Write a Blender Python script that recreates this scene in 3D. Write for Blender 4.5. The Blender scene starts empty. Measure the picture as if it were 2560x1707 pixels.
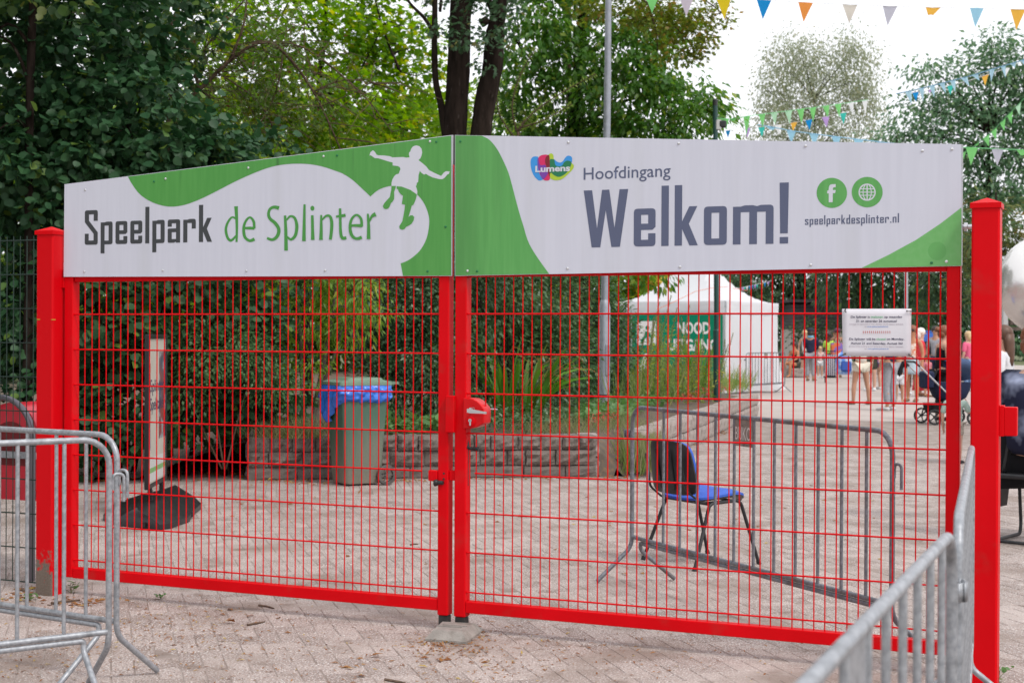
import bpy, bmesh, math, random
import numpy as np
from mathutils import Vector, Matrix, noise as mnoise
random.seed(7)
rng = np.random.default_rng(7)
SC = bpy.context.scene
COL = SC.collection
PI = math.pi

# ------------------------------------------------------------------ camera, sky, sun, exposure
CAM = np.array([3.048, -6.617, 1.4976])
YAW, PITCH, ROLL, FPX = 0.40701, -0.004753, -0.0049936, 3625.46
IW, IH = 2560.0, 1707.0

def _rot(y, p, r):
    cy, sy = math.cos(y), math.sin(y); cp, sp = math.cos(p), math.sin(p); cr, sr = math.cos(r), math.sin(r)
    return (np.array([[cy, -sy, 0], [sy, cy, 0], [0, 0, 1]]) @ np.array([[1, 0, 0], [0, cp, -sp], [0, sp, cp]])
            @ np.array([[cr, 0, sr], [0, 1, 0], [-sr, 0, cr]]))
RM = _rot(YAW, PITCH, ROLL)
RIGHT, FWD, UP = RM[:, 0], RM[:, 1], RM[:, 2]
cd = bpy.data.cameras.new('camera')
cam = bpy.data.objects.new('camera', cd); COL.objects.link(cam)
cam.matrix_world = Matrix(((RIGHT[0], UP[0], -FWD[0], CAM[0]), (RIGHT[1], UP[1], -FWD[1], CAM[1]),
                           (RIGHT[2], UP[2], -FWD[2], CAM[2]), (0, 0, 0, 1)))
cd.sensor_width = 36.0
cd.lens = FPX / IW * 36.0
cd.clip_start = 0.05; cd.clip_end = 2000
cd.dof.use_dof = True; cd.dof.focus_distance = 7.3; cd.dof.aperture_fstop = 5.6; cd.dof.aperture_blades = 9
SC.camera = cam

SUN_EL, SUN_AZ = math.radians(52), math.radians(118)      # azimuth measured from +X towards +Y, sun to the right, a little behind the camera
SUN_AZ = math.radians(-25)
wld = bpy.data.worlds.new('World'); SC.world = wld; wld.use_nodes = True
nt = wld.node_tree; nt.nodes.clear()
sky = nt.nodes.new('ShaderNodeTexSky'); sky.sky_type = 'NISHITA'; sky.sun_disc = False
sky.sun_elevation = SUN_EL; sky.sun_rotation = math.radians(90) - SUN_AZ; sky.dust_density = 4.0; sky.air_density = 1.0
hs = nt.nodes.new('ShaderNodeHueSaturation'); hs.inputs['Saturation'].default_value = 0.22
mixn = nt.nodes.new('ShaderNodeMix'); mixn.data_type = 'RGBA'; mixn.inputs[0].default_value = 0.8
mixn.inputs[7].default_value = (9.0, 9.1, 9.55, 1)       # an even overcast veil over the sky
bgn = nt.nodes.new('ShaderNodeBackground'); bgn.inputs['Strength'].default_value = 0.13
out = nt.nodes.new('ShaderNodeOutputWorld')
nt.links.new(sky.outputs[0], hs.inputs['Color']); nt.links.new(hs.outputs[0], mixn.inputs[6])
nt.links.new(mixn.outputs[2], bgn.inputs[0]); nt.links.new(bgn.outputs[0], out.inputs[0])
sl = bpy.data.lights.new('sun', 'SUN'); sl.energy = 1.5; sl.angle = math.radians(10); sl.color = (1, 0.95, 0.88)
so = bpy.data.objects.new('sun', sl); COL.objects.link(so)
sd = Vector((math.cos(SUN_EL) * math.cos(SUN_AZ), math.cos(SUN_EL) * math.sin(SUN_AZ), math.sin(SUN_EL)))
so.rotation_euler = sd.to_track_quat('Z', 'Y').to_euler(); so.location = (8, -6, 14)
SC.view_settings.view_transform = 'Standard'; SC.view_settings.look = 'None'
SC.view_settings.exposure = 0.27; SC.view_settings.gamma = 1.0; SC.view_settings.use_curve_mapping = False
SC.render.engine = 'CYCLES'
SC.cycles.use_denoising = True
SC.cycles.max_bounces = 8; SC.cycles.diffuse_bounces = 4; SC.cycles.glossy_bounces = 3; SC.cycles.transmission_bounces = 5
SC.cycles.transparent_max_bounces = 8; SC.cycles.caustics_reflective = False; SC.cycles.caustics_refractive = False

# ------------------------------------------------------------------ where a point of the photograph lies in the place
def ray(x, y): return RM @ np.array([(x - IW / 2) / FPX, 1.0, -(y - IH / 2) / FPX])
def W(x, y, D):                       # at a depth of D metres
    return CAM + ray(x, y) * D
def G(x, y, z=0.0):                   # on the level z
    d = ray(x, y); return CAM + d * ((z - CAM[2]) / d[2])
def S(x, y, Y=-0.028):                # on the upright plane Y (the gate's)
    d = ray(x, y); return CAM + d * ((Y - CAM[1]) / d[1])
def depth(p): return float(np.dot(np.asarray(p) - CAM, FWD))

# ------------------------------------------------------------------ mesh helpers
def unit(v):
    v = np.asarray(v, float); n = np.linalg.norm(v); return v / n if n > 1e-12 else v
class MB:
    def __init__(s): s.v, s.f, s.m = [], [], []
    def add(s, vs, fs, mi=0):
        n = len(s.v); s.v.extend([tuple(map(float, p)) for p in vs]); s.f.extend([tuple(i + n for i in f) for f in fs]); s.m.extend([mi] * len(fs)); return s
    def box(s, c, d, rz=0.0, mi=0):
        c = np.asarray(c, float); hx, hy, hz = d[0] / 2, d[1] / 2, d[2] / 2; ca, sa = math.cos(rz), math.sin(rz)
        vs = []
        for z in (-hz, hz):
            for x, y in ((-hx, -hy), (hx, -hy), (hx, hy), (-hx, hy)):
                vs.append((c[0] + x * ca - y * sa, c[1] + x * sa + y * ca, c[2] + z))
        return s.add(vs, [(3, 2, 1, 0), (4, 5, 6, 7), (0, 1, 5, 4), (1, 2, 6, 5), (2, 3, 7, 6), (3, 0, 4, 7)], mi)
    def bbox(s, c, d, b=0.004, rz=0.0, mi=0):      # box with chamfered upright and level edges
        c = np.asarray(c, float); ca, sa = math.cos(rz), math.sin(rz)
        b = min(b, min(d) * 0.45)
        vs, n = [], 8
        hx, hy, hz = d[0] / 2, d[1] / 2, d[2] / 2
        def ring(i, z): 
            X, Y = hx - i, hy - i
            for x, y in ((-X + b, -Y), (X - b, -Y), (X, -Y + b), (X, Y - b), (X - b, Y), (-X + b, Y), (-X, Y - b), (-X, -Y + b)):
                vs.append((c[0] + x * ca - y * sa, c[1] + x * sa + y * ca, c[2] + z))
        ring(b, -hz); ring(0, -hz + b); ring(0, hz - b); ring(b, hz)
        fs = [tuple(range(7, -1, -1)), tuple(range(24, 32))]
        for k in range(3):
            for i in range(8): fs.append((k * 8 + i, k * 8 + (i + 1) % 8, k * 8 + 8 + (i + 1) % 8, k * 8 + 8 + i))
        return s.add(vs, fs, mi)
    def tube(s, pts, r, n=8, cap=True, mi=0, flat=1.0):
        pts = [np.asarray(p, float) for p in pts]; m = len(pts)
        rs = [r] * m if np.isscalar(r) else list(r)
        t0 = unit(pts[1] - pts[0]); a = np.array([0, 0, 1.0]) if abs(t0[2]) < 0.9 else np.array([1.0, 0, 0])
        u = unit(np.cross(a, t0)); vs = []
        for i in range(m):
            t = unit(pts[min(i + 1, m - 1)] - pts[i]) + unit(pts[i] - pts[max(i - 1, 0)]); t = unit(t)
            u = unit(u - t * np.dot(u, t)); w = np.cross(t, u)
            for k in range(n):
                q = 2 * PI * k / n; vs.append(pts[i] + (u * math.cos(q) + w * math.sin(q) * flat) * rs[i])
        fs = []
        for i in range(m - 1):
            for k in range(n): fs.append((i * n + k, i * n + (k + 1) % n, (i + 1) * n + (k + 1) % n, (i + 1) * n + k))
        if cap: fs.append(tuple(range(n - 1, -1, -1))); fs.append(tuple(range((m - 1) * n, m * n)))
        return s.add(vs, fs, mi)
    def lathe(s, c, prof, n=16, axis='z', mi=0, cap=True):
        c = np.asarray(c, float); vs, fs = [], []
        for r, h in prof:
            for k in range(n):
                q = 2 * PI * k / n; a, b = r * math.cos(q), r * math.sin(q)
                vs.append(c + ((a, b, h) if axis == 'z' else (h, a, b) if axis == 'x' else (b, h, a)))
        m = len(prof)
        for i in range(m - 1):
            for k in range(n): fs.append((i * n + k, i * n + (k + 1) % n, (i + 1) * n + (k + 1) % n, (i + 1) * n + k))
        if cap: fs.append(tuple(range(n - 1, -1, -1))); fs.append(tuple(range((m - 1) * n, m * n)))
        return s.add(vs, fs, mi)
    def ball(s, c, r, n=12, m=8, mi=0, rz=0.0):
        r = (r, r, r) if np.isscalar(r) else r; vs, fs = [], []; ca, sa = math.cos(rz), math.sin(rz)
        for i in range(1, m):
            th = PI * i / m
            for k in range(n):
                q = 2 * PI * k / n; x, y = r[0] * math.sin(th) * math.cos(q), r[1] * math.sin(th) * math.sin(q)
                vs.append((c[0] + x * ca - y * sa, c[1] + x * sa + y * ca, c[2] + r[2] * math.cos(th)))
        for i in range(m - 2):
            for k in range(n): fs.append((i * n + k, (i + 1) * n + k, (i + 1) * n + (k + 1) % n, i * n + (k + 1) % n))
        t = len(vs); vs += [(c[0], c[1], c[2] + r[2]), (c[0], c[1], c[2] - r[2])]
        for k in range(n): fs.append((t, k, (k + 1) % n)); fs.append((t + 1, (m - 2) * n + (k + 1) % n, (m - 2) * n + k))
        return s.add(vs, fs, mi)
    def prism(s, poly, off, mi=0):       # polygon of 3-D points pushed along off
        n = len(poly); p = [np.asarray(q, float) for q in poly]; o = np.asarray(off, float)
        return s.add(p + [q + o for q in p], [tuple(range(n - 1, -1, -1)), tuple(range(n, 2 * n))] + [(i, (i + 1) % n, n + (i + 1) % n, n + i) for i in range(n)], mi)
    def loft(s, rings, cap=True, mi=0):
        n = len(rings[0]); vs = [p for r in rings for p in r]; fs = []
        for i in range(len(rings) - 1):
            for k in range(n): fs.append((i * n + k, i * n + (k + 1) % n, (i + 1) * n + (k + 1) % n, (i + 1) * n + k))
        if cap: fs.append(tuple(range(n - 1, -1, -1))); fs.append(tuple(range((len(rings) - 1) * n, len(rings) * n)))
        return s.add(vs, fs, mi)
    def mesh(s, name, mats, o=(0, 0, 0), smooth=False):
        me = bpy.data.meshes.new(name); v = np.asarray(s.v, float).reshape(-1, 3) - np.asarray(o, float)
        me.from_pydata(v.tolist(), [], s.f)
        for m in (mats if isinstance(mats, (list, tuple)) else [mats]): me.materials.append(m)
        if len(set(s.m)) > 1: me.polygons.foreach_set('material_index', s.m)
        fix(me)
        if smooth: smooth_by(me, smooth)
        me.update(); return me
    def obj(s, name, mats, parent=None, o=None, smooth=False):
        if o is None: o = parent['_o'] if parent is not None and '_o' in parent.keys() else (0, 0, 0)
        return link(name, s.mesh(name, mats, o, smooth), parent, o if parent is None else None)
def fix(me):
    bm = bmesh.new(); bm.from_mesh(me); bmesh.ops.recalc_face_normals(bm, faces=bm.faces); bm.to_mesh(me); bm.free()
def smooth_by(me, ang):
    me.polygons.foreach_set('use_smooth', [True] * len(me.polygons))
    if ang is not True:
        bm = bmesh.new(); bm.from_mesh(me); a = math.radians(ang)
        for e in bm.edges: e.smooth = not (len(e.link_faces) == 2 and e.calc_face_angle(0) > a)
        bm.to_mesh(me); bm.free()
def link(name, me, parent=None, loc=None):
    o = bpy.data.objects.new(name, me); COL.objects.link(o)
    if parent is not None: o.parent = parent
    if loc is not None: o.location = tuple(map(float, loc))
    return o
ORI = {}
def thing(name, label, cat, loc=(0, 0, 0), rz=0.0, group=None, local=False):
    o = bpy.data.objects.new(name, None); COL.objects.link(o); o.empty_display_size = 0.2
    o.location = tuple(map(float, loc)); o.rotation_euler = (0, 0, rz); o['label'] = label; o['category'] = cat
    if group: o['group'] = group
    ORI[o.name] = (0, 0, 0) if local else tuple(map(float, loc))
    return o
def part(mb, name, mats, parent, smooth=False, label=None, kind=None, top=None):
    """a part of a thing whose shapes are given in world coordinates (or the thing's own, when local)"""
    t = top or parent
    while t.parent is not None: t = t.parent
    ob = link(name, mb.mesh(name, mats, ORI.get(t.name, (0, 0, 0)), smooth), parent)
    if label: ob['label'] = label
    if kind: ob['kind'] = kind
    return ob
def tag(o, label, cat, group=None):
    o['label'] = label; o['category'] = cat
    if group: o['group'] = group
    return o
def solo(mb, name, label, cat, mats, o, smooth=False, group=None, kind=None):
    ob = link(name, mb.mesh(name, mats, o, smooth), None, o)
    if kind: ob['kind'] = kind
    if cat: tag(ob, label, cat, group)
    elif label: ob['label'] = label
    return ob
KIDS = {}
def copy_tree(root, loc, rz, label=None, group=None):
    def rec(o, par):
        c = o.copy(); COL.objects.link(c)
        if par is not None: c.parent = par
        for ch in list(o.children): rec(ch, c)
        return c
    r = rec(root, None); r.location = tuple(map(float, loc)); r.rotation_euler = (0, 0, rz)
    if label: r['label'] = label
    if group: r['group'] = group
    ORI[r.name] = (0, 0, 0)
    return r
def arc_pts(a, b, c, r, n=6):           # path a-b-c with the corner at b rounded to radius r
    a, b, c = (np.asarray(q, float) for q in (a, b, c)); u, v = unit(a - b), unit(c - b)
    ang = math.acos(max(-1, min(1, float(np.dot(u, v))))); t = r / math.tan(ang / 2)
    p, q = b + u * t, b + v * t; ctr = b + unit(u + v) * (r / math.sin(ang / 2)); res = []
    for i in range(n + 1):
        w = i / n; d = unit((p - ctr) * math.sin((1 - w) * (PI - ang)) + (q - ctr) * math.sin(w * (PI - ang)))
        res.append(ctr + d * r)
    return res
def path(pts, r=0.05, n=5):
    res = [pts[0]]
    for i in range(1, len(pts) - 1): res += arc_pts(pts[i - 1], pts[i], pts[i + 1], r if np.isscalar(r) else r[i - 1], n)
    return res + [pts[-1]]

# ------------------------------------------------------------------ materials
MATS = {}
def nodes_of(name):
    m = bpy.data.materials.new(name); m.use_nodes = True; t = m.node_tree
    b = t.nodes['Principled BSDF']; return m, t, b
def mat(name, c, rough=0.5, metal=0.0, c2=None, scale=8.0, lo=0.35, hi=0.65, bump=0.0, bscale=40.0, spec=0.5, dirt=None, dscale=3.0, dlo=0.55, dhi=0.75, coat=0.0, stretch=None, detail=6.0, rvar=0.0):
    """principled paint: a second colour c2 and a dirt colour broken in with noise, a bump"""
    if name in MATS: return MATS[name]
    m, t, b = nodes_of(name); N, L = t.nodes, t.links
    b.inputs['Roughness'].default_value = rough; b.inputs['Metallic'].default_value = metal
    b.inputs['Specular IOR Level'].default_value = spec
    if coat: b.inputs['Coat Weight'].default_value = coat; b.inputs['Coat Roughness'].default_value = 0.15
    tc = N.new('ShaderNodeTexCoord'); vec = tc.outputs['Object']
    if stretch:
        mp = N.new('ShaderNodeMapping'); mp.inputs['Scale'].default_value = stretch; L.new(vec, mp.inputs[0]); vec = mp.outputs[0]
    def nz(s, lo_, hi_, det=detail):
        n = N.new('ShaderNodeTexNoise'); n.inputs['Scale'].default_value = s; n.inputs['Detail'].default_value = det; L.new(vec, n.inputs['Vector'])
        r = N.new('ShaderNodeMapRange'); r.inputs[1].default_value = lo_; r.inputs[2].default_value = hi_; L.new(n.outputs['Fac'], r.inputs[0]); return r.outputs[0]
    def mx(f, a, bb):
        x = N.new('ShaderNodeMix'); x.data_type = 'RGBA'; L.new(f, x.inputs[0])
        if isinstance(a, tuple): x.inputs[6].default_value = (*a, 1)
        else: L.new(a, x.inputs[6])
        x.inputs[7].default_value = (*bb, 1); return x.outputs[2]
    col = tuple(c)
    if c2 is not None: col = mx(nz(scale, lo, hi), col, tuple(c2))
    if dirt is not None: col = mx(nz(dscale, dlo, dhi, 9.0), col, tuple(dirt))
    if isinstance(col, tuple): b.inputs['Base Color'].default_value = (*col, 1)
    else: L.new(col, b.inputs['Base Color'])
    if bump:
        n = N.new('ShaderNodeTexNoise'); n.inputs['Scale'].default_value = bscale; n.inputs['Detail'].default_value = 5; L.new(vec, n.inputs['Vector'])
        bp = N.new('ShaderNodeBump'); bp.inputs['Strength'].default_value = bump; bp.inputs['Distance'].default_value = 0.01
        L.new(n.outputs['Fac'], bp.inputs['Height']); L.new(bp.outputs[0], b.inputs['Normal'])
    if rvar:
        r = nz(scale * 0.7, 0.3, 0.7); a = N.new('ShaderNodeMapRange'); a.inputs[3].default_value = rough - rvar; a.inputs[4].default_value = rough + rvar
        L.new(r, a.inputs[0]); L.new(a.outputs[0], b.inputs['Roughness'])
    MATS[name] = m; return m
def leafmat(name, c, c2, c3=None, transl=0.35, rough=0.42, spec=0.4, f3=0.12):
    """leaf: hue differs leaf by leaf, part of the light shines through"""
    if name in MATS: return MATS[name]
    m, t, b = nodes_of(name); N, L = t.nodes, t.links
    g = N.new('ShaderNodeNewGeometry'); oi = N.new('ShaderNodeObjectInfo')
    ad = N.new('ShaderNodeMath'); ad.operation = 'ADD'; L.new(g.outputs['Random Per Island'], ad.inputs[0]); L.new(oi.outputs['Random'], ad.inputs[1])
    fr = N.new('ShaderNodeMath'); fr.operation = 'FRACT'; L.new(ad.outputs[0], fr.inputs[0])
    cr = N.new('ShaderNodeValToRGB'); e = cr.color_ramp.elements
    e[0].position = 0; e[0].color = (*c, 1); e[1].position = 1 - f3 - 0.001 if c3 else 1.0; e[1].color = (*c2, 1)
    if c3: k = e.new(1 - f3 * 0.5); k.color = (*c3, 1)
    L.new(fr.outputs[0], cr.inputs[0])
    L.new(cr.outputs[0], b.inputs['Base Color']); b.inputs['Roughness'].default_value = rough; b.inputs['Specular IOR Level'].default_value = spec
    tr = N.new('ShaderNodeBsdfTranslucent'); hsv = N.new('ShaderNodeHueSaturation'); hsv.inputs['Hue'].default_value = 0.485; hsv.inputs['Saturation'].default_value = 1.1; hsv.inputs['Value'].default_value = 1.7
    L.new(cr.outputs[0], hsv.inputs['Color']); L.new(hsv.outputs[0], tr.inputs['Color'])
    ms = N.new('ShaderNodeMixShader'); ms.inputs[0].default_value = transl
    L.new(b.outputs[0], ms.inputs[1]); L.new(tr.outputs[0], ms.inputs[2]); L.new(ms.outputs[0], t.nodes['Material Output'].inputs['Surface'])
    MATS[name] = m; return m
def clothmat(name, c, transl=0.3, rough=0.8):
    if name in MATS: return MATS[name]
    m, t, b = nodes_of(name); N, L = t.nodes, t.links
    b.inputs['Base Color'].default_value = (*c, 1); b.inputs['Roughness'].default_value = rough; b.inputs['Specular IOR Level'].default_value = 0.2
    tr = N.new('ShaderNodeBsdfTranslucent'); tr.inputs['Color'].default_value = (*[min(1, q * 1.25) for q in c], 1)
    ms = N.new('ShaderNodeMixShader'); ms.inputs[0].default_value = transl
    L.new(b.outputs[0], ms.inputs[1]); L.new(tr.outputs[0], ms.inputs[2]); L.new(ms.outputs[0], N['Material Output'].inputs['Surface'])
    MATS[name] = m; return m

RED = mat('red_paint', (0.58, 0.0008, 0.004), 0.45, c2=(0.66, 0.001, 0.006), scale=2.5, spec=0.10, dirt=(0.46, 0.022, 0.02), dscale=9, dlo=0.58, dhi=0.85, bump=0.02, bscale=300)
GALV = mat('galvanised_steel', (0.27, 0.285, 0.31), 0.45, 0.4, c2=(0.38, 0.395, 0.42), scale=70, lo=0.36, hi=0.64, rvar=0.08, bump=0.05, bscale=160, dirt=(0.20, 0.21, 0.225), dscale=22, dlo=0.52, dhi=0.7)
GALVD = mat('weathered_galvanised_steel', (0.13, 0.14, 0.16), 0.5, 0.4, c2=(0.23, 0.245, 0.275), scale=60, dirt=(0.12, 0.09, 0.075), dscale=5, dlo=0.5, dhi=0.75, bump=0.06, bscale=150)
BLACKP = mat('black_plastic', (0.012, 0.012, 0.014), 0.45, spec=0.4, c2=(0.03, 0.03, 0.032), scale=12)
CHROME = mat('brushed_metal', (0.62, 0.62, 0.64), 0.3, 0.9)
# ------------------------------------------------------------------ ground and paving
def groundmats():
    m, t, b = nodes_of('paver_stone'); N, L = t.nodes, t.links
    g = N.new('ShaderNodeNewGeometry'); oi = N.new('ShaderNodeObjectInfo')
    ad = N.new('ShaderNodeMath'); ad.operation = 'ADD'; L.new(g.outputs['Random Per Island'], ad.inputs[0]); L.new(oi.outputs['Random'], ad.inputs[1])
    fr = N.new('ShaderNodeMath'); fr.operation = 'FRACT'; L.new(ad.outputs[0], fr.inputs[0])
    cr = N.new('ShaderNodeValToRGB'); e = cr.color_ramp.elements
    e[0].position = 0; e[0].color = (0.265, 0.207, 0.185, 1); e[1].position = 1; e[1].color = (0.40, 0.328, 0.30, 1)
    L.new(fr.outputs[0], cr.inputs[0])
    def nz(s, lo, hi, det=4.0):
        n = N.new('ShaderNodeTexNoise'); n.inputs['Scale'].default_value = s; n.inputs['Detail'].default_value = det; L.new(g.outputs['Position'], n.inputs['Vector'])
        r = N.new('ShaderNodeMapRange'); r.inputs[1].default_value = lo; r.inputs[2].default_value = hi; L.new(n.outputs['Fac'], r.inputs[0]); return r.outputs[0], n
    def mx(f, a, c, k=1.0):
        x = N.new('ShaderNodeMix'); x.data_type = 'RGBA'
        if k != 1.0:
            mm = N.new('ShaderNodeMath'); mm.operation = 'MULTIPLY'; mm.inputs[1].default_value = k; L.new(f, mm.inputs[0]); f = mm.outputs[0]
        L.new(f, x.inputs[0]); L.new(a, x.inputs[6]); x.inputs[7].default_value = (*c, 1); return x.outputs[2]
    col = cr.outputs[0]
    f, n1 = nz(105, 0.55, 0.63, 2.0); col = mx(f, col, (0.66, 0.63, 0.61), 0.9)        # pale grit
    f, n2 = nz(88, 0.57, 0.64, 2.0); col = mx(f, col, (0.13, 0.115, 0.115), 0.85)        # dark grit
    f, n3 = nz(0.9, 0.48, 0.72, 6.0); col = mx(f, col, (0.47, 0.405, 0.375), 0.6)       # worn pale patches
    f, n4 = nz(1.7, 0.50, 0.68, 7.0); col = mx(f, col, (0.22, 0.168, 0.14), 0.75)
    f, n5 = nz(5.5, 0.58, 0.70, 8.0); col = mx(f, col, (0.17, 0.125, 0.10), 0.6)        # spots of grime       # soiled patches
    L.new(col, b.inputs['Base Color']); b.inputs['Roughness'].default_value = 0.85; b.inputs['Specular IOR Level'].default_value = 0.25
    bp = N.new('ShaderNodeBump'); bp.inputs['Strength'].default_value = 0.35; bp.inputs['Distance'].default_value = 0.004
    L.new(n1.outputs['Fac'], bp.inputs['Height']); L.new(bp.outputs[0], b.inputs['Normal'])
    return m
PAVER = groundmats()
JOINT = mat('joint_sand', (0.225, 0.18, 0.158), 0.95, c2=(0.35, 0.295, 0.268), scale=4, dirt=(0.21, 0.16, 0.13), dscale=9, dlo=0.5, dhi=0.7, bump=0.4, bscale=300)
FARPAV = mat('far_paving', (0.395, 0.338, 0.312), 0.9, c2=(0.445, 0.39, 0.362), scale=1.2, dirt=(0.36, 0.30, 0.275), dscale=0.8, bump=0.2, bscale=60)  # paler than the pavers: the brighter light out there is in the colour
EARTH = mat('earth', (0.080, 0.060, 0.046), 0.95, c2=(0.125, 0.098, 0.075), scale=6, dirt=(0.16, 0.10, 0.06), dscale=14, dlo=0.5, dhi=0.62, bump=0.6, bscale=50)
LAWN = mat('turf', (0.075, 0.10, 0.035), 0.95, c2=(0.13, 0.135, 0.06), scale=3, bump=0.6, bscale=60)

g = MB(); g.add([(-400, -400, -0.06), (400, -400, -0.06), (400, 400, -0.06), (-400, 400, -0.06)], [(0, 1, 2, 3)])
o = solo(g, 'ground', None, None, LAWN, (0, 0, 0)); o['kind'] = 'structure'
PAV = thing('paving', '', '', (0, 0, 0)); del PAV['label']; del PAV['category']; PAV['kind'] = 'structure'
# bed of the paving: near joint sand, beyond the last paver a plain paler sheet
g = MB(); bx, by = np.arange(-14, 10.01, 0.12), np.arange(-12, 19.6, 0.12)      # sand between the stones, in places level with them
gz = lambda x, y: -0.0026 + 0.0030 * max(-0.6, min(0.28, 1.5 * mnoise.noise((x * 0.55, y * 0.55, 4.0)) + 0.6 * mnoise.noise((x * 1.7, y * 1.7, 8.0)) + 0.22))
bv = [(x, y, gz(x, y)) for y in by for x in bx]; nb_ = len(bx)
g.add(bv, [(j * nb_ + i, j * nb_ + i + 1, (j + 1) * nb_ + i + 1, (j + 1) * nb_ + i) for j in range(len(by) - 1) for i in range(nb_ - 1)])
o = part(g, 'paving_bed', JOINT, PAV); o['kind'] = 'structure'
g = MB(); g.add([(-12, 19.5, -0.004), (30, 19.5, -0.004), (30, 75, -0.004), (-16, 75, -0.004)], [(0, 1, 2, 3)])
g.add([(10, -12, -0.004), (30, -12, -0.004), (30, 19.5, -0.004), (10, 19.5, -0.004)], [(0, 1, 2, 3)])
o = part(g, 'far_paving_sheet', FARPAV, PAV); o['kind'] = 'structure'

WL, WC = np.array([-5.28, 5.90]), np.array([-2.18, 7.84])          # ends of the stone wall's face
wd = unit(WC - WL); wn = np.array([-wd[1], wd[0]])                   # along it, and into the bed
STRIP = 1.52
def paver_shape(L_, B_):
    a, b, c, h = L_ / 2, B_ / 2, 0.0035, 0.0
    top = [(-a + c, -b + c, h), (a - c, -b + c, h), (a - c, b - c, h), (-a + c, b - c, h)]
    low = [(-a, -b, -0.004), (a, -b, -0.004), (a, b, -0.004), (-a, b, -0.004)]
    bot = [(x, y, -0.016) for x, y, _ in low]
    return top + low + bot, [(0, 1, 2, 3)] + [(i + 4, (i + 1) % 4 + 4, (i + 1) % 4, i) for i in range(4)] + [(i + 8, (i + 1) % 4 + 8, (i + 1) % 4 + 4, i + 4) for i in range(4)]
PV, PF = paver_shape(0.1975, 0.0975)
pav = []                                                              # centre, angle
a0 = math.radians(-51.0); ux, uy = np.array([math.cos(a0), math.sin(a0)]), np.array([-math.sin(a0), math.cos(a0)])
def in_strip(p):
    q = p - WL; s, t = float(np.dot(q, wd)), float(np.dot(q, wn)); return -3.5 < s < 4.6 and -STRIP < t
W2A, W2B = np.array([-2.06, 8.9]), np.array([-3.50, 20.3])             # face of the second wall
w2d = unit(W2B - W2A); w2n = np.array([-w2d[1], w2d[0]])
def under_bed(p):
    q = p - WL; q2 = p - W2A
    return float(np.dot(q, wn)) > 0.02 and (p[0] < -2.2 and float(np.dot(q2, w2n)) > 0.02)
def wanted(p, zmax=20.0):
    v = np.array([p[0], p[1], 0]) - CAM; d = float(np.dot(v, FWD)); x = float(np.dot(v, RIGHT))
    return 4.6 < d < zmax and abs(x) < 0.36 * d + 1.1
RNG = 260
for i in range(-RNG, RNG):
    for j in range(-RNG, RNG):
        k = (i - j) % 4
        if k == 0: c, r = (i + 1.0, j + 0.5), 0
        elif k == 3: c, r = (i + 0.5, j + 1.0), 1
        else: continue
        p = ux * c[0] * 0.1 + uy * c[1] * 0.1 + np.array([0.03, 0.02])
        if wanted(p) and not in_strip(p) and p[1] < 19.4 and not under_bed(p): pav.append((p[0], p[1], a0 + (PI / 2 if r else 0)))
wa = math.atan2(wd[1], wd[0])
for s in np.arange(-3.45, 4.58, 0.1):
    for k in range(9):
        t = -0.06 - 0.2 * k - (0.1 if int(round(s * 10)) % 2 else 0) - 0.05
        if t < -STRIP + 0.02: continue
        p = WL + wd * s + wn * t
        if wanted(p): pav.append((p[0], p[1], wa + PI / 2))
pav.sort(key=lambda q: depth((q[0], q[1], 0)))
vis = [q for q in pav if (lambda v: abs(float(np.dot(v, RIGHT))) < 0.345 * float(np.dot(v, FWD)) and float(np.dot(v, FWD)) > 6.3)(np.array([q[0], q[1], 0]) - CAM)]
near = set(vis[:300])
pme = MB(); pme.add(PV, PF); pm = pme.mesh('paver', PAVER)
rest = MB(); pv = np.array(PV)
for q in pav:
    tx, ty, dz = random.gauss(0, 0.0045), random.gauss(0, 0.0045), random.gauss(0, 0.0007)
    ra = q[2] + random.gauss(0, 0.012)
    if q in near:
        o = link('paver', pm, PAV, (q[0], q[1], dz)); o.rotation_euler = (tx, ty, ra)
    else:
        ca, sa = math.cos(ra), math.sin(ra)
        rest.add(np.stack([q[0] + pv[:, 0] * ca - pv[:, 1] * sa, q[1] + pv[:, 0] * sa + pv[:, 1] * ca, pv[:, 2] + dz + pv[:, 0] * ty + pv[:, 1] * tx], 1), PF)
me = bpy.data.meshes.new('paver_field'); me.from_pydata(rest.v, [], rest.f); me.materials.append(PAVER)
o = link('paver_field', me, PAV); o['kind'] = 'stuff'

# planted bed: earth raised behind the walls, falling to the ground at its left end
def bed_z(x, y):
    p = np.array([x, y]); q = p - WL; s, t = float(np.dot(q, wd)), float(np.dot(q, wn)); t2 = float(np.dot(p - W2A, w2n))
    s2 = float(np.dot(p - W2A, w2d))
    k = min(1, max(0, (s + 1.4) / 1.5)); k = k * k * (3 - 2 * k)
    e = min(t, t2 if s > 2.5 else 9)
    gap = s > 3.5 and -1.1 < s2 + 0.5 and s2 < 1.2 and t > -0.1
    if gap and t2 > -0.5 and e < 0.03: return -0.039
    if e < 0.03 or s2 > 11.45 and t2 < 6: return -0.05
    h = 0.38 * k
    if s > 3.5 and s2 < 0.9: h = min(h, 0.03 + max(0.0, t2 - 0.03) * 0.9)           # the bank in the gap between the walls
    return max(h, 0.03 if s < 0 else 0.0) + 0.02 * mnoise.noise((x * 2, y * 2, 0))
nx, ny = 190, 230; xs = np.linspace(-26, -1.9, nx); ys = np.linspace(4.2, 34, ny)
vs, fs = [], []
for y in ys:
    for x in xs: vs.append((x, y, bed_z(x, y)))
for j in range(ny - 1):
    for i in range(nx - 1):
        a = j * nx + i
        if min(vs[a][2], vs[a + 1][2], vs[a + nx][2], vs[a + nx + 1][2]) > -0.04: fs.append((a, a + 1, a + nx + 1, a + nx))
g = MB(); g.add(vs, fs)
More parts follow.
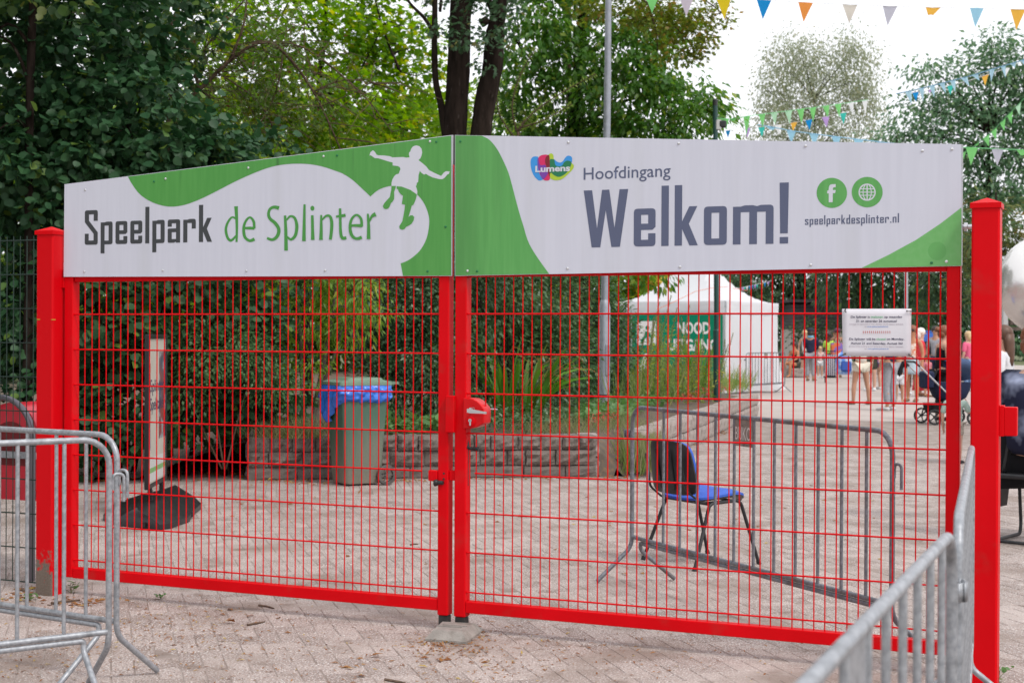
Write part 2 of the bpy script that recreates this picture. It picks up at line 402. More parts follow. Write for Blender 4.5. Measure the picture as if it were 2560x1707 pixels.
o = solo(g, 'planting_soil', None, None, EARTH, (0, 0, 0), smooth=True); o['kind'] = 'structure'

# ------------------------------------------------------------------ stone walls round the bed, every stone a piece
STONE = mat('rough_stone', (0.120, 0.097, 0.084), 0.95, c2=(0.225, 0.188, 0.167), scale=5, lo=0.3, hi=0.7, dirt=(0.085, 0.075, 0.06), dscale=11, dlo=0.52, dhi=0.66, bump=1.0, bscale=45)
STONE2 = mat('pale_stone', (0.30, 0.255, 0.235), 0.95, c2=(0.37, 0.32, 0.29), scale=6, dirt=(0.19, 0.155, 0.135), dscale=14, dlo=0.5, dhi=0.68, bump=0.6, bscale=45)
FOOT = mat('footing_stone', (0.125, 0.105, 0.093), 0.95, c2=(0.175, 0.148, 0.132), scale=5, dirt=(0.09, 0.075, 0.065), dscale=9, bump=0.7, bscale=60)
MORTAR = mat('mortar', (0.085, 0.068, 0.06), 0.97, c2=(0.13, 0.105, 0.095), scale=12, bump=0.6, bscale=70)
def rock(L_, Dp, H, rough=0.02, seed=0, nx=6, nz=4):
    """a rock-faced block: face bulged and broken, local x along, y into the wall, z up"""
    vs, idx = [], {}
    for j in range(nz + 1):
        for i in range(nx + 1):
            u, v = i / nx, j / nz
            ex = min(u, 1 - u, v, 1 - v); e = 0.0 if ex < 1e-6 else 1.0
            n = mnoise.noise((u * 2.7 + seed * 7.1, v * 2.2 + seed * 3.3, seed * 1.7)); n2 = mnoise.noise((u * 6 + seed, v * 6, seed * 5.7))
            idx[i, j] = len(vs)
            n3 = mnoise.noise((u * 9 + seed * 2.3, v * 9, seed * 0.9)); n2 = n2 + 0.5 * n3
            vs.append(((u - 0.5) * L_ + (0.010 * n2 if e else 0.011 * n2), -e * (0.012 + rough * (0.5 + n) + 0.6 * rough * n2), (v - 0.5) * H + 0.009 * n2))
    fs = [(idx[i, j], idx[i + 1, j], idx[i + 1, j + 1], idx[i, j + 1]) for j in range(nz) for i in range(nx)]
    b = len(vs); ring = [(i, 0) for i in range(nx)] + [(nx, j) for j in range(nz)] + [(i, nz) for i in range(nx, 0, -1)] + [(0, j) for j in range(nz, 0, -1)]
    for (i, j) in ring: p = vs[idx[i, j]]; vs.append((p[0], Dp, p[2]))
    m = len(ring)
    for k in range(m): fs.append((idx[ring[k]], b + k, b + (k + 1) % m, idx[ring[(k + 1) % m]]))
    fs.append(tuple(range(b + m - 1, b - 1, -1)))
    return vs, fs
def wall_run(root, A, B, rows, wlo, whi, mt, rough, seed, dp=0.26, back=None, jit=0.0):
    d = unit(B - A); L_ = float(np.linalg.norm(B - A)); n = np.array([-d[1], d[0]]); ang = math.atan2(d[1], d[0]); rr = random.Random(seed); k = 0
    for (z0, z1) in rows:
        s = 0.0
        while s < L_ - 0.02:
            w = rr.uniform(wlo, whi)
            if L_ - s - w < wlo * 0.6: w = L_ - s
            gap = rr.uniform(0.008, 0.02); k += 1
            mb = MB(); mb.add(*rock(w - gap, dp, (z1 - z0 - gap) * rr.uniform(0.93, 1.03), rough * rr.uniform(0.6, 1.3), seed * 100 + k))
            st = link('stone', mb.mesh('stone', mt), root); c = A + d * (s + w / 2) + n * rr.uniform(-jit, jit)
            st.location = (c[0] - ORI[root.name][0], c[1] - ORI[root.name][1], (z0 + z1) / 2); st.rotation_euler = (0, 0, ang + rr.gauss(0, 0.008))
            s += w
        if rows.index((z0, z1)) == -1: break
w1 = thing('stone_wall', 'low brownish wall of rough split stone blocks behind the green wheelie bin', 'wall', (WL[0], WL[1], 0))
wall_run(w1, WL, WC - wd * 0.02, [(0.125, 0.285), (0.285, 0.445)], 0.16, 0.38, STONE, 0.036, 3, jit=0.014)
wall_run(w1, WL, WC - wd * 0.02, [(-0.02, 0.122)], 0.42, 0.75, FOOT, 0.016, 4)
side = wn * 0.40 + wd * 0.05
wall_run(w1, WC, WC + side, [(0.0, 0.20), (0.20, 0.445)], 0.36, 0.42, STONE2, 0.012, 5, dp=0.2)
wall_run(w1, WL + wn * 0.27, WL + wn * 0.01, [(0.0, 0.16), (0.16, 0.43)], 0.26, 0.30, STONE, 0.015, 9, dp=0.18)
mb = MB(); c = (WL + WC) / 2 + wn * 0.145; mb.box((c[0], c[1], 0.21), (np.linalg.norm(WC - WL) - 0.06, 0.25, 0.42), wa)
part(mb, 'mortar_core', MORTAR, w1)
w2 = thing('stone_wall', 'pale low stone wall edging the path and receding towards the white tent', 'wall', (W2A[0], W2A[1], 0))
wall_run(w2, W2A, W2B, [(0.0, 0.21), (0.21, 0.42)], 0.30, 0.52, STONE2, 0.010, 21, dp=0.2)
mb = MB(); c = (W2A + W2B) / 2 + w2n * 0.10; mb.box((c[0], c[1], 0.19), (np.linalg.norm(W2B - W2A) - 0.04, 0.17, 0.38), math.atan2(w2d[1], w2d[0]))
part(mb, 'mortar_core', MORTAR, w2)

# ------------------------------------------------------------------ concrete stop block under the meeting stiles
CONC = mat('concrete', (0.235, 0.215, 0.195), 0.92, c2=(0.31, 0.285, 0.26), scale=14, dirt=(0.14, 0.12, 0.10), dscale=9, bump=0.5, bscale=90)
B0 = [G(1062, 1602), G(1166, 1610), G(1208, 1578), G(1095, 1572)]
ctr = sum(B0) / 4
T0 = [ctr + (p - ctr) * 0.70 + np.array([0, 0, 0.05]) for p in B0]
mb = MB(); rings = [[tuple(p - np.array([0, 0, 0.03])) for p in B0], [tuple(p + np.array([0, 0, 0.012])) for p in B0], T0]
mb.loft(rings)
for k in range(2):          # the worn slot on its top
    mb.box(ctr + np.array([-0.01 + 0.012 * k, -0.018 + 0.035 * k, 0.051]), (0.13, 0.006, 0.006), 0.1)
blk = solo(mb, 'gate_stop', 'grey concrete stop block on the paving under the middle of the gate', 'gate stop', CONC, ctr)
# ------------------------------------------------------------------ flat print: glyphs and shapes as filled outlines
def fill_mesh(name, loops, place, mt):
    """loops: outlines in a flat frame (holes are loops inside); place maps (x, y) to a point"""
    cu = bpy.data.curves.new('outline', 'CURVE'); cu.dimensions = '2D'; cu.fill_mode = 'FRONT'
    for lp in loops:
        sp = cu.splines.new('POLY'); sp.points.add(len(lp) - 1); sp.use_cyclic_u = True
        sp.points.foreach_set('co', [q for x, y in lp for q in (x, y, 0, 1)])
    ob = bpy.data.objects.new('outline', cu); COL.objects.link(ob)
    me = bpy.data.meshes.new_from_object(ob.evaluated_get(bpy.context.evaluated_depsgraph_get()))
    bpy.data.objects.remove(ob); bpy.data.curves.remove(cu)
    for v in me.vertices: v.co = Vector(tuple(map(float, place(v.co.x, v.co.y))))
    me.name = name; me.materials.clear(); me.materials.append(mt); me.update(); return me
def text_loops_mesh(s, bold=0.0):
    cu = bpy.data.curves.new('text', 'FONT'); cu.body = s; cu.size = 1.0; cu.offset = bold; cu.resolution_u = 3; cu.fill_mode = 'FRONT'
    ob = bpy.data.objects.new('text', cu); COL.objects.link(ob)
    me = bpy.data.meshes.new_from_object(ob.evaluated_get(bpy.context.evaluated_depsgraph_get()))
    bpy.data.objects.remove(ob); bpy.data.curves.remove(cu); return me
def lettering(s, p0, p1, h, mt, parent, up=(0, 0, 1), bold=0.0, name='lettering', nofs=None, hfrom=None):
    """text from p0 to p1 along its baseline; h: height of its tallest letter above the baseline"""
    me = text_loops_mesh(s, bold); co = np.array([v.co[:] for v in me.vertices])
    x0, x1, yt = co[:, 0].min(), co[:, 0].max(), (hfrom or co[:, 1].max())
    p0, p1 = np.asarray(p0, float), np.asarray(p1, float); up = np.asarray(up, float)
    for v in me.vertices:
        q = p0 + (p1 - p0) * ((v.co.x - x0) / (x1 - x0)) + up * (v.co.y / yt * h); v.co = Vector(tuple(q))
    t = parent
    while t.parent is not None: t = t.parent
    og = np.array(ORI.get(t.name, (0, 0, 0)))
    for v in me.vertices: v.co = Vector(tuple(np.array(v.co) - og))
    me.materials.clear(); me.materials.append(mt); me.name = name; me.update()
    return link(name, me, parent)
def rnd(pts, n=4):
    """outline with corners given as (x, y, radius)"""
    res = []; m = len(pts)
    for i, p in enumerate(pts):
        if len(p) == 2 or p[2] == 0: res.append((p[0], p[1])); continue
        a, c = pts[i - 1], pts[(i + 1) % m]; r = p[2]
        pa = np.array([a[0] - p[0], a[1] - p[1]]); pc = np.array([c[0] - p[0], c[1] - p[1]]); pa, pc = unit(pa), unit(pc); b = np.array(p[:2], float)
        for k in range(n + 1):
            w = k / n; q = (1 - w) ** 2 * (b + pa * r) + 2 * w * (1 - w) * b + w * w * (b + pc * r); res.append((q[0], q[1]))
    return res
r_ = 24
GL = {
 'e': (128, [[(0, 0, r_), (128, 0, r_), (128, 82), (85, 82), (85, 42), (43, 42), (43, 104), (110, 104), (128, 122), (128, 240, r_), (0, 240, r_)], [(43, 144), (43, 200), (85, 200), (85, 144)]]),
 'p': (130, [[(0, -94), (43, -94), (43, 0), (130, 0, r_), (130, 240, r_), (64, 240, 10), (43, 233), (0, 233)], [(43, 40), (43, 198), (87, 198), (87, 40)]]),
 'l': (43, [[(0, 0), (43, 0), (43, 380), (0, 380)]]),
 'a': (130, [[(0, 0, 16), (64, 0), (87, 9), (87, 0), (130, 0), (130, 240, r_), (0, 240, r_), (0, 166), (43, 166), (43, 200), (87, 200), (87, 148), (0, 148, 14)], [(43, 38), (43, 108), (87, 108), (87, 38)]]),
 'r': (130, [[(0, 0), (43, 0), (43, 198), (88, 198), (88, 140), (130, 140), (130, 240, r_), (64, 240, 10), (43, 233), (0, 233)]]),
 'k': (134, [[(0, 0), (43, 0), (43, 104), (86, 0), (134, 0), (82, 136), (130, 245), (84, 245), (43, 152), (43, 380), (0, 380)]]),
 'S': (143, [[(0, 0, r_), (143, 0, r_), (143, 130), (46, 256), (46, 322), (98, 322), (98, 252), (143, 252), (143, 366, r_), (0, 366, r_), (0, 240), (97, 116), (97, 45), (43, 45), (43, 118), (0, 118)]]),
 'W': (268, [[(0, 368), (51, 368), (82, 122), (111, 368), (155, 368), (187, 122), (216, 368), (268, 368), (220, 0), (169, 0), (134, 236), (102, 0), (50, 0)]]),
 'o': (130, [[(0, 0, r_), (130, 0, r_), (130, 240, r_), (0, 240, r_)], [(43, 40), (43, 200), (87, 200), (87, 40)]]),
 'm': (225, [[(0, 0), (43, 0), (43, 198), (91, 198), (91, 0), (134, 0), (134, 198), (182, 198), (182, 0), (225, 0), (225, 240, r_), (152, 240, 8), (134, 233), (110, 240, 8), (64, 240, 8), (43, 233), (0, 233)]]),
 '!': (50, [[(0, 0), (46, 0), (46, 40), (0, 40)], [(2, 62), (44, 62), (48, 372), (-2, 372)]]),
 'd': (130, [[(0, 0, r_), (130, 0), (130, 380), (87, 380), (87, 240), (0, 240, r_)], [(43, 40), (43, 200), (87, 200), (87, 40)]]),
 's': (122, [[(0, 0, r_), (122, 0, r_), (122, 104), (43, 168), (43, 200), (80, 200), (80, 172), (122, 172), (122, 240, r_), (0, 240, r_), (0, 146), (79, 80), (79, 40), (42, 40), (42, 68), (0, 68)]]),
 'i': (43, [[(0, 0), (43, 0), (43, 240), (0, 240)], [(0, 284), (43, 284), (43, 334), (0, 334)]]),
 'n': (130, [[(0, 0), (43, 0), (43, 198), (87, 198), (87, 0), (130, 0), (130, 240, r_), (64, 240, 10), (43, 233), (0, 233)]]),
 't': (96, [[(26, 0, r_), (96, 0), (96, 40), (69, 40), (69, 200), (96, 200), (96, 240), (69, 240), (69, 310), (26, 310), (26, 240), (0, 240), (0, 200), (26, 200)]]),
 '.': (43, [[(0, 0), (43, 0), (43, 48), (0, 48)]])}
def block_text(s, XL, XR, z0, h, hunit, Y, mt, parent, name='lettering', gap=32):
    loops, x = [], 0
    for ch in s:
        w, lp = GL[ch]
        loops += [[(a + x, b) for a, b in rnd(l)] for l in lp]; x += w + gap
    x -= gap; kx = (XR - XL) / x; kz = h / hunit; og = ORI[parent.name if parent.parent is None else parent.parent.name]
    me = fill_mesh(name, loops, lambda a, b: (XL + a * kx - og[0], Y - og[1], z0 + b * kz - og[2]), mt)
    return link(name, me, parent)
def spline(pts, closed=True, n=5):
    """smooth curve through the points"""
    P = [np.array(p, float) for p in pts]; m = len(P); res = []
    for i in range(m if closed else m - 1):
        a, b, c, d = (P[(i - 1) % m], P[i], P[(i + 1) % m], P[(i + 2) % m]) if closed else (P[max(i - 1, 0)], P[i], P[i + 1], P[min(i + 2, m - 1)])
        for k in range(n):
            t = k / n; res.append(tuple(0.5 * ((2 * b) + (c - a) * t + (2 * a - 5 * b + 4 * c - d) * t * t + (3 * b - a - 3 * c + d) * t ** 3)))
    if not closed: res.append(tuple(P[-1]))
    return res
def print_shape(name, loops_px, Y, mt, parent, label=None):
    """flat print on the upright board, outlines measured on the photograph and laid on the board's face"""
    og = ORI[parent.name if parent.parent is None else parent.parent.name]
    lp = [[(S(x, y, Y)[0], S(x, y, Y)[2]) for x, y in l] for l in loops_px]
    me = fill_mesh(name, lp, lambda a, b: (a - og[0], Y - og[1], b - og[2]), mt); o = link(name, me, parent)
    if label: o['label'] = label
    return o
def ribbons(name, strokes, Y, mt, parent, dy=-0.00012):
    """pen strokes [(points px, widths px)] drawn as flat bands, crossing bands a hair apart"""
    og = np.array(ORI[parent.name if parent.parent is None else parent.parent.name]); mb = MB()
    for k, (pts, ws) in enumerate(strokes):
        pts = [np.array(p, float) for p in pts]; m = len(pts); vs = []
        ws = [ws] * m if np.isscalar(ws) else list(np.interp(np.linspace(0, 1, m), np.linspace(0, 1, len(ws)), ws))
        for i in range(m):
            t = unit(pts[min(i + 1, m - 1)] - pts[max(i - 1, 0)]); n = np.array([-t[1], t[0]]) * ws[i] / 2
            for q in (pts[i] + n, pts[i] - n): vs.append(S(q[0], q[1], Y + dy * k) - og)
        mb.add(vs, [(2 * i, 2 * i + 1, 2 * i + 3, 2 * i + 2) for i in range(m - 1)])
    return link(name, mb.mesh(name, mt), parent)

# ------------------------------------------------------------------ the gate
WHITEB = mat('white_board', (0.575, 0.585, 0.67), 0.45, c2=(0.60, 0.61, 0.695), scale=40, stretch=(1, 1, 0.05), dirt=(0.53, 0.54, 0.59), dscale=6, dlo=0.55, dhi=0.9, spec=0.25)
GREENB = mat('green_print', (0.085, 0.33, 0.075), 0.42, c2=(0.105, 0.365, 0.09), scale=60, stretch=(1, 1, 0.06), dirt=(0.06, 0.22, 0.05), dscale=4, dlo=0.55, dhi=0.8)
GREENL = mat('dulled_green_print', (0.065, 0.285, 0.05), 0.45, c2=(0.08, 0.31, 0.06), scale=60, stretch=(1, 1, 0.05), dirt=(0.03, 0.13, 0.025), dscale=24, dlo=0.62, dhi=0.8)
WHITEP = mat('white_print', (0.60, 0.61, 0.68), 0.45, spec=0.25)
DARKP = mat('dark_print', (0.042, 0.046, 0.052), 0.45)
BLUEG = mat('slate_print', (0.085, 0.10, 0.175), 0.45)
GREENT = mat('green_lettering', (0.055, 0.27, 0.045), 0.45)
ALU = mat('aluminium_edge', (0.5, 0.5, 0.52), 0.4, 0.7)
YB = -0.028                                        # face of the boards
def rod_mesh(L_, r, axis, n=8):
    mb = MB(); e = (L_, 0, 0) if axis == 'x' else (0, 0, L_); mb.tube([(0, 0, 0), e], r, n); return mb.mesh('rod', RED, smooth=40)
GATE = {}
def leaf_frame(key, label, hx, mx_, loc):
    """hx: span of the hinge stile, mx_: of the meeting stile"""
    t = thing('gate_leaf', label, 'gate', loc, group='red mesh gate leaves'); GATE[key] = t
    for nm, (a, b), z0, z1 in (('hinge_stile', hx, 0.100, 1.86), ('meeting_stile', mx_, 0.075, 2.36)):
        mb = MB(); mb.bbox(((a + b) / 2, 0.0125, (z0 + z1) / 2), (b - a, 0.062, z1 - z0), 0.004); part(mb, nm, RED, t)
    lo, hi = (hx[1], mx_[0]) if key == 'L' else (mx_[1], hx[0])
    mb = MB(); mb.bbox(((lo + hi) / 2, 0.0125, 0.126), (hi - lo - 0.002, 0.056, 0.058), 0.003); part(mb, 'bottom_rail', RED, t)
    mb = MB(); mb.bbox(((lo + hi) / 2, 0.015, 1.805), (hi - lo - 0.002, 0.040, 0.040), 0.003); part(mb, 'top_rail', RED, t)
    return t, lo, hi
L, llo, lhi = leaf_frame('L', 'red steel mesh gate leaf carrying the sign board with the jumping boy', (-2.585, -2.525), (-0.203, -0.146), (-2.55, 0.012, 0.1))
R, rlo, rhi = leaf_frame('R', 'red steel mesh gate leaf carrying the sign board that reads Welkom', (2.279, 2.336), (-0.110, -0.047), (2.30, 0.012, 0.1))
full = rod_mesh(1.785 - 0.155, 0.0031, 'z'); hi_ = rod_mesh(1.785 - 1.2, 0.0031, 'z'); lo_ = rod_mesh(0.60 - 0.155, 0.0031, 'z')
def rod_at(me, nm, t, x, y, z):
    o = link(nm, me, t); q = ORI[t.name]; o.location = (x - q[0], y - q[1], z - q[2]); return o
for i in range(46):
    x = -0.207 - 0.05 * (45 - i)
    if i == 45: rod_at(hi_, 'wire_rod', L, x, 0.0075, 1.2); rod_at(lo_, 'wire_rod', L, x, 0.0075, 0.155 - 0.0)
    else: rod_at(full, 'wire_rod', L, x, 0.0075, 0.155)
mid_ = rod_mesh(1.0 - 0.155, 0.0031, 'z')
for i in range(46):
    if i == 0: rod_at(hi_, 'wire_rod', R, 0.0, 0.0075, 1.2); rod_at(mid_, 'wire_rod', R, 0.0, 0.0075, 0.155)
    else: rod_at(full, 'wire_rod', R, 0.05 * i, 0.0075, 0.155)
for j in range(8):
    z = 1.6 - 0.2 * j
    x1 = -0.203 if j != 4 else -0.302
    m_ = rod_mesh(x1 + 2.525, 0.0042, 'x'); rod_at(m_, 'cross_rod', L, -2.525, 0.0, z)
    x0 = -0.047 if j != 4 else -0.004
    m_ = rod_mesh(2.279 - x0, 0.0042, 'x'); rod_at(m_, 'cross_rod', R, x0, 0.0, z)
# weld beads where the cross rods meet the stiles
wb = MB(); wb.ball((0, 0, 0), (0.008, 0.006, 0.006), 8, 5); wbm = wb.mesh('weld', RED, smooth=True)
for j in range(8):
    rod_at(wbm, 'weld', L, -2.521, -0.001, 1.6 - 0.2 * j)
    if j != 4: rod_at(wbm, 'weld', R, -0.043, -0.001, 1.6 - 0.2 * j)
# feet, straps, bolts, lock
for t, a, b, z1 in ((L, 1104, 1131, 0.075), (R, 1146, 1171, 0.075)):
    xa, xb = S(a, 1540, -0.018)[0], S(b, 1540, -0.018)[0]
    xa, xb = (-0.199, -0.150) if t is L else (-0.106, -0.051)
    mb = MB(); mb.bbox(((xa + xb) / 2, 0.0125, 0.036), (xb - xa, 0.050, 0.076), 0.003); part(mb, 'rubber_foot', mat('black_rubber', (0.012, 0.011, 0.012), 0.6, c2=(0.035, 0.032, 0.03), scale=30), t)
zt, zb = S(1138, 989)[2], S(1138, 1081)[2]
mb = MB(); mb.bbox((-0.126, -0.032, (zt + zb) / 2), (0.048, 0.026, zt - zb), 0.003); part(mb, 'keep_box', RED, L)
mb = MB(); mb.bbox((-0.230, 0.0, S(1100, 1190)[2]), (0.050, 0.046, 0.054), 0.003)
mb.bbox((-0.128, 0.010, S(1138, 1190)[2]), (0.036, 0.03, 0.050), 0.003); part(mb, 'bolt_bracket', RED, L)
mb = MB(); q = S(1100, 1206); mb.tube([q + (0.018, 0, 0), q - (0.012, 0, 0)], 0.0105, 12); mb.tube([q - (0.012, 0, 0), q - (0.017, 0, 0), q - (0.03, 0, 0.004), q - (0.032, 0, 0.004)], [0.012, 0.017, 0.017, 0.013], 14)
part(mb, 'bolt_knob', BLACKP, L, smooth=40)
for dz in (0.006, -0.022):
    mb = MB(); q = np.array([-0.168, -0.0188, S(1100, 1186)[2] + dz]); mb.tube([q, q + (0, -0.0012, 0)], 0.0055, 12); part(mb, 'bolt_hole', BLACKP, L)
mb = MB(); x = -0.0465; mb.box((x, 0.012, (S(1168, 1120)[2] + S(1168, 1216)[2]) / 2), (0.0014, 0.006, S(1168, 1120)[2] - S(1168, 1216)[2])); z = S(1168, 1112)[2]
mb.prism([(x - 0.0007, -0.006, z - 0.02), (x - 0.0007, 0.030, z - 0.02), (x - 0.0007, 0.012, z + 0.022)], (0.0016, 0, 0)); part(mb, 'bolt_slot', BLACKP, R)
mb = MB(); q = S(1183, 1121, 0.012); mb.tube([q - (0.022, 0, 0), q + (0.0, 0, 0)], 0.008, 12); mb.tube([q, q + (0.006, 0, 0), q + (0.03, 0, 0)], [0.0085, 0.012, 0.012], 12); part(mb, 'bolt_knob', BLACKP, R, smooth=40)
# lock case with rounded outer side
z0, z1 = S(1180, 1071)[2], S(1180, 995)[2]; x0, x1 = -0.052, S(1211, 1030, -0.03)[0]
prof = [(x0, z1), (x0 + 0.03, z1)] + [(x0 + (x1 - x0) * u, z1 - 0.052 * ((u - 0.25) / 0.75) ** 2.2) for u in (0.45, 0.65, 0.82, 0.94, 1.0)] + [(x1 + 0.002, (z0 + z1) / 2)] + [(x0 + (x1 - x0) * u, z0 + 0.030 * ((u - 0.25) / 0.75) ** 2.2) for u in (1.0, 0.9, 0.7, 0.45)] + [(x0 + 0.03, z0 - 0.001), (x0, z0)]
mb = MB(); m = len(prof); cx, cz = np.mean([p[0] for p in prof]), np.mean([p[1] for p in prof])
rings = [[(a, y, b) if s == 1 else (cx + (a - cx) * s, y, cz + (b - cz) * s) for a, b in prof] for y, s in ((0.045, 1), (-0.034, 1), (-0.039, 0.985), (-0.041, 0.955))]
mb.loft(rings)
lock = part(mb, 'lock_case', mat('red_lock_paint', (0.58, 0.003, 0.006), 0.32, spec=0.22), R, smooth=35)
q = S(1182, 1022, -0.05); e = S(1216, 1032, -0.088); h = S(1168, 1026, -0.088)
mb = MB(); mb.tube([q + (0, 0.012, 0), q - (0, 0.03, 0)], 0.0085, 10)
mb.loft([[p + np.array(v) for v in ((0, -0.004, -w), (0, 0.004, -w), (0, 0.004, w), (0, -0.004, w))] for p, w in ((h, 0.009), (h + (e - h) * 0.2, 0.011), (h + (e - h) * 0.7, 0.0065), (e, 0.005))])
part(mb, 'lever_handle', CHROME, lock, smooth=40)
q = S(1212, 1022, 0.08); e = S(1243, 1023, 0.08)
mb = MB(); mb.tube([q, e], 0.0065, 8, flat=0.7); mb.tube([q + (0.004, 0, 0), q + (0.004, -0.04, 0)], 0.0065, 8); part(mb, 'lever_handle', CHROME, lock, smooth=40)
q = S(1177, 1054, -0.043); mb = MB(); mb.lathe(q + (0, 0.002, 0), [(0.026, 0), (0.026, -0.005), (0.021, -0.008)], 20, 'y'); part(mb, 'cylinder_rose', RED, lock, smooth=40)
mb = MB(); mb.lathe(q + (0, -0.006, 0.007), [(0.0085, 0), (0.0085, -0.006)], 14, 'y'); mb.bbox(q + (0, -0.0088, -0.009), (0.0095, 0.006, 0.022), 0.002); part(mb, 'lock_cylinder', CHROME, lock, smooth=40)
mb = MB(); mb.box(q + (0, -0.0125, 0.007), (0.0018, 0.0012, 0.009)); part(mb, 'keyhole', BLACKP, lock)
# hinge bolts
for zz in (S(2416, 566)[2], S(2420, 1607)[2]):
    mb = MB(); mb.tube([(2.32, 0.01, zz), (2.40, 0.0, zz)], 0.011, 10); mb.lathe((2.352, 0.008, zz), [(0.021, -0.004), (0.021, 0.010)], 6, 'x'); part(mb, 'hinge_bolt', CHROME, R, smooth=30)
for zz in (0.13, 1.78):
    mb = MB(); mb.tube([(-2.64, 0.0, zz), (-2.56, 0.01, zz)], 0.011, 10); mb.bbox((-2.595, 0.005, zz), (0.02, 0.05, 0.06), 0.003); part(mb, 'hinge_bolt', RED, L)

# ------------------------------------------------------------------ sign boards on the leaves
def board(t, poly_px, nm):
    P = [S(x, y, YB) for x, y in poly_px]; mb = MB(); mb.prism([p + np.array([0, 0.0004, 0]) for p in P], (0, 0.006, 0)); return part(mb, nm, WHITEB, t)
BL = board(L, [(161, 461), (1129, 338), (1129, 690), (159, 692)], 'sign_board')
BR = board(R, [(1137, 338), (2404, 361), (2405, 665), (1137, 690)], 'sign_board')
for t, bo, xe in ((L, BL, S(1129.6, 500, YB)[0]), (R, BR, S(2404.6, 500, YB)[0])):
    za, zb = (2.500, 1.794) if t is L else (2.336, 1.810)
    mb = MB(); mb.box((xe + 0.0016, YB + 0.0034, (za + zb) / 2), (0.003, 0.0075, za - zb)); part(mb, 'edge_strip', ALU, bo)
# left: green sweep with the white hill, the boy half white, half green
c1 = spline([(319.5, 442), (333, 465), (352, 488), (383, 507), (421, 516.6), (459, 513), (497.5, 499.4), (536, 481), (593, 451.6), (650.6, 426.7), (689, 415), (727, 410), (765, 410), (803.7, 416), (842, 428.6), (860, 436), (883, 451.6), (906, 472.6), (926, 491.5)], False, 3)
c2 = spline([(926, 491.5), (942, 477.7), (958, 469.7), (978.7, 465), (1004, 466.7), (1027, 475.4), (1043, 487), (1056.7, 503), (1067, 523.6), (1072.8, 546.6), (1072, 569.5), (1066, 597), (1053, 622), (1038, 638), (1020, 651), (1001.6, 658.6)], False, 3)
print_shape('green_sweep', [c1[:-1] + c2 + [(1007.4, 689.5), (1128, 689), (1128, 339.5)]], YB - 0.0003, GREENL, BL)
K = lambda l: [(880 + x / 4.357, 340 + y / 4.357) for x, y in l]
print_shape('jumping_boy', [K([(190, 215), (200, 180), (228, 157), (250, 175), (268, 205), (290, 213), (350, 214), (410, 222), (440, 235), (500, 233), (560, 231), (590, 238), (625, 235), (627, 228), (620, 205), (622, 180), (635, 172), (645, 140), (665, 115), (700, 104), (735, 113), (757, 140), (765, 180), (757, 215), (745, 245), (723, 265), (770, 300), (810, 335), (838, 373), (900, 405), (970, 437), (985, 420), (1000, 400), (1025, 385), (1064, 388), (1055, 415), (1040, 420), (1010, 455), (985, 472), (950, 471), (880, 453), (830, 430), (805, 413), (785, 423), (760, 405), (738, 382), (725, 430), (722, 480), (720, 505), (707, 510), (703, 535), (695, 550), (705, 575), (712, 605), (710, 640), (640, 592), (540, 554), (430, 547), (430, 515), (440, 475), (460, 440), (480, 420), (510, 412), (520, 380), (528, 365), (520, 340), (500, 330), (443, 322), (443, 290), (400, 280), (330, 258), (285, 244), (250, 243), (230, 230), (205, 212)])], YB - 0.0006, WHITEP, BL)
print_shape('boy_legs', [K([(430, 545), (478, 545), (470, 580), (458, 610), (460, 650), (458, 690), (440, 720), (425, 730), (410, 770), (395, 790), (370, 798), (345, 790), (335, 765), (350, 735), (380, 700), (412, 665), (420, 620), (428, 590)]),
    K([(487, 548), (540, 552), (640, 590), (706, 640), (695, 690), (670, 750), (650, 760), (640, 800), (625, 850), (613, 885), (635, 865), (660, 864), (678, 885), (672, 920), (650, 955), (625, 973), (590, 990), (570, 1015), (545, 1022), (520, 1010), (514, 985), (535, 950), (548, 930), (560, 870), (572, 800), (578, 750), (542, 742), (550, 690), (555, 652), (530, 635), (510, 610), (500, 580), (487, 578)])], YB - 0.0009, GREENL, BL)
q0, q1 = S(212, 611), S(530, 606); zc = (q0[2] + q1[2]) / 2
block_text('Speelpark', S(212, 600, YB)[0], S(530, 600, YB)[0], zc, S(213, 525, YB)[2] - S(213, 611, YB)[2], 366, YB - 0.0004, DARKP, BL)
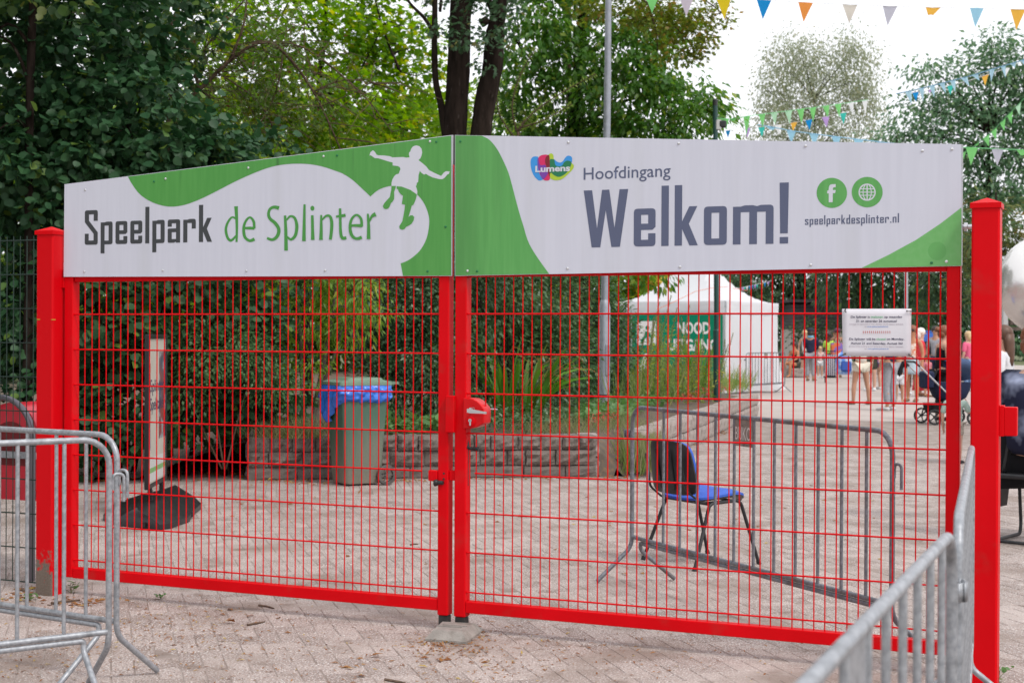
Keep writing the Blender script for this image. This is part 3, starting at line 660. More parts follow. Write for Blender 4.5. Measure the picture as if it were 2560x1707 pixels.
# hand-drawn letters, drawn with a pen of changing width
Q = lambda l: [(560 + x / 3.0545, 480 + y / 3.0545) for x, y in l]
def pen(pts, ws, sm=True): return (spline(Q(pts), False, 6) if sm else Q(pts), [w / 3.0545 for w in (ws if isinstance(ws, (list, tuple)) else [ws])] if not np.isscalar(ws) else ws / 3.0545)
V = [pen([(92, 110), (98, 250), (96, 382)], [28, 20, 16]), pen([(92, 205), (60, 194), (28, 235), (14, 290), (28, 350), (55, 370), (92, 335)], [14, 14, 18, 20, 20, 20, 14]),
     pen([(158, 276), (200, 276), (232, 278)], [18, 22, 22], False), pen([(231, 280), (226, 225), (196, 194), (162, 230), (150, 285), (160, 345), (196, 372), (233, 360)], [20, 20, 15, 18, 22, 22, 20, 26]),
     pen([(420, 124), (385, 116), (352, 130), (340, 168), (352, 205), (392, 240), (418, 285), (408, 335), (372, 364), (328, 352)], [30, 24, 20, 22, 24, 26, 26, 26, 22, 18]),
     pen([(466, 180), (472, 300), (474, 448)], [18, 24, 28]), pen([(478, 215), (505, 186), (540, 200), (556, 260), (545, 330), (512, 362), (482, 342)], [12, 16, 20, 24, 24, 20, 12]),
     pen([(615, 95), (612, 240), (610, 375)], [16, 22, 28]), pen([(674, 178), (676, 280), (678, 366)], [20, 22, 28]),
     pen([(742, 176), (742, 280), (740, 366)], [14, 22, 28]), pen([(748, 215), (778, 184), (808, 186), (822, 230), (820, 300), (812, 364)], [10, 16, 20, 24, 24, 22]),
     pen([(886, 126), (888, 240), (892, 320), (905, 352), (934, 350)], [18, 20, 22, 24, 24]), pen([(855, 188), (890, 184), (928, 178)], [14, 20, 24], False),
     pen([(970, 256), (1015, 256), (1058, 258)], [16, 22, 24], False), pen([(1052, 262), (1046, 205), (1012, 175), (976, 205), (962, 265), (975, 330), (1010, 356), (1052, 346)], [20, 20, 15, 18, 22, 24, 20, 26]),
     pen([(1098, 166), (1104, 260), (1104, 360)], [14, 22, 28]), pen([(1110, 225), (1130, 185), (1158, 170)], [12, 20, 36])]
ribbons('lettering', V, YB - 0.0004, GREENT, BL)
dotc = [(560 + 675 / 3.0545 + 5.0 * math.cos(a), 480 + 125 / 3.0545 + 6.2 * math.sin(a)) for a in np.linspace(0, 2 * PI, 16, False)]
print_shape('lettering', [dotc], YB - 0.0004, GREENT, BL)
# right
print_shape('green_sweep', [[(1138, 339), (1204, 339.8)] + spline([(1204.4, 340), (1223.5, 350), (1242.7, 373), (1258, 402), (1271, 432), (1281, 467), (1296, 524), (1307.7, 562.5), (1319, 600), (1332.6, 626.8), (1351.7, 655.5), (1372.8, 684.5)], False, 4) + [(1138, 689)]], YB - 0.0003, GREENB, BR)
GREENB2 = mat('green_print_pale', (0.13, 0.40, 0.11), 0.42, c2=(0.15, 0.42, 0.13), scale=40)
print_shape('green_corner', [[(2155, 669.4), (2222, 637), (2290, 600), (2350, 560), (2403.4, 519), (2404, 664.4)]], YB - 0.0003, GREENB2, BR)
print_shape('ghost_mark', [[(2343 + 23 * math.cos(a), 627.5 + 23 * math.sin(a)) for a in np.linspace(0, 2 * PI, 28, False)]], YB - 0.0006, mat('faint_mark', (0.115, 0.37, 0.10), 0.6), BR)
K4 = lambda l: [(1300 + x / 5.88, 360 + y / 5.88) for x, y in l]
def tint(nm, c): return mat(nm, c, 0.45)
lg = [('sky_blue_print', (0.03, 0.27, 0.68), [(155, 270), (165, 220), (195, 190), (240, 186), (275, 205), (290, 300), (310, 400), (378, 480), (340, 520), (290, 540), (250, 520), (200, 460), (165, 370)]),
      ('magenta_print', (0.62, 0.012, 0.11), [(270, 205), (310, 170), (380, 158), (425, 175), (435, 230), (440, 450), (437, 520), (400, 540), (350, 530), (315, 490), (285, 430), (262, 330), (258, 250)]),
      ('lime_print', (0.40, 0.55, 0.03), [(415, 168), (440, 145), (465, 142), (490, 165), (500, 230), (560, 300), (640, 285), (700, 250), (765, 288), (792, 325), (770, 380), (700, 450), (620, 515), (530, 535), (470, 520), (440, 480), (438, 300), (430, 220)]),
      ('sky_blue_print', (0.03, 0.27, 0.68), [(500, 230), (540, 260), (590, 275), (630, 255), (660, 210), (690, 180), (730, 176), (763, 200), (765, 250), (755, 274), (700, 262), (650, 280), (615, 320), (520, 340)]),
      ('bottle_green_print', (0.005, 0.17, 0.07), [(438, 240), (480, 225), (505, 237), (520, 310), (570, 330), (620, 318), (650, 270), (700, 247), (757, 272), (735, 350), (690, 420), (620, 470), (560, 485), (500, 460), (460, 425), (440, 425)]),
      ('purple_print', (0.17, 0.04, 0.34), [(258, 230), (272, 212), (285, 290), (310, 315), (370, 312), (390, 360), (412, 430), (345, 520), (310, 480), (285, 410), (262, 330)]),
      ('dark_red_print', (0.19, 0.003, 0.012), [(415, 165), (434, 200), (439, 470), (415, 430), (400, 400), (385, 320), (370, 270), (372, 215), (395, 180)])]
for k, (nm, c, l) in enumerate(lg): print_shape('logo_blob', [spline(K4(l), True, 4)], YB - 0.0003 - 0.0002 * k, tint(nm, c), BR)
lettering('Lumens', S(*K4([(225, 414)])[0], YB - 0.0019), S(*K4([(735, 396)])[0], YB - 0.0019), 0.030, WHITEP, BR, bold=0.035)
b0, b1 = S(1459, 450, YB - 0.0004), S(1676.5, 441.5, YB - 0.0004); zz = (b0[2] + b1[2]) / 2 + 0.001; b0[2] = b1[2] = zz
lettering('Hoofdingang', b0, b1, S(1458, 421, YB)[2] - S(1458, 450, YB)[2] + 0.002, BLUEG, BR, bold=0.006)
zz = (S(1474, 619, YB)[2] + S(1972, 608.5, YB)[2]) / 2
block_text('Welkom!', S(1459, 550, YB)[0], S(1972.5, 550, YB)[0], zz, S(1458, 479, YB)[2] - S(1474, 619, YB)[2] + 0.004, 368, YB - 0.0004, BLUEG, BR, gap=34)
zz = (S(2012.4, 563, YB)[2] + S(2247, 556, YB)[2]) / 2
block_text('speelparkdesplinter.nl', S(2012.4, 560, YB)[0], S(2247.5, 556, YB)[0], zz, 0.0262, 240, YB - 0.0004, BLUEG, BR, gap=40)
for cx, cy, rx, ry in ((2079.6, 482.5, 38, 37.6), (2168, 480.5, 38.7, 38)):
    print_shape('round_icon', [[(cx + rx * math.cos(a), cy + ry * math.sin(a)) for a in np.linspace(0, 2 * PI, 40, False)]], YB - 0.0003, GREENB, BR)
K5 = lambda l: [(2000 + x / 6.031, 420 + y / 6.031) for x, y in l]
print_shape('icon_letter', [K5([(410, 348), (432, 335), (434, 305), (440, 275), (455, 256), (480, 247), (538, 245), (538, 292), (510, 294), (497, 302), (495, 335), (538, 333), (530, 380), (495, 382), (493, 517), (433, 518), (433, 385), (410, 385)])], YB - 0.0006, WHITEP, BR)
gx, gy, gr = 1012, 367, 120; rs = []
ell = lambda rx, ry, a0=0, a1=2 * PI, n=32: [(gx + rx * math.cos(a), gy + ry * math.sin(a)) for a in np.linspace(a0, a1, n)]
rs += [(K5(ell(gr, gr)), 20 / 6.03), (K5(ell(62, gr)), 13 / 6.03), (K5([(gx, gy - gr), (gx, gy), (gx, gy + gr)]), 18 / 6.03)]
for dy, hw in ((-50, 110), (0, 120), (47, 110)): rs.append((K5([(gx - hw, gy + dy), (gx, gy + dy), (gx + hw, gy + dy)]), 13 / 6.03))
ribbons('icon_globe', rs, YB - 0.0006, WHITEP, BR)
# screws
SCR = mat('screw_head', (0.7, 0.7, 0.72), 0.3, 0.6); SCRG = mat('green_screw_head', (0.01, 0.16, 0.05), 0.3)
sc_ = MB(); sc_.lathe((0, 0, 0), [(0.0065, 0), (0.0062, -0.002), (0.004, -0.0034)], 10, 'y'); sm1 = sc_.mesh('screw', SCR, smooth=40); sm2 = sc_.mesh('screw', SCRG, smooth=40)
for t, bo, l in ((L, BL, [(213, 475, 0), (385, 454, 1), (414, 447, 0), (621, 420, 0), (809, 391, 0), (843, 389, 1), (1075, 354, 0), (1091, 355, 1), (1114, 567, 1), (407, 676, 0), (616, 677, 0), (813, 676, 0), (1069, 678, 1), (211, 679, 0)]),
                (R, BR, [(1151, 354, 1), (1421, 356, 0), (1697, 358.5, 0), (2014, 365, 0), (2306, 377, 0), (2380, 373, 0), (1169, 677, 0), (1193, 678, 1), (1419, 671, 0), (1700, 667, 0), (2027, 662, 0), (2329, 657, 1), (2366, 654, 0)])):
    for x, y, k in l:
        p = S(x, y, YB); o = link('screw', sm2 if k else sm1, bo); q = ORI[t.name]; o.location = (p[0] - q[0], YB - 0.0002 - q[1], p[2] - q[2])

# ------------------------------------------------------------------ gate posts
def gate_post(x0, x1, y0, y1, z1, label, extra=None):
    t = thing('gate_post', label, 'gate post', ((x0 + x1) / 2, (y0 + y1) / 2, -0.03), group='red gate posts')
    mb = MB(); mb.bbox(((x0 + x1) / 2, (y0 + y1) / 2, (z1 - 0.04) / 2), (x1 - x0, y1 - y0, z1 + 0.04), 0.008); part(mb, 'post', POSTM[label], t)
    mb = MB(); e = 0.006; b = [(x0 - e, y0 - e), (x1 + e, y0 - e), (x1 + e, y1 + e), (x0 - e, y1 + e)]; cx, cy = (x0 + x1) / 2, (y0 + y1) / 2
    mb.loft([[(x, y, z1 - 0.022) for x, y in b], [(x, y, z1) for x, y in b], [(cx + (x - cx) * 0.02, cy + (y - cy) * 0.02, z1 + 0.026) for x, y in b]]); part(mb, 'post_cap', RED, t)
    return t
def soiled_red():
    """red paint worn to grey near the ground: splash dirt on the foot of the post"""
    m, t, b = nodes_of('soiled_red_paint'); N, Lk = t.nodes, t.links
    gm = N.new('ShaderNodeNewGeometry'); sp = N.new('ShaderNodeSeparateXYZ'); Lk.new(gm.outputs['Position'], sp.inputs[0])
    n = N.new('ShaderNodeTexNoise'); n.inputs['Scale'].default_value = 22; n.inputs['Detail'].default_value = 8; Lk.new(gm.outputs['Position'], n.inputs['Vector'])
    n2 = N.new('ShaderNodeTexNoise'); n2.inputs['Scale'].default_value = 140; Lk.new(gm.outputs['Position'], n2.inputs['Vector'])
    ma = N.new('ShaderNodeMath'); ma.operation = 'MULTIPLY_ADD'; ma.inputs[1].default_value = 0.5; Lk.new(n.outputs['Fac'], ma.inputs[0]); Lk.new(sp.outputs['Z'], ma.inputs[2])
    mr = N.new('ShaderNodeMapRange'); mr.inputs[1].default_value = 0.46; mr.inputs[2].default_value = 0.40; Lk.new(ma.outputs[0], mr.inputs[0])
    x = N.new('ShaderNodeMath'); x.operation = 'GREATER_THAN'; x.inputs[1].default_value = -2.675
    sx = N.new('ShaderNodeSeparateXYZ'); Lk.new(gm.outputs['Normal'], sx.inputs[0])
    fy = N.new('ShaderNodeMath'); fy.operation = 'LESS_THAN'; fy.inputs[1].default_value = -0.5; Lk.new(sx.outputs['Y'], fy.inputs[0])
    mu = N.new('ShaderNodeMath'); mu.operation = 'MULTIPLY'; Lk.new(mr.outputs[0], mu.inputs[0]); Lk.new(fy.outputs[0], mu.inputs[1])
    d = N.new('ShaderNodeMix'); d.data_type = 'RGBA'; Lk.new(n2.outputs['Fac'], d.inputs[0]); d.inputs[6].default_value = (0.10, 0.075, 0.06, 1); d.inputs[7].default_value = (0.22, 0.18, 0.15, 1)
    c = N.new('ShaderNodeMix'); c.data_type = 'RGBA'; Lk.new(mu.outputs[0], c.inputs[0]); c.inputs[6].default_value = (0.60, 0.0015, 0.006, 1); Lk.new(d.outputs[2], c.inputs[7])
    Lk.new(c.outputs[2], b.inputs['Base Color']); b.inputs['Roughness'].default_value = 0.42; b.inputs['Specular IOR Level'].default_value = 0.12
    return m
PLl, PRl = 'red square gate post with soiled foot beside the dark mesh fence', 'clean red square gate post with a small box bracket on its side'
POSTM = {PLl: soiled_red(), PRl: RED}
PL = gate_post(-2.722, -2.602, -0.095, 0.025, 2.075, PLl)
PR = gate_post(2.391, 2.507, -0.11, 0.012, 2.072, PRl)
for x, y, w in ((96, 798.5, 8), (133.5, 799, 11)):
    q = S(x, y, -0.0965); mb = MB(); mb.box(q, (w * 0.0028, 0.001, 0.005)); part(mb, 'paint_tick', mat('yellow_mark', (0.5, 0.32, 0.02), 0.6), PL)
zt, zb = S(2520, 1012, 0)[2], S(2520, 1088, 0)[2]; xr = S(2543, 1050, -0.05)[0]
mb = MB(); mb.bbox((2.5165, -0.05, (zt + zb) / 2), (0.02, 0.07, zt - zb), 0.002); mb.bbox(((2.527 + xr) / 2, -0.05, (zt + zb) / 2 - 0.002), (xr - 2.524, 0.055, zt - zb - 0.008), 0.003)
part(mb, 'box_bracket', RED, PR)

# ------------------------------------------------------------------ paper notice tied to the right leaf
PAPER = mat('laminated_paper', (0.72, 0.70, 0.75), 0.3, c2=(0.68, 0.66, 0.71), scale=6, bump=0.06, bscale=9, spec=0.5)
YN = -0.0075
c4 = [S(2105, 772, YN), S(2278.5, 771.6, YN), S(2277.5, 890.5, YN), S(2107, 890.2, YN)]
no = thing('notice', 'white laminated paper notice with printed text tied to the gate mesh', 'notice', c4[3])
mb = MB(); nX, nZ = 12, 8; rows = []
for j in range(nZ + 1):
    for i in range(nX + 1):
        u, v = i / nX, j / nZ; p = (c4[3] * (1 - u) + c4[2] * u) * (1 - v) + (c4[0] * (1 - u) + c4[1] * u) * v
        rows.append(p + np.array([0, 0.0014 * math.sin(u * 5) * math.sin(v * 4) + (0.002 if v > 0.97 and u > 0.6 else 0), 0]))
mb.add(rows, [(j * (nX + 1) + i, j * (nX + 1) + i + 1, (j + 1) * (nX + 1) + i + 1, (j + 1) * (nX + 1) + i) for j in range(nZ) for i in range(nX)])
sh = part(mb, 'sheet', PAPER, no, smooth=True); sm_ = sh.modifiers.new('thickness', 'SOLIDIFY'); sm_.thickness = 0.0006; sm_.offset = 1
K7 = lambda x, y: S(2080 + x / 9.8, 740 + y / 9.8, YN - 0.0024)
INK, INKG, INKR, INKB, INKS = tint('ink', (0.04, 0.035, 0.09)), tint('green_ink', (0.13, 0.42, 0.22)), tint('red_ink', (0.5, 0.06, 0.05)), tint('blue_ink', (0.06, 0.19, 0.55)), tint('pale_ink', (0.36, 0.30, 0.36))
def nl(s, xa, xb, base, h, mt, bold=0.02): 
    a, b = K7(xa, base), K7(xb, base); a[2] = b[2] = (a[2] + b[2]) / 2
    lettering(s, a, b, h, mt, no, bold=bold, hfrom=0.73)
H = 0.0098
nl('De Splinter is', 460, 925, 535, H, INK); nl('gesloten', 945, 1250, 535, H, INKG); nl('op maandag', 1275, 1720, 535, H, INK)
nl('21 en zaterdag 26 augustus!', 590, 1588, 637, H, INK)
nl('(vanwege het opbouwen en weer afbreken van het Splinter Spektakel,', 420, 1750, 703, 0.0056, INKS, 0.005); nl('zie', 795, 850, 762, 0.0056, INKS, 0.005); nl('www.splinterspektakel.nl)', 862, 1375, 762, 0.0058, INKB, 0.008)
for k in range(14): nl('!', 757 + k * 50.2, 775 + k * 50.2, 912, 0.0105, INKR, 0.03)
nl('De Splinter will be', 422, 1065, 1077, H, INK); nl('closed', 1085, 1310, 1077, H, INKG); nl('on Monday,', 1335, 1768, 1077, H, INK)
nl('August 21 and Saturday, August 26!', 460, 1730, 1182, H, INK)
nl("(because of the building up and taking down of the 'Splinter Spektakel',", 415, 1755, 1250, 0.0056, INKS, 0.005); nl('see', 795, 850, 1305, 0.0056, INKS, 0.005); nl('www.splinterspektakel.nl)', 868, 1385, 1305, 0.0058, INKB, 0.008)
for k, l in enumerate(([(2113, 774), (2112, 778), (2116, 781)], [(2267, 777.5), (2278, 778), (2292, 777.6)], [(2113, 884), (2102, 890), (2086, 897)], [(2272, 886), (2282, 893), (2293, 901), (2290, 895)])):
    mb = MB(); mb.tube([S(x, y, -0.0125) for x, y in l], 0.0022, 6); mb.ball(S(*l[0], -0.0125), 0.0035, 8, 6); part(mb, 'cable_tie', BLACKP, no)
# ------------------------------------------------------------------ crowd barriers
BL_, TOPZ = 2.42, 1.06
def barrier_proto(steel, label):
    t = thing('crowd_barrier', label, 'crowd barrier', (0, 0, 0), local=True, group='galvanised crowd barriers')
    mb = MB(); mb.tube(path([(0, -0.24, 0.013), (0, 0, 0.21), (0, 0, TOPZ), (BL_, 0, TOPZ), (BL_, 0, 0.21), (BL_, 0.24, 0.013)], (0.11, 0.11, 0.11, 0.11), 7), 0.0128, 12); part(mb, 'frame_tube', steel, t, smooth=50)
    mb = MB(); mb.tube([(0.008, 0, 0.268), (BL_ - 0.008, 0, 0.268)], 0.0125, 12); part(mb, 'lower_rail', steel, t, smooth=50)
    mb = MB(); mb.tube(path([(0.105, 0.24, 0.013), (0.105, 0.0, 0.20), (0.105, 0.0, 0.242), (BL_ - 0.105, 0, 0.242), (BL_ - 0.105, 0, 0.20), (BL_ - 0.105, -0.24, 0.013)], (0.06, 0.012, 0.012, 0.06), 5), 0.0122, 12); part(mb, 'foot_rail', steel, t, smooth=50)
    b = MB(); b.tube([(0, 0, 0), (0, 0, TOPZ - 0.268)], 0.0082, 10); bm_ = b.mesh('bar', steel, smooth=50)
    w = BL_ / 13
    for k in range(1, 13):
        o = link('bar', bm_, t); o.location = (w * k, 0, 0.268)
    mb = MB(); mb.bbox((w * 6.5, 0.0, TOPZ - 0.082), (w - 0.004, 0.003, 0.145), 0.001); part(mb, 'name_plate', steel, t)
    mb = MB(); mb.tube(path([(BL_ + 0.006, 0, 0.865), (BL_ + 0.02, 0, 0.915), (BL_ + 0.062, 0, 0.915), (BL_ + 0.062, 0, 0.80)], (0.015, 0.02), 4), 0.0068, 8); mb.box((BL_ + 0.008, 0, 0.875), (0.018, 0.012, 0.05)); part(mb, 'hook', steel, t, smooth=50)
    mb = MB()
    for zz in (0.872,):
        rings = []
        pts = [(-0.012 - 0.037 + 0.037 * math.cos(a), 0.020 * math.sin(a)) for a in np.linspace(0, 2 * PI, 17)]
        for i in range(16):
            (x0, y0), (x1, y1) = pts[i], pts[i + 1]; k0, k1 = 0.86, 0.86
            mb.add([(x0, y0, zz), (x1, y1, zz), (x1, y1, zz + 0.045), (x0, y0, zz + 0.045)], [(0, 1, 2, 3)])
    o = part(mb, 'hook_eye', steel, t, smooth=50); s_ = o.modifiers.new('thickness', 'SOLIDIFY'); s_.thickness = 0.004
    return t
pb = barrier_proto(GALV, 'bright galvanised crowd barrier at left edge running along in front of the gate')
pb.location = (-3.335, -1.285, 0); pb.rotation_euler = (0, 0, math.radians(-7.8))
copy_tree(pb, (-2.095, -3.86, 0), math.radians(58.5), 'bright galvanised crowd barrier at left edge coming towards the viewer, hooked to another')
copy_tree(pb, (2.67, -5.66, 0), math.radians(90.0), 'nearest galvanised crowd barrier crossing the lower right corner')
copy_tree(pb, (2.655, -2.98, 0), math.radians(95.0), 'galvanised crowd barrier seen end on in front of the right gate post')
pd = barrier_proto(GALVD, 'dull grey crowd barrier with a lettered plate standing behind the gate by the blue chair')
pd.location = (0.223, 1.80, 0); pd.rotation_euler = (0, 0, math.radians(-42))
npl = [c for c in pd.children if c.name.startswith('name_plate')][0]
w = BL_ / 13; npl.data = npl.data.copy(); npl.data.materials[0] = mat('dull_plate', (0.22, 0.19, 0.165), 0.6, 0.2, c2=(0.30, 0.27, 0.24), scale=30, dirt=(0.06, 0.06, 0.07), dscale=18, dlo=0.55, dhi=0.7)
npl['label'] = 'dull brown plate with cut-out letters coloured like the bright view behind'
ORI[pd.name] = (0, 0, 0)
lettering('BUKO.', (w * 6.06, -0.0022, TOPZ - 0.12), (w * 6.92, -0.0022, TOPZ - 0.12), 0.07, mat('see_through_white', (0.62, 0.60, 0.58), 0.6), npl, bold=0.0)  # letters cut through the plate; the bright view behind is in their colour

# ------------------------------------------------------------------ blue stacking chair
BLUE = mat('blue_upholstery', (0.035, 0.10, 0.46), 0.62, c2=(0.045, 0.125, 0.52), scale=20, bump=0.15, bscale=700, spec=0.3)
ch = thing('stacking_chair', 'blue upholstered stacking chair with black back and legs behind the grey barrier', 'chair', (0.41, 2.69, 0), rz=math.radians(-34.8), local=True)
def cushion(mb, f, nu=12, nv=10):      # f(u, v) -> top point, thickness vector
    top, bot = [], []
    for j in range(nv + 1):
        for i in range(nu + 1):
            p, n = f(i / nu, j / nv); top.append(p + n); bot.append(p)
    m = len(top); fs = []
    for j in range(nv):
        for i in range(nu):
            a = j * (nu + 1) + i; b = a + nu + 1; fs += [(a, a + 1, b + 1, b), (m + a, m + b, m + b + 1, m + a + 1)]
    ring = [i for i in range(nu + 1)] + [(j * (nu + 1) + nu) for j in range(1, nv + 1)] + [nv * (nu + 1) + i for i in range(nu - 1, -1, -1)] + [j * (nu + 1) for j in range(nv - 1, 0, -1)]
    for k in range(len(ring)): a, b = ring[k], ring[(k + 1) % len(ring)]; fs.append((a, m + a, m + b, b))
    mb.add(top + bot, fs)
def sq(u, v, p=4.0):                    # square to rounded square
    a, b = 2 * u - 1, 2 * v - 1; k = (abs(a) ** p + abs(b) ** p) ** (1 / p); m = max(abs(a), abs(b)); s = m / k if k > 1e-6 else 1; return a * s, b * s, m
def seat_f(th, dz):
    def f(u, v):
        a, b, m = sq(u, v); z = 0.445 + 0.018 * b - 0.045 * max(0, (b - 0.35)) ** 2 * 2.2 + 0.012 * a * a + dz
        return np.array([a * 0.235, b * 0.215 + 0.01, z]), np.array([0, 0, th * (0.35 + 0.65 * (1 - m ** 4))])
    return f
mb = MB(); cushion(mb, seat_f(0.042, 0)); part(mb, 'seat', BLUE, ch, smooth=60)
mb = MB(); cushion(mb, seat_f(-0.022, -0.001)); part(mb, 'seat_shell', BLACKP, ch, smooth=60)
def back_f(th, dy):
    def f(u, v):
        a, b, m = sq(u, v, 5.0); z = 0.640 + b * 0.175; y = -0.255 - 0.055 * (b + 1) / 2 * 1.1 + 0.045 * a * a + dy
        return np.array([a * (0.222 - 0.02 * b), y, z]), np.array([0, th * (0.4 + 0.6 * (1 - m ** 4)), 0])
    return f
mb = MB(); cushion(mb, back_f(0.040, 0)); part(mb, 'backrest', BLUE, ch, smooth=60)
mb = MB(); cushion(mb, back_f(-0.020, -0.002)); o = part(mb, 'back_shell', BLACKP, ch, smooth=60)
mb = MB()
for dx in (-0.07, 0.07): mb.tube([(dx, -0.285, 0.50), (dx, -0.305, 0.62), (dx, -0.335, 0.76)], 0.006, 6)
part(mb, 'back_rib', BLACKP, o, smooth=60)
for s in (-1, 1):
    mb = MB(); mb.tube(path([(s * 0.27, -0.28, 0.0), (s * 0.225, -0.12, 0.415), (s * 0.225, 0.135, 0.425), (s * 0.262, 0.27, 0.0)], 0.05, 5), 0.0115, 10); part(mb, 'leg', BLACKP, ch, smooth=50)
    mb = MB(); mb.tube(path([(s * 0.205, 0.16, 0.425), (s * 0.205, -0.17, 0.42), (s * 0.19, -0.285, 0.50), (s * 0.175, -0.33, 0.72)], 0.07, 5), 0.010, 8, flat=0.7); part(mb, 'back_bracket', BLACKP, ch, smooth=50)
    for y in (-0.28, 0.27):
        x = s * (0.27 if y < 0 else 0.262); mb = MB(); mb.tube([(x, y, 0.0), (x, y * 0.97, 0.025)], 0.0155, 10); part(mb, 'foot_cap', BLACKP, ch, smooth=50)
mb = MB(); mb.tube([(-0.21, -0.12, 0.41), (0.21, -0.12, 0.41)], 0.009, 8); mb.tube([(-0.21, 0.13, 0.415), (0.21, 0.13, 0.415)], 0.009, 8); part(mb, 'cross_bar', BLACKP, ch, smooth=50)

# ------------------------------------------------------------------ wheelie bin with blue bag
def bin_paint():
    m, t, b = nodes_of('dusty_green_plastic'); N, Lk = t.nodes, t.links
    tc = N.new('ShaderNodeTexCoord'); sp = N.new('ShaderNodeSeparateXYZ'); Lk.new(tc.outputs['Object'], sp.inputs[0])
    n = N.new('ShaderNodeTexNoise'); n.inputs['Scale'].default_value = 7; n.inputs['Detail'].default_value = 8; mp = N.new('ShaderNodeMapping'); mp.inputs['Scale'].default_value = (1, 1, 0.3); Lk.new(tc.outputs['Object'], mp.inputs[0]); Lk.new(mp.outputs[0], n.inputs['Vector'])
    n2 = N.new('ShaderNodeTexNoise'); n2.inputs['Scale'].default_value = 60; n2.inputs['Detail'].default_value = 4; Lk.new(tc.outputs['Object'], n2.inputs['Vector'])
    ma = N.new('ShaderNodeMath'); ma.operation = 'MULTIPLY_ADD'; ma.inputs[1].default_value = 0.7; Lk.new(n.outputs['Fac'], ma.inputs[0]); Lk.new(sp.outputs['Z'], ma.inputs[2])
    mr = N.new('ShaderNodeMapRange'); mr.inputs[1].default_value = 0.95; mr.inputs[2].default_value = 0.42; mr.inputs[4].default_value = 0.95; Lk.new(ma.outputs[0], mr.inputs[0])
    d = N.new('ShaderNodeMix'); d.data_type = 'RGBA'; Lk.new(n2.outputs['Fac'], d.inputs[0]); d.inputs[6].default_value = (0.16, 0.14, 0.11, 1); d.inputs[7].default_value = (0.26, 0.23, 0.19, 1)
    c = N.new('ShaderNodeMix'); c.data_type = 'RGBA'; Lk.new(mr.outputs[0], c.inputs[0]); c.inputs[6].default_value = (0.060, 0.128, 0.088, 1); Lk.new(d.outputs[2], c.inputs[7])
    Lk.new(c.outputs[2], b.inputs['Base Color']); b.inputs['Roughness'].default_value = 0.5
    bp = N.new('ShaderNodeBump'); bp.inputs['Strength'].default_value = 0.25; bp.inputs['Distance'].default_value = 0.004; Lk.new(n2.outputs['Fac'], bp.inputs['Height']); Lk.new(bp.outputs[0], b.inputs['Normal'])
    return m
BINP = bin_paint(); BINL = mat('green_lid_plastic', (0.125, 0.21, 0.15), 0.5, c2=(0.15, 0.24, 0.175), scale=9, dirt=(0.14, 0.17, 0.13), dscale=8)
wb_ = thing('wheelie_bin', 'grey green wheelie bin with a blue bag hanging over its rim', 'bin', (-4.10, 6.06, 0), rz=math.radians(-37.7), local=True)
def rrect(w, d, r, z, cy=0.0, n=4):
    pts = []
    for cx, cyy, a0 in ((w / 2 - r, d / 2 - r, 0), (-w / 2 + r, d / 2 - r, PI / 2), (-w / 2 + r, -d / 2 + r, PI), (w / 2 - r, -d / 2 + r, 1.5 * PI)):
        for k in range(n + 1): a = a0 + PI / 2 * k / n; pts.append((cx + r * math.cos(a), cyy + r * math.sin(a) + cy, z))
    return pts
mb = MB(); mb.loft([rrect(0.36, 0.38, 0.05, 0.02), rrect(0.375, 0.40, 0.05, 0.05), rrect(0.40, 0.43, 0.045, 0.4), rrect(0.455, 0.50, 0.04, 0.93), rrect(0.485, 0.54, 0.04, 0.945), rrect(0.485, 0.54, 0.04, 0.985)]); part(mb, 'body', BINP, wb_, smooth=40)
lid = MB(); lid.loft([rrect(0.50, 0.56, 0.04, 0.985), rrect(0.51, 0.57, 0.045, 0.992), rrect(0.505, 0.565, 0.045, 1.022), rrect(0.45, 0.48, 0.05, 1.036), rrect(0.40, 0.40, 0.05, 1.040, 0.02), rrect(0.36, 0.36, 0.05, 1.062, 0.02)]); lid_o = part(lid, 'lid', BINL, wb_, smooth=35)
mb = MB(); mb.tube([(-0.22, 0.345, 1.01), (0.22, 0.345, 1.01)], 0.014, 10)
for x in (-0.21, -0.07, 0.07, 0.21): mb.box((x, 0.305, 1.008), (0.03, 0.09, 0.02))
part(mb, 'rear_grip', BINL, wb_, smooth=40)
mb = MB()
for x in (-0.1, 0.1): mb.tube([(x, -0.16, 1.038), (x, -0.16, 1.052)], 0.010, 8)
part(mb, 'lid_knob', BINP, lid_o, smooth=40)
mb = MB(); mb.tube([(-0.245, 0.225, 0.100), (0.245, 0.225, 0.100)], 0.010, 8); part(mb, 'axle', CHROME, wb_)
TYRE = mat('grey_rubber', (0.05, 0.048, 0.046), 0.85, c2=(0.12, 0.11, 0.10), scale=14, bump=0.3, bscale=60)
for s in (-1, 1):
    mb = MB(); mb.lathe((s * 0.228, 0.225, 0.100), [(0.066, -0.022), (0.095, -0.022), (0.100, -0.012), (0.100, 0.012), (0.095, 0.022), (0.066, 0.022), (0.066, -0.022)], 24, 'x', cap=False); wt = part(mb, 'wheel', TYRE, wb_, smooth=40)
    mb = MB(); mb.lathe((s * 0.228, 0.225, 0.100), [(0.022, -0.018), (0.022, 0.020)], 12, 'x')
    for k in range(6):
        a = k * PI / 3; mb.tube([(s * 0.240, 0.225 + 0.018 * math.cos(a), 0.1 + 0.018 * math.sin(a)), (s * 0.240, 0.225 + 0.066 * math.cos(a), 0.1 + 0.066 * math.sin(a))], 0.006, 6)
    part(mb, 'hub', TYRE, wt, smooth=40)
BAG = mat('blue_bag_film', (0.020, 0.13, 0.55), 0.25, c2=(0.03, 0.17, 0.64), scale=8, spec=0.6, bump=0.25, bscale=14)
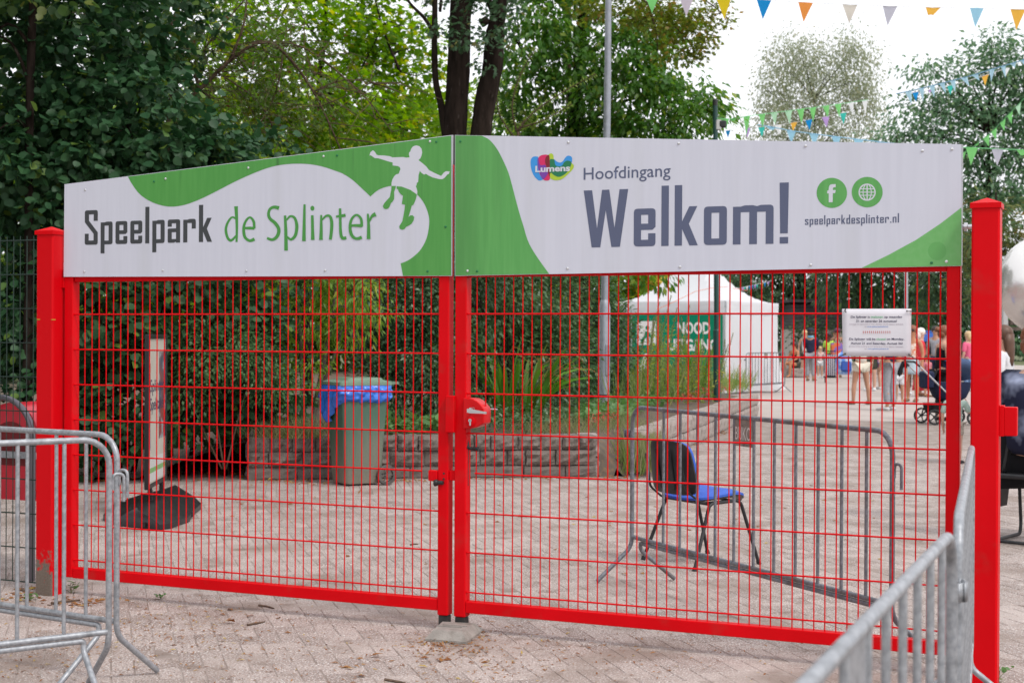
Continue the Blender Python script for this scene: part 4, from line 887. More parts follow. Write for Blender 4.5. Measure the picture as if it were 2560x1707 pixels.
bag = thing('rubbish_bag', 'blue plastic rubbish bag draped over the rim of the green bin', 'rubbish bag', (-4.10, 6.06, 0.98), rz=math.radians(-37.7), local=True)
ring = rrect(0.49, 0.545, 0.04, 0, n=5); N_ = 144; per = []
cum = [0]
for i in range(len(ring)): a, b = np.array(ring[i]), np.array(ring[(i + 1) % len(ring)]); cum.append(cum[-1] + np.linalg.norm(b - a))
def along(s):
    s = s % cum[-1]; i = max(j for j in range(len(ring)) if cum[j] <= s); a, b = np.array(ring[i]), np.array(ring[(i + 1) % len(ring)]); return a + (b - a) * (s - cum[i]) / max(1e-9, cum[i + 1] - cum[i])
vs, NR = [], 16
for j in range(NR):
    v = j / (NR - 1)
    for i in range(N_):
        p = along(cum[-1] * i / N_); outw = unit(np.array([p[0], p[1], 0])); ang = math.atan2(p[1], p[0])
        front = math.exp(-((((ang + PI * 0.62 + PI) % (2 * PI)) - PI) / 0.55) ** 2)            # it hangs lowest over the front left part
        drop = 0.165 + 0.20 * front + 0.03 * mnoise.noise((p[0] * 6, p[1] * 6, 3))
        bul = 0.014 + 0.035 * math.sin(v * PI) * (0.7 + 0.6 * mnoise.noise((p[0] * 9, p[1] * 9, v * 3))) + 0.022 * mnoise.noise((p[0] * 24, p[1] * 24, v * 5 + p[0] * 9)) + 0.018 * math.sin(i * 0.9 + v * 9 + 2 * mnoise.noise((p[0] * 5, p[1] * 5, v * 4))) * v + 0.015 * front * v
        if v > 0.8: bul -= 0.02 * (v - 0.8) * 5
        z = -drop * v + 0.008 + 0.014 * mnoise.noise((p[0] * 14, p[1] * 14, v * 7)) * (v > 0)
        sh = 1 - 0.10 * v * 0.6
        vs.append((p[0] * sh + outw[0] * bul, p[1] * sh + outw[1] * bul, z))
mb = MB(); mb.add(vs, [(j * N_ + i, j * N_ + (i + 1) % N_, (j + 1) * N_ + (i + 1) % N_, (j + 1) * N_ + i) for j in range(NR - 1) for i in range(N_)])
part(mb, 'film', BAG, bag, smooth=True)

# ------------------------------------------------------------------ pavement sign on a black water base
PA, PB = W(367, 836, 11.55), W(414, 836, 12.40); PA[2] = PB[2] = 0
sdv = unit(PB - PA); snv = np.array([sdv[1], -sdv[0], 0]); SL = float(np.linalg.norm((PB - PA)[:2]))
if np.dot(snv, CAM - PA) < 0: snv = -snv
sg = thing('pavement_sign', 'narrow looking poster sign on a black rubber base behind the left gate leaf', 'pavement sign', tuple((PA + PB) / 2))
ZB, ZT = 0.245, 1.485; up = np.array([0, 0, 1.0])
FRM = mat('black_frame', (0.010, 0.010, 0.012), 0.35)
mb = MB()
for a, b in ((0.0, 0.035), (SL - 0.035, SL)):
    c = PA + sdv * (a + b) / 2; mb.bbox((c[0], c[1], (ZB + ZT) / 2), (b - a, 0.034, ZT - ZB), 0.005, math.atan2(sdv[1], sdv[0]))
for z in (ZB + 0.018, ZT - 0.018):
    c = (PA + PB) / 2; mb.bbox((c[0], c[1], z), (SL - 0.072, 0.034, 0.036), 0.004, math.atan2(sdv[1], sdv[0]))
part(mb, 'frame', FRM, sg)
def panel_poly(u0, u1, z0, z1, off): return [PA + sdv * (SL * u) + up * z + snv * off for u, z in ((u0, z0), (u1, z0), (u1, z1), (u0, z1))]
def flat(nm, poly, mt, par):
    mb = MB(); mb.add(poly, [tuple(range(len(poly)))]); return part(mb, nm, mt, par)
pan = MB(); pan.prism(panel_poly(0.045, 0.955, ZB + 0.036, ZT - 0.036, -0.008), snv * 0.014); pan = part(pan, 'poster', mat('cream_poster', (0.55, 0.52, 0.45), 0.35, c2=(0.50, 0.46, 0.40), scale=4), sg)
flat('photo_strip', panel_poly(0.60, 0.95, 0.62, 1.34, 0.0070), mat('dark_photo', (0.05, 0.09, 0.14), 0.35, c2=(0.25, 0.06, 0.05), scale=5, dirt=(0.30, 0.32, 0.34), dscale=7, dlo=0.55, dhi=0.6), pan)
flat('photo_strip', panel_poly(0.05, 0.16, 0.55, 1.25, 0.0070), mat('blue_photo', (0.05, 0.10, 0.22), 0.35, c2=(0.38, 0.30, 0.24), scale=6, dirt=(0.35, 0.06, 0.04), dscale=6, dlo=0.6, dhi=0.64), pan)
flat('print_block', panel_poly(0.05, 0.95, ZB + 0.05, ZB + 0.24, 0.0072), mat('white_print2', (0.6, 0.6, 0.58), 0.35), pan)
flat('print_block', panel_poly(0.05, 0.95, ZB + 0.12, ZB + 0.16, 0.0076), mat('green_band', (0.22, 0.42, 0.16), 0.35), pan)
for s_, z in (('Splinter', 1.02), ('Spektakel', 0.87)):
    lettering(s_, PA + sdv * SL * 0.14 + up * z + snv * 0.0082, PA + sdv * SL * 0.86 + up * z + snv * 0.0082, 0.10, INK, pan)
for u in (0.2, 0.8):
    c = PA + sdv * SL * u; mb = MB(); mb.tube([c + up * 0.10, c + up * (ZB + 0.01)], 0.018, 10)
    for k in range(9): mb.lathe(c + up * (0.115 + 0.013 * k), [(0.019, 0), (0.025, 0.004), (0.019, 0.008)], 12)
    part(mb, 'spring_leg', BLACKP, sg, smooth=40)
RUB = mat('black_rubber_base', (0.010, 0.010, 0.012), 0.42, c2=(0.03, 0.03, 0.03), scale=10, lo=0.5, hi=0.8)
bp_ = [G(258, 1294, 0.02), G(290, 1308, 0.02), G(400, 1319, 0.02), G(425, 1316, 0.02), G(474, 1298, 0.02), G(482, 1284, 0.02), G(504, 1266, 0.02), G(486, 1248, 0.02), G(420, 1240, 0.02), G(318, 1254, 0.02), G(280, 1270, 0.02)]
cc = (PA + PB) / 2; cc = np.array([cc[0], cc[1], 0])
lo_r = [np.array([p[0], p[1], 0.004]) for p in bp_]; md = [np.array([p[0], p[1], 0.045]) for p in bp_]
tp, t1 = [], []
for p in bp_:
    q = np.array([p[0], p[1], 0]) - cc; al = float(np.dot(q, sdv)); ac = float(np.dot(q, snv)); r = cc + sdv * al * 0.90 + snv * ac * 0.16; tp.append(np.array([r[0], r[1], 0.135])); r = cc + sdv * al * 0.96 + snv * ac * 0.62; t1.append(np.array([r[0], r[1], 0.095]))
mb = MB(); mb.loft([lo_r, md, t1, tp]); bo = part(mb, 'rubber_base', RUB, sg, smooth=38)
for k in (1, 4):
    a, b = md[k] * 0.35 + md[k + 1] * 0.65, np.array([0, 0, 0.03]); mb = MB(); mb.bbox((a[0], a[1], 0.032), (0.035, 0.035, 0.04), 0.004); part(mb, 'base_notch', BLACKP, bo)

# ------------------------------------------------------------------ dark green mesh fence and litter bin at the left edge
FENG = mat('dark_green_powder', (0.010, 0.030, 0.022), 0.4, spec=0.4)
fe = thing('mesh_fence', 'dark green wire mesh fence panel beside the soiled gate post', 'fence', (-3.9, 0.06, 0))
vr = MB(); vr.tube([(0, 0, 0.03), (0, 0, 2.06)], 0.0028, 6); vrm = vr.mesh('wire_rod', FENG)
for k in range(46):
    x = -2.782 - 0.05 * k; o = link('wire_rod', vrm, fe); o.location = (x + 3.9, 0.006, 0)
hr = MB(); hr.tube([(-5.06, 0, 0), (-2.74, 0, 0)], 0.004, 6); hrm = hr.mesh('cross_rod', FENG, (-3.9, 0, 0))
for k in range(11): o = link('cross_rod', hrm, fe); o.location = (0, 0, 0.035 + 0.2 * k)
mb = MB(); mb.bbox((-5.09, 0.08, 1.03), (0.06, 0.04, 2.1), 0.004); part(mb, 'fence_post', FENG, fe)
for zz in (0.3, 1.2, 1.9):
    mb = MB(); mb.bbox((-2.738, 0.04, zz), (0.03, 0.02, 0.05), 0.003); part(mb, 'clamp', FENG, fe)
REDB = mat('red_bin_paint', (0.55, 0.012, 0.03), 0.3, c2=(0.60, 0.02, 0.045), scale=6, spec=0.5)
lb = thing('litter_bin', 'red round-topped litter bin in a grey tube frame behind the dark mesh fence', 'litter bin', (-3.30, 0.42, 0))
def arch(w, z0, zc, y, n=14): return [(-3.30 - w, y, z0)] + [(-3.30 - w * math.cos(a), y, zc + w * math.sin(a)) for a in np.linspace(0, PI, n)] + [(-3.30 + w, y, z0)]
mb = MB(); pf, pbk = arch(0.215, 0.47, 0.85, 0.34), arch(0.215, 0.47, 0.85, 0.64); mb.loft([pf, pbk]); part(mb, 'bin_body', REDB, lb, smooth=35)
mb = MB(); mb.loft([arch(0.150, 0.68, 0.80, 0.338), arch(0.145, 0.685, 0.80, 0.352)]); part(mb, 'bin_opening', mat('shaded_red_inside', (0.16, 0.004, 0.008), 0.6), lb)  # thin flush plate; the shade inside the opening is in its colour
mb = MB(); mb.bbox((-3.11, 0.337, 0.51), (0.016, 0.008, 0.05), 0.002); part(mb, 'latch', CHROME, lb)
mb = MB(); mb.tube([(-3.54, 0.26, 0.0)] + [(-3.30 - 0.24 * math.cos(a), 0.26, 0.86 + 0.24 * math.sin(a)) for a in np.linspace(0, PI, 16)] + [(-3.06, 0.26, 0.0)], 0.019, 12); part(mb, 'tube_frame', mat('dark_steel_tube', (0.16, 0.15, 0.17), 0.3, 0.7), lb, smooth=50)
mb = MB(); mb.box((-3.30, 0.30, 0.75), (0.48, 0.02, 0.04)); part(mb, 'bin_bracket', GALV, lb)

# ------------------------------------------------------------------ lamp posts and poles
LPM = mat('grey_lamp_paint', (0.27, 0.29, 0.33), 0.45, 0.3, c2=(0.33, 0.35, 0.39), scale=12, dirt=(0.20, 0.21, 0.23), dscale=6)
base = G(1509, 1020, 0.4); DL = depth(base)
a, b, c_ = W(1509, 1035, DL), W(1511, 768, DL), W(1525, -420, DL)
lp = thing('lamp_post', 'tall grey tapered lamp post rising from the planted bed', 'lamp post', tuple(a))
mb = MB(); mb.tube([a - (0, 0, .3), b, b + (c_ - b) * 0.012, b + (c_ - b) * 0.015], [0.090, 0.090, 0.066, 0.058], 20); part(mb, 'base_tube', LPM, lp, smooth=30)
j = W(1519.5, 171, DL)
mb = MB(); mb.tube([b + (c_ - b) * 0.012, j], [0.056, 0.052], 16); mb.tube([j, c_], [0.049, 0.042], 16); part(mb, 'pole', LPM, lp, smooth=30)
d0 = W(1519, 900, DL - 0.092); mb = MB(); mb.bbox(d0, (0.07, 0.012, 0.46), 0.004, YAW); part(mb, 'access_door', LPM, lp)
mb = MB(); mb.lathe(W(1509, 987, DL), [(0.0915, -0.01), (0.093, 0.0), (0.0915, 0.01)], 20); part(mb, 'strap', BLACKP, lp)
mb = MB(); mb.box(c_ + np.array([-0.3, 0, 0.05]), (0.8, 0.25, 0.12)); mb.box(c_ + np.array([0, 0, 0.0]), (0.12, 0.12, 0.16)); part(mb, 'lantern', LPM, lp)
to0 = lambda p: np.array([p[0], p[1], 0.0])
GRP = mat('dark_green_pole', (0.012, 0.055, 0.05), 0.4)
DG = 24.5; g0, g1, g2 = W(1793, 1000, DG), W(1792, 826, DG), W(1788, 254, DG)
gp = thing('pole', 'dark green pole with a floodlight in front of the white tent', 'pole', tuple(to0(W(1793, 900, DG))))
mb = MB(); mb.tube([np.array([g0[0], g0[1], 0.0]), g1, g1 + (0, 0, .02)], [0.061, 0.061, 0.048], 14); mb.tube([g1, g2], [0.046, 0.040], 14); part(mb, 'shaft', GRP, gp, smooth=30)
mb = MB(); mb.lathe(g2, [(0.045, -0.07), (0.045, 0.02), (0.025, 0.045)], 12); part(mb, 'shaft_cap', BLACKP, gp)
mb = MB(); mb.bbox(W(1796, 313, DG), (0.09, 0.10, 0.17), 0.01, YAW); part(mb, 'junction_box', mat('pale_box', (0.5, 0.5, 0.5), 0.5), gp)
mb = MB(); mb.bbox(W(1806, 311, DG), (0.13, 0.12, 0.12), 0.02, YAW); mb.tube([W(1793, 311, DG), W(1806, 311, DG)], 0.02, 8); part(mb, 'floodlight', BLACKP, gp)
DF = 48.0; f0, f1 = W(2267, 940, DF), W(2264, 420, DF)
fp = thing('lamp_post', 'thin pale grey lamp post far behind the paper notice', 'lamp post', (f0[0], f0[1], 0))
mb = MB(); mb.tube([(f0[0], f0[1], 0), f1], [0.065, 0.05], 10); part(mb, 'pole', mat('pale_grey_paint', (0.45, 0.48, 0.52), 0.5), fp, smooth=30)
mb = MB(); mb.box(f1 + np.array([0.2, 0, 0.05]), (0.6, 0.2, 0.1)); part(mb, 'lantern', LPM, fp)

# ------------------------------------------------------------------ white tent, its banner, stall behind, site fence
TENT = clothmat('white_canvas', (0.70, 0.71, 0.735), 0.25, 0.75)
D0 = 36.4; TC = W(1813, 836, D0); TC[2] = 0; tl = 3.2; ph = math.radians(34)
rv, fv = np.array([RIGHT[0], RIGHT[1], 0]), np.array([FWD[0], FWD[1], 0])
tv1 = -rv * math.cos(ph) + fv * math.sin(ph)           # along the left wall
tv2 = rv * math.sin(ph) + fv * math.cos(ph)            # along the right wall
tn = thing('party_tent', 'white pointed party tent beyond the planted bed', 'tent', tuple(TC + (tv1 + tv2) * tl / 2))
EZ, AZ = 2.37, 3.95
tp_ = lambda u, v, z: TC + tv1 * (u * tl) + tv2 * (v * tl) + np.array([0, 0, z])
mb = MB(); nR = 24; vs, fs = [], []
for j in range(nR + 1):
    for i in range(nR + 1):
        u, v = i / nR, j / nR; m = max(abs(2 * u - 1), abs(2 * v - 1)); ss = math.hypot(2 * u - 1, 2 * v - 1) / 1.414
        vs.append(tp_(u, v, EZ + (AZ - EZ) * ((1 - m) ** 1.9) * 0.97 + 0.05 * ss * 0 - 0.03 * (m > 0.99) * math.sin(PI * (u if abs(2 * v - 1) > 0.99 else v))))
fs = [(j * (nR + 1) + i, j * (nR + 1) + i + 1, (j + 1) * (nR + 1) + i + 1, (j + 1) * (nR + 1) + i) for j in range(nR) for i in range(nR)]
mb.add(vs, fs); part(mb, 'roof', TENT, tn, smooth=20)
def wall_sheet(nm, A, B, z0, z1, off, amp, n=36, flare=0.0):
    d = unit(B - A); nrm = np.array([d[1], -d[0], 0]); nrm = nrm if np.dot(nrm, TC - (tv1 + tv2) * -tl / 2 - (A + B) / 2) < 0 else -nrm
    ctr_ = TC + (tv1 + tv2) * tl / 2
    if np.dot(nrm, (A + B) / 2 - ctr_) < 0: nrm = -nrm
    vs, mz = [], 6
    for j in range(mz + 1):
        for i in range(n + 1):
            u, v = i / n, j / mz; w = amp * (math.sin(u * 19 + 3 * mnoise.noise((u * 4, v * 2, off))) * (1 - v) * 0.6 + mnoise.noise((u * 5, v * 3, off * 3)))
            vs.append(A + (B - A) * u + np.array([0, 0, z0 + (z1 - z0) * v]) + nrm * (off + w + flare * (1 - v) ** 3 * (u > 0.7)))
    mb = MB(); mb.add(vs, [(j * (n + 1) + i, j * (n + 1) + i + 1, (j + 1) * (n + 1) + i + 1, (j + 1) * (n + 1) + i) for j in range(mz) for i in range(n)]); return part(mb, nm, TENT, tn, smooth=True)
c00, c10, c01, c11 = tp_(0, 0, 0), tp_(1, 0, 0), tp_(0, 1, 0), tp_(1, 1, 0)
wall_sheet('side_wall', c00, c01, 0.06, 2.2, 0.0, 0.035, flare=0.25); wall_sheet('side_wall', c10, c11, 0.06, 2.2, 0.0, 0.03); wall_sheet('side_wall', c01, c11, 0.06, 2.2, 0.0, 0.03); wall_sheet('side_wall', c00, c10, 0.06, 2.2, 0.0, 0.02)
for A, B in ((c00, c10), (c00, c01), (c10, c11), (c01, c11)): wall_sheet('valance', A, B, EZ - 0.30, EZ, 0.035, 0.012)
for c in (c00, c10, c01, c11):
    mb = MB(); q = c + (TC + (tv1 + tv2) * tl / 2 - c) * 0.02; mb.tube([q, q + np.array([0, 0, EZ])], 0.022, 8); part(mb, 'tent_leg', GALV, tn)
q = TC + tv2 * tl * 0.86 - tv1 * 0.42; f_ = q - tv2 * BL_
far_b = copy_tree(pd, f_, math.atan2(q[1] - f_[1], q[0] - f_[0]), 'far grey crowd barrier against the white wall of the tent')
for c in list(far_b.children):
    if c.name.startswith('name_plate'):
        if 'label' in c: del c['label']
        for g_ in list(c.children): bpy.data.objects.remove(g_)
mb = MB(); 
for l in ([(1642, 774), (1690, 752), (1740, 728), (1790, 718), (1818, 717)], [(1832, 721), (1850, 723), (1868, 727)]):
    pts = [W(x, y, D0 - 0.1 + (0.5 if x > 1800 else 0.2)) for x, y in l]; mb.tube(pts, 0.022, 6, flat=0.3)
tp2 = solo(mb, 'barrier_tape', 'loose orange tape slung across the roof of the white tent', 'tape', mat('orange_tape', (0.75, 0.20, 0.10), 0.6), tuple(W(1740, 728, D0)))
bn = thing('banner', 'green banner with white lettering hung on the white tent', 'banner', tuple(tp_(0.48, 0, 1.2)))
nb = np.array(np.cross(tv1, [0, 0, 1.0])); nb = nb if np.dot(nb, CAM - TC) > 0 else -nb
BG = clothmat('green_banner_cloth', (0.0, 0.235, 0.125), 0.15, 0.6)
bpt = lambda u, z, k=0.0: tp_(u, 0, z) + nb * (0.075 + k)
mb = MB(); mb.prism([bpt(0.01, 0.12), bpt(0.965, 0.12), bpt(0.965, 2.06), bpt(0.01, 2.06)], nb * 0.004); bnc = part(mb, 'cloth', BG, bn)
WP2 = mat('white_lettering', (0.72, 0.73, 0.72), 0.6)
def bu(px): 
    best = min(np.linspace(-0.1, 1.1, 600), key=lambda u: abs((lambda v: IW / 2 + FPX * float(np.dot(v, RIGHT)) / float(np.dot(v, FWD)))(bpt(u, 1.4) - CAM) - px)); return float(best)
def bz(px, py):
    p = bpt(bu(px), 1.4); return CAM[2] + (IH / 2 + (-17.5) + 0.0 - py) * depth(p) / FPX + 0.0
uN0, uN1 = bu(1560 + 615 / 4.61), bu(1560 + 992 / 4.61); uU0, uU1 = bu(1560 + 512 / 4.61), bu(1560 + 1078 / 4.61)
lettering('NOOD', bpt(uN0, 1.55, 0.006), bpt(uN1, 1.55, 0.006), 0.29, WP2, bn, bold=0.035); lettering('UITGANG', bpt(uU0, 1.12, 0.006), bpt(uU1, 1.12, 0.006), 0.29, WP2, bn, bold=0.035)
uP0, uP1 = bu(1560 + 150 / 4.61), bu(1560 + 370 / 4.61)
flat('pictogram', [bpt(uP0, 1.25, 0.005), bpt(uP1, 1.25, 0.005), bpt(uP1, 1.86, 0.005), bpt(uP0, 1.86, 0.005)], WP2, bnc)
lerp = lambda t: uP0 + (uP1 - uP0) * t
flat('pictogram', [bpt(lerp(u), z, 0.008) for u, z in ((0.42, 1.60), (0.60, 1.60), (0.86, 1.42), (0.80, 1.37), (0.62, 1.48), (0.66, 1.28), (0.52, 1.28), (0.50, 1.44), (0.24, 1.30), (0.18, 1.36), (0.40, 1.50))], BG, bnc)
flat('pictogram', [bpt(lerp(0.55 + 0.10 * math.cos(a)), 1.69 + 0.06 * math.sin(a), 0.008) for a in np.linspace(0, 2 * PI, 14, False)], BG, bnc)
flat('pictogram', [bpt(lerp(u), z, 0.005) for u, z in ((0.40, 1.02), (0.62, 1.02), (0.40, 0.72), (0.60, 0.72), (0.18, 0.42), (0.02, 0.74), (0.20, 0.74))], WP2, bnc)
DS = 52.0
st = thing('market_stall', 'yellow roofed dark stall showing above the left corner of the white tent', 'stall', tuple((lambda p: (p[0], p[1], 0))(W(1660, 836, DS))))
yl = mat('yellow_canvas', (0.72, 0.46, 0.05), 0.6); bkc = mat('charcoal_panel', (0.035, 0.032, 0.035), 0.6)
sc0 = W(1655, 836, DS); mb = MB(); mb.box((sc0[0], sc0[1], 1.35), (2.2, 2.0, 2.7), YAW); part(mb, 'stall_body', bkc, st)
a1, a2 = sc0 - rv * 1.35 - fv * 1.2, sc0 + rv * 1.25 - fv * 1.2
mb = MB(); mb.loft([[(p[0], p[1], z) for p, z in ((a1, 2.75), (a2, 2.62), (a2 + fv * 2.6, 2.62), (a1 + fv * 2.6, 2.75))], [(p[0], p[1], z) for p, z in ((a1, 3.05), (a2, 2.75), (a2 + fv * 2.6, 2.75), (a1 + fv * 2.6, 3.05))], [(p[0], p[1], z) for p, z in ((a1 + rv * .6 + fv * .8, 4.1), (a2 - rv * .9 + fv * .8, 4.0), (a2 - rv * .9 + fv * 1.8, 4.0), (a1 + rv * .6 + fv * 1.8, 4.1))]]); part(mb, 'stall_roof', yl, st)
DH = 32.0; h0, h1 = W(1470, 836, DH), W(1578, 836, DH)
sf = thing('site_fence', 'grey steel site fence with dark netting beside the white tent', 'fence', (h0[0], h0[1], 0))
zt_ = CAM[2] + (836 - 771) * DH / FPX
mb = MB(); mb.tube([(h0[0], h0[1], 0), (h0[0], h0[1], zt_), (h1[0], h1[1], zt_), (h1[0], h1[1], 0)], 0.021, 8); part(mb, 'frame', GALV, sf)
mb = MB(); mb.prism([(h0[0], h0[1], 0.15), (h1[0], h1[1], 0.15), (h1[0], h1[1], zt_ - 0.12), (h0[0], h0[1], zt_ - 0.12)], fv * 0.006); part(mb, 'netting', mat('dark_netting', (0.035, 0.04, 0.04), 0.8), sf)
q = W(1543, 793, DH - 0.05); mb = MB(); mb.bbox(q, (0.24, 0.006, 0.09), 0.002, YAW); part(mb, 'plate', WHITEP, sf)

# ------------------------------------------------------------------ buntings
FC = {k: clothmat('flag_' + k, v, 0.55, 0.7) for k, v in dict(green=(0.22, 0.62, 0.20), lilac=(0.56, 0.50, 0.58), yellow=(0.70, 0.54, 0.02), blue=(0.01, 0.26, 0.62), orange=(0.80, 0.30, 0.07), cream=(0.68, 0.64, 0.58), grey=(0.52, 0.52, 0.60), sky=(0.33, 0.60, 0.76), amber=(0.80, 0.45, 0.07), white=(0.78, 0.80, 0.82), teal=(0.05, 0.50, 0.42), mint=(0.45, 0.72, 0.50), violet=(0.48, 0.32, 0.66), pale=(0.45, 0.68, 0.80)).items()}
CORD = {k: mat('cord_' + k, v, 0.7) for k, v in dict(white=(0.6, 0.6, 0.6), sky=(0.25, 0.5, 0.7), green=(0.15, 0.5, 0.2)).items()}
def bunting(label, pts, D, flags, cord, r=0.006, D2=None):
    """pts: the cord; flags: (px x, width px, drop px, colour, lean px, fold)"""
    xs, ys = [p[0] for p in pts], [p[1] for p in pts]; D2 = D2 or D
    dx = lambda x: D + (D2 - D) * (x - xs[0]) / (xs[-1] - xs[0])
    t = thing('bunting', label, 'bunting', tuple(W(xs[0], ys[0], D)), group='strings of bunting')
    P = [np.array(W(x, float(np.interp(x, xs, ys)), dx(x))) for x in np.linspace(xs[0], xs[-1], 24)]
    mb = MB(); mb.tube(P, r, 5); part(mb, 'cord', CORD[cord], t)
    for f in flags:
        x, w, h, c = f[:4]; lean = f[4] if len(f) > 4 else 0; fold = f[5] if len(f) > 5 else 1.0
        y0, y1 = np.interp(x - w / 2, xs, ys), np.interp(x + w / 2, xs, ys); d = dx(x)
        A, B, C_ = W(x - w / 2, y0, d), W(x + w / 2, y1, d), W(x + lean, (y0 + y1) / 2 + h, d - 0.05)
        M = (A + B) / 2 + FWD * (0.02 if w > 20 else 0.03); e = FWD * 0.0015
        def tri(s): return [A + (C_ - A) * s * 1, B + (C_ - B) * s]
        vs = []
        for s in (0, 0.33, 0.66): 
            a, b = tri(s); vs += [a, (a + b) / 2 + FWD * 0.03 * math.sin(s * 4 + x), b]
        vs.append(C_)
        mb = MB(); fs = [(0, 1, 4, 3), (1, 2, 5, 4), (3, 4, 7, 6), (4, 5, 8, 7), (6, 7, 9), (7, 8, 9)]
        if fold < 1: fs = fs[:4]
        mb.add(vs, fs); part(mb, 'flag', FC[c], t, smooth=True)
bunting('nearest bunting of large mixed coloured flags across the white sky', [(1560, -14), (1630, -11), (1716, -8), (1810, -4), (1909, 0), (2011, 7), (2120, 12), (2223, 16), (2325, 19), (2435, 21), (2542, 24), (2640, 26)], 17.5,
        [(1630, 36, 45, 'green'), (1716, 38, 50, 'lilac'), (1809, 38, 53, 'yellow', 2), (1910, 37, 49, 'blue', -3), (2014, 37, 49, 'orange', -5), (2125, 38, 48, 'cream', -2), (2225, 37, 49, 'grey', -6), (2333, 38, 30, 'amber', -10, 0.6), (2442, 34, 48, 'sky', -4), (2545, 38, 52, 'amber', -4)], 'white', 0.003)
bunting('bunting of green flags tied to the dark green pole, rising to the right', [(1792, 296), (1830, 298), (1860, 292), (1960, 279), (2060, 266), (2170, 250)], 24.4,
        [(1812, 22, 28, 'green', 3), (1833, 16, 12, 'green', 0, 0.6), (1867, 17, 48, 'green', -1), (1905, 17, 34, 'green', 2), (1935, 17, 31, 'mint', 3), (1971, 18, 34, 'mint', 4), (2002, 18, 36, 'green', 2), (2032, 17, 36, 'green', 1), (2065, 17, 30, 'green', 5), (2095, 16, 34, 'green', 4), (2127, 14, 36, 'white', 6), (2162, 14, 38, 'white', 2)], 'green', 0.006, 32)
bunting('bunting of mixed small flags crossing just below the green bunting', [(1862, 322), (1900, 318), (1960, 311), (2040, 297), (2120, 280)], 31.0,
        [(1871, 10, 26, 'violet', -4), (1904, 18, 26, 'teal', 1), (1945, 18, 26, 'white', 2), (1985, 17, 22, 'amber', -2), (2022, 18, 26, 'blue', 2), (2064, 19, 28, 'violet', 3), (2108, 17, 29, 'teal', 1)], 'white')
bunting('bunting of pale blue flags dipping behind the top of the Welkom board', [(1893, 312), (1930, 318), (1980, 328), (2080, 341), (2240, 360)], 27.0,
        [(1925, 26, 12, 'sky', 6, 0.6), (1978, 24, 32, 'sky', 0), (2035, 24, 32, 'sky', 1), (2090, 24, 32, 'sky', 2), (2146, 26, 30, 'sky', 1), (2206, 28, 28, 'pale', 0)], 'sky', 0.010)
bunting('bunting of pale blue flags rising over the tree in the upper right', [(2241, 235), (2280, 227), (2330, 215), (2420, 192), (2500, 168), (2600, 138)], 24.0,
        [(2271, 16, 32, 'pale', 8), (2304, 13, 32, 'pale', 4), (2330, 14, 30, 'pale', 6), (2355, 14, 26, 'pale', 10), (2382, 14, 30, 'pale', 6), (2410, 16, 22, 'pale', 14), (2437, 16, 16, 'pale', 12), (2480, 14, 32, 'pale', -2), (2508, 12, 30, 'pale', 6), (2532, 14, 12, 'pale', 6), (2558, 14, 16, 'pale', 6)], 'sky', 0.010, 21)
bunting('bunting of mixed flags half hidden along the pale blue bunting', [(2262, 235), (2330, 224), (2420, 203), (2520, 170)], 26.0,
        [(2289, 17, 24, 'blue', 1), (2325, 10, 10, 'violet', 0, 0.6), (2376, 17, 26, 'teal', 0), (2463, 17, 26, 'amber', 0), (2517, 16, 20, 'white', -3)], 'white')
bunting('bunting of green flags climbing steeply at the right edge', [(2403, 385), (2432, 368), (2480, 330), (2540, 268), (2600, 205)], 25.0,
        [(2411, 10, 18, 'green', -2), (2443, 14, 8, 'green', 0, 0.6), (2466, 16, 26, 'green', 6), (2485, 14, 26, 'green', 5), (2507, 14, 26, 'green', 4), (2525, 14, 28, 'green', 4), (2546, 14, 28, 'mint', 3)], 'green', 0.008, 22)
bunting('level bunting of large green and white flags right of the Welkom board', [(2405, 369), (2440, 370), (2500, 373), (2600, 377)], 17.0,
        [(2430, 31, 44, 'green', -3), (2494, 31, 43, 'grey', -1), (2556, 30, 20, 'green', 0, 0.6)], 'green', 0.006)
bunting('tiny bunting of coloured flags behind the roof of the white tent', [(1842, 722), (1880, 713), (1930, 702)], 46.0,
        [(1857, 6, 11, 'violet'), (1862, 5, 11, 'teal'), (1868, 5, 11, 'white'), (1874, 5, 11, 'blue'), (1881, 5, 11, 'blue'), (1888, 5, 12, 'violet'), (1893, 5, 13, 'teal'), (1905, 6, 13, 'amber'), (1912, 5, 13, 'blue'), (1921, 5, 11, 'violet')], 'white', 0.006)
bunting('single blue flag on a cord beside the dark green pole', [(1798, 328), (1862, 326)], 24.5, [(1820, 12, 18, 'blue', 0)], 'white', 0.004)
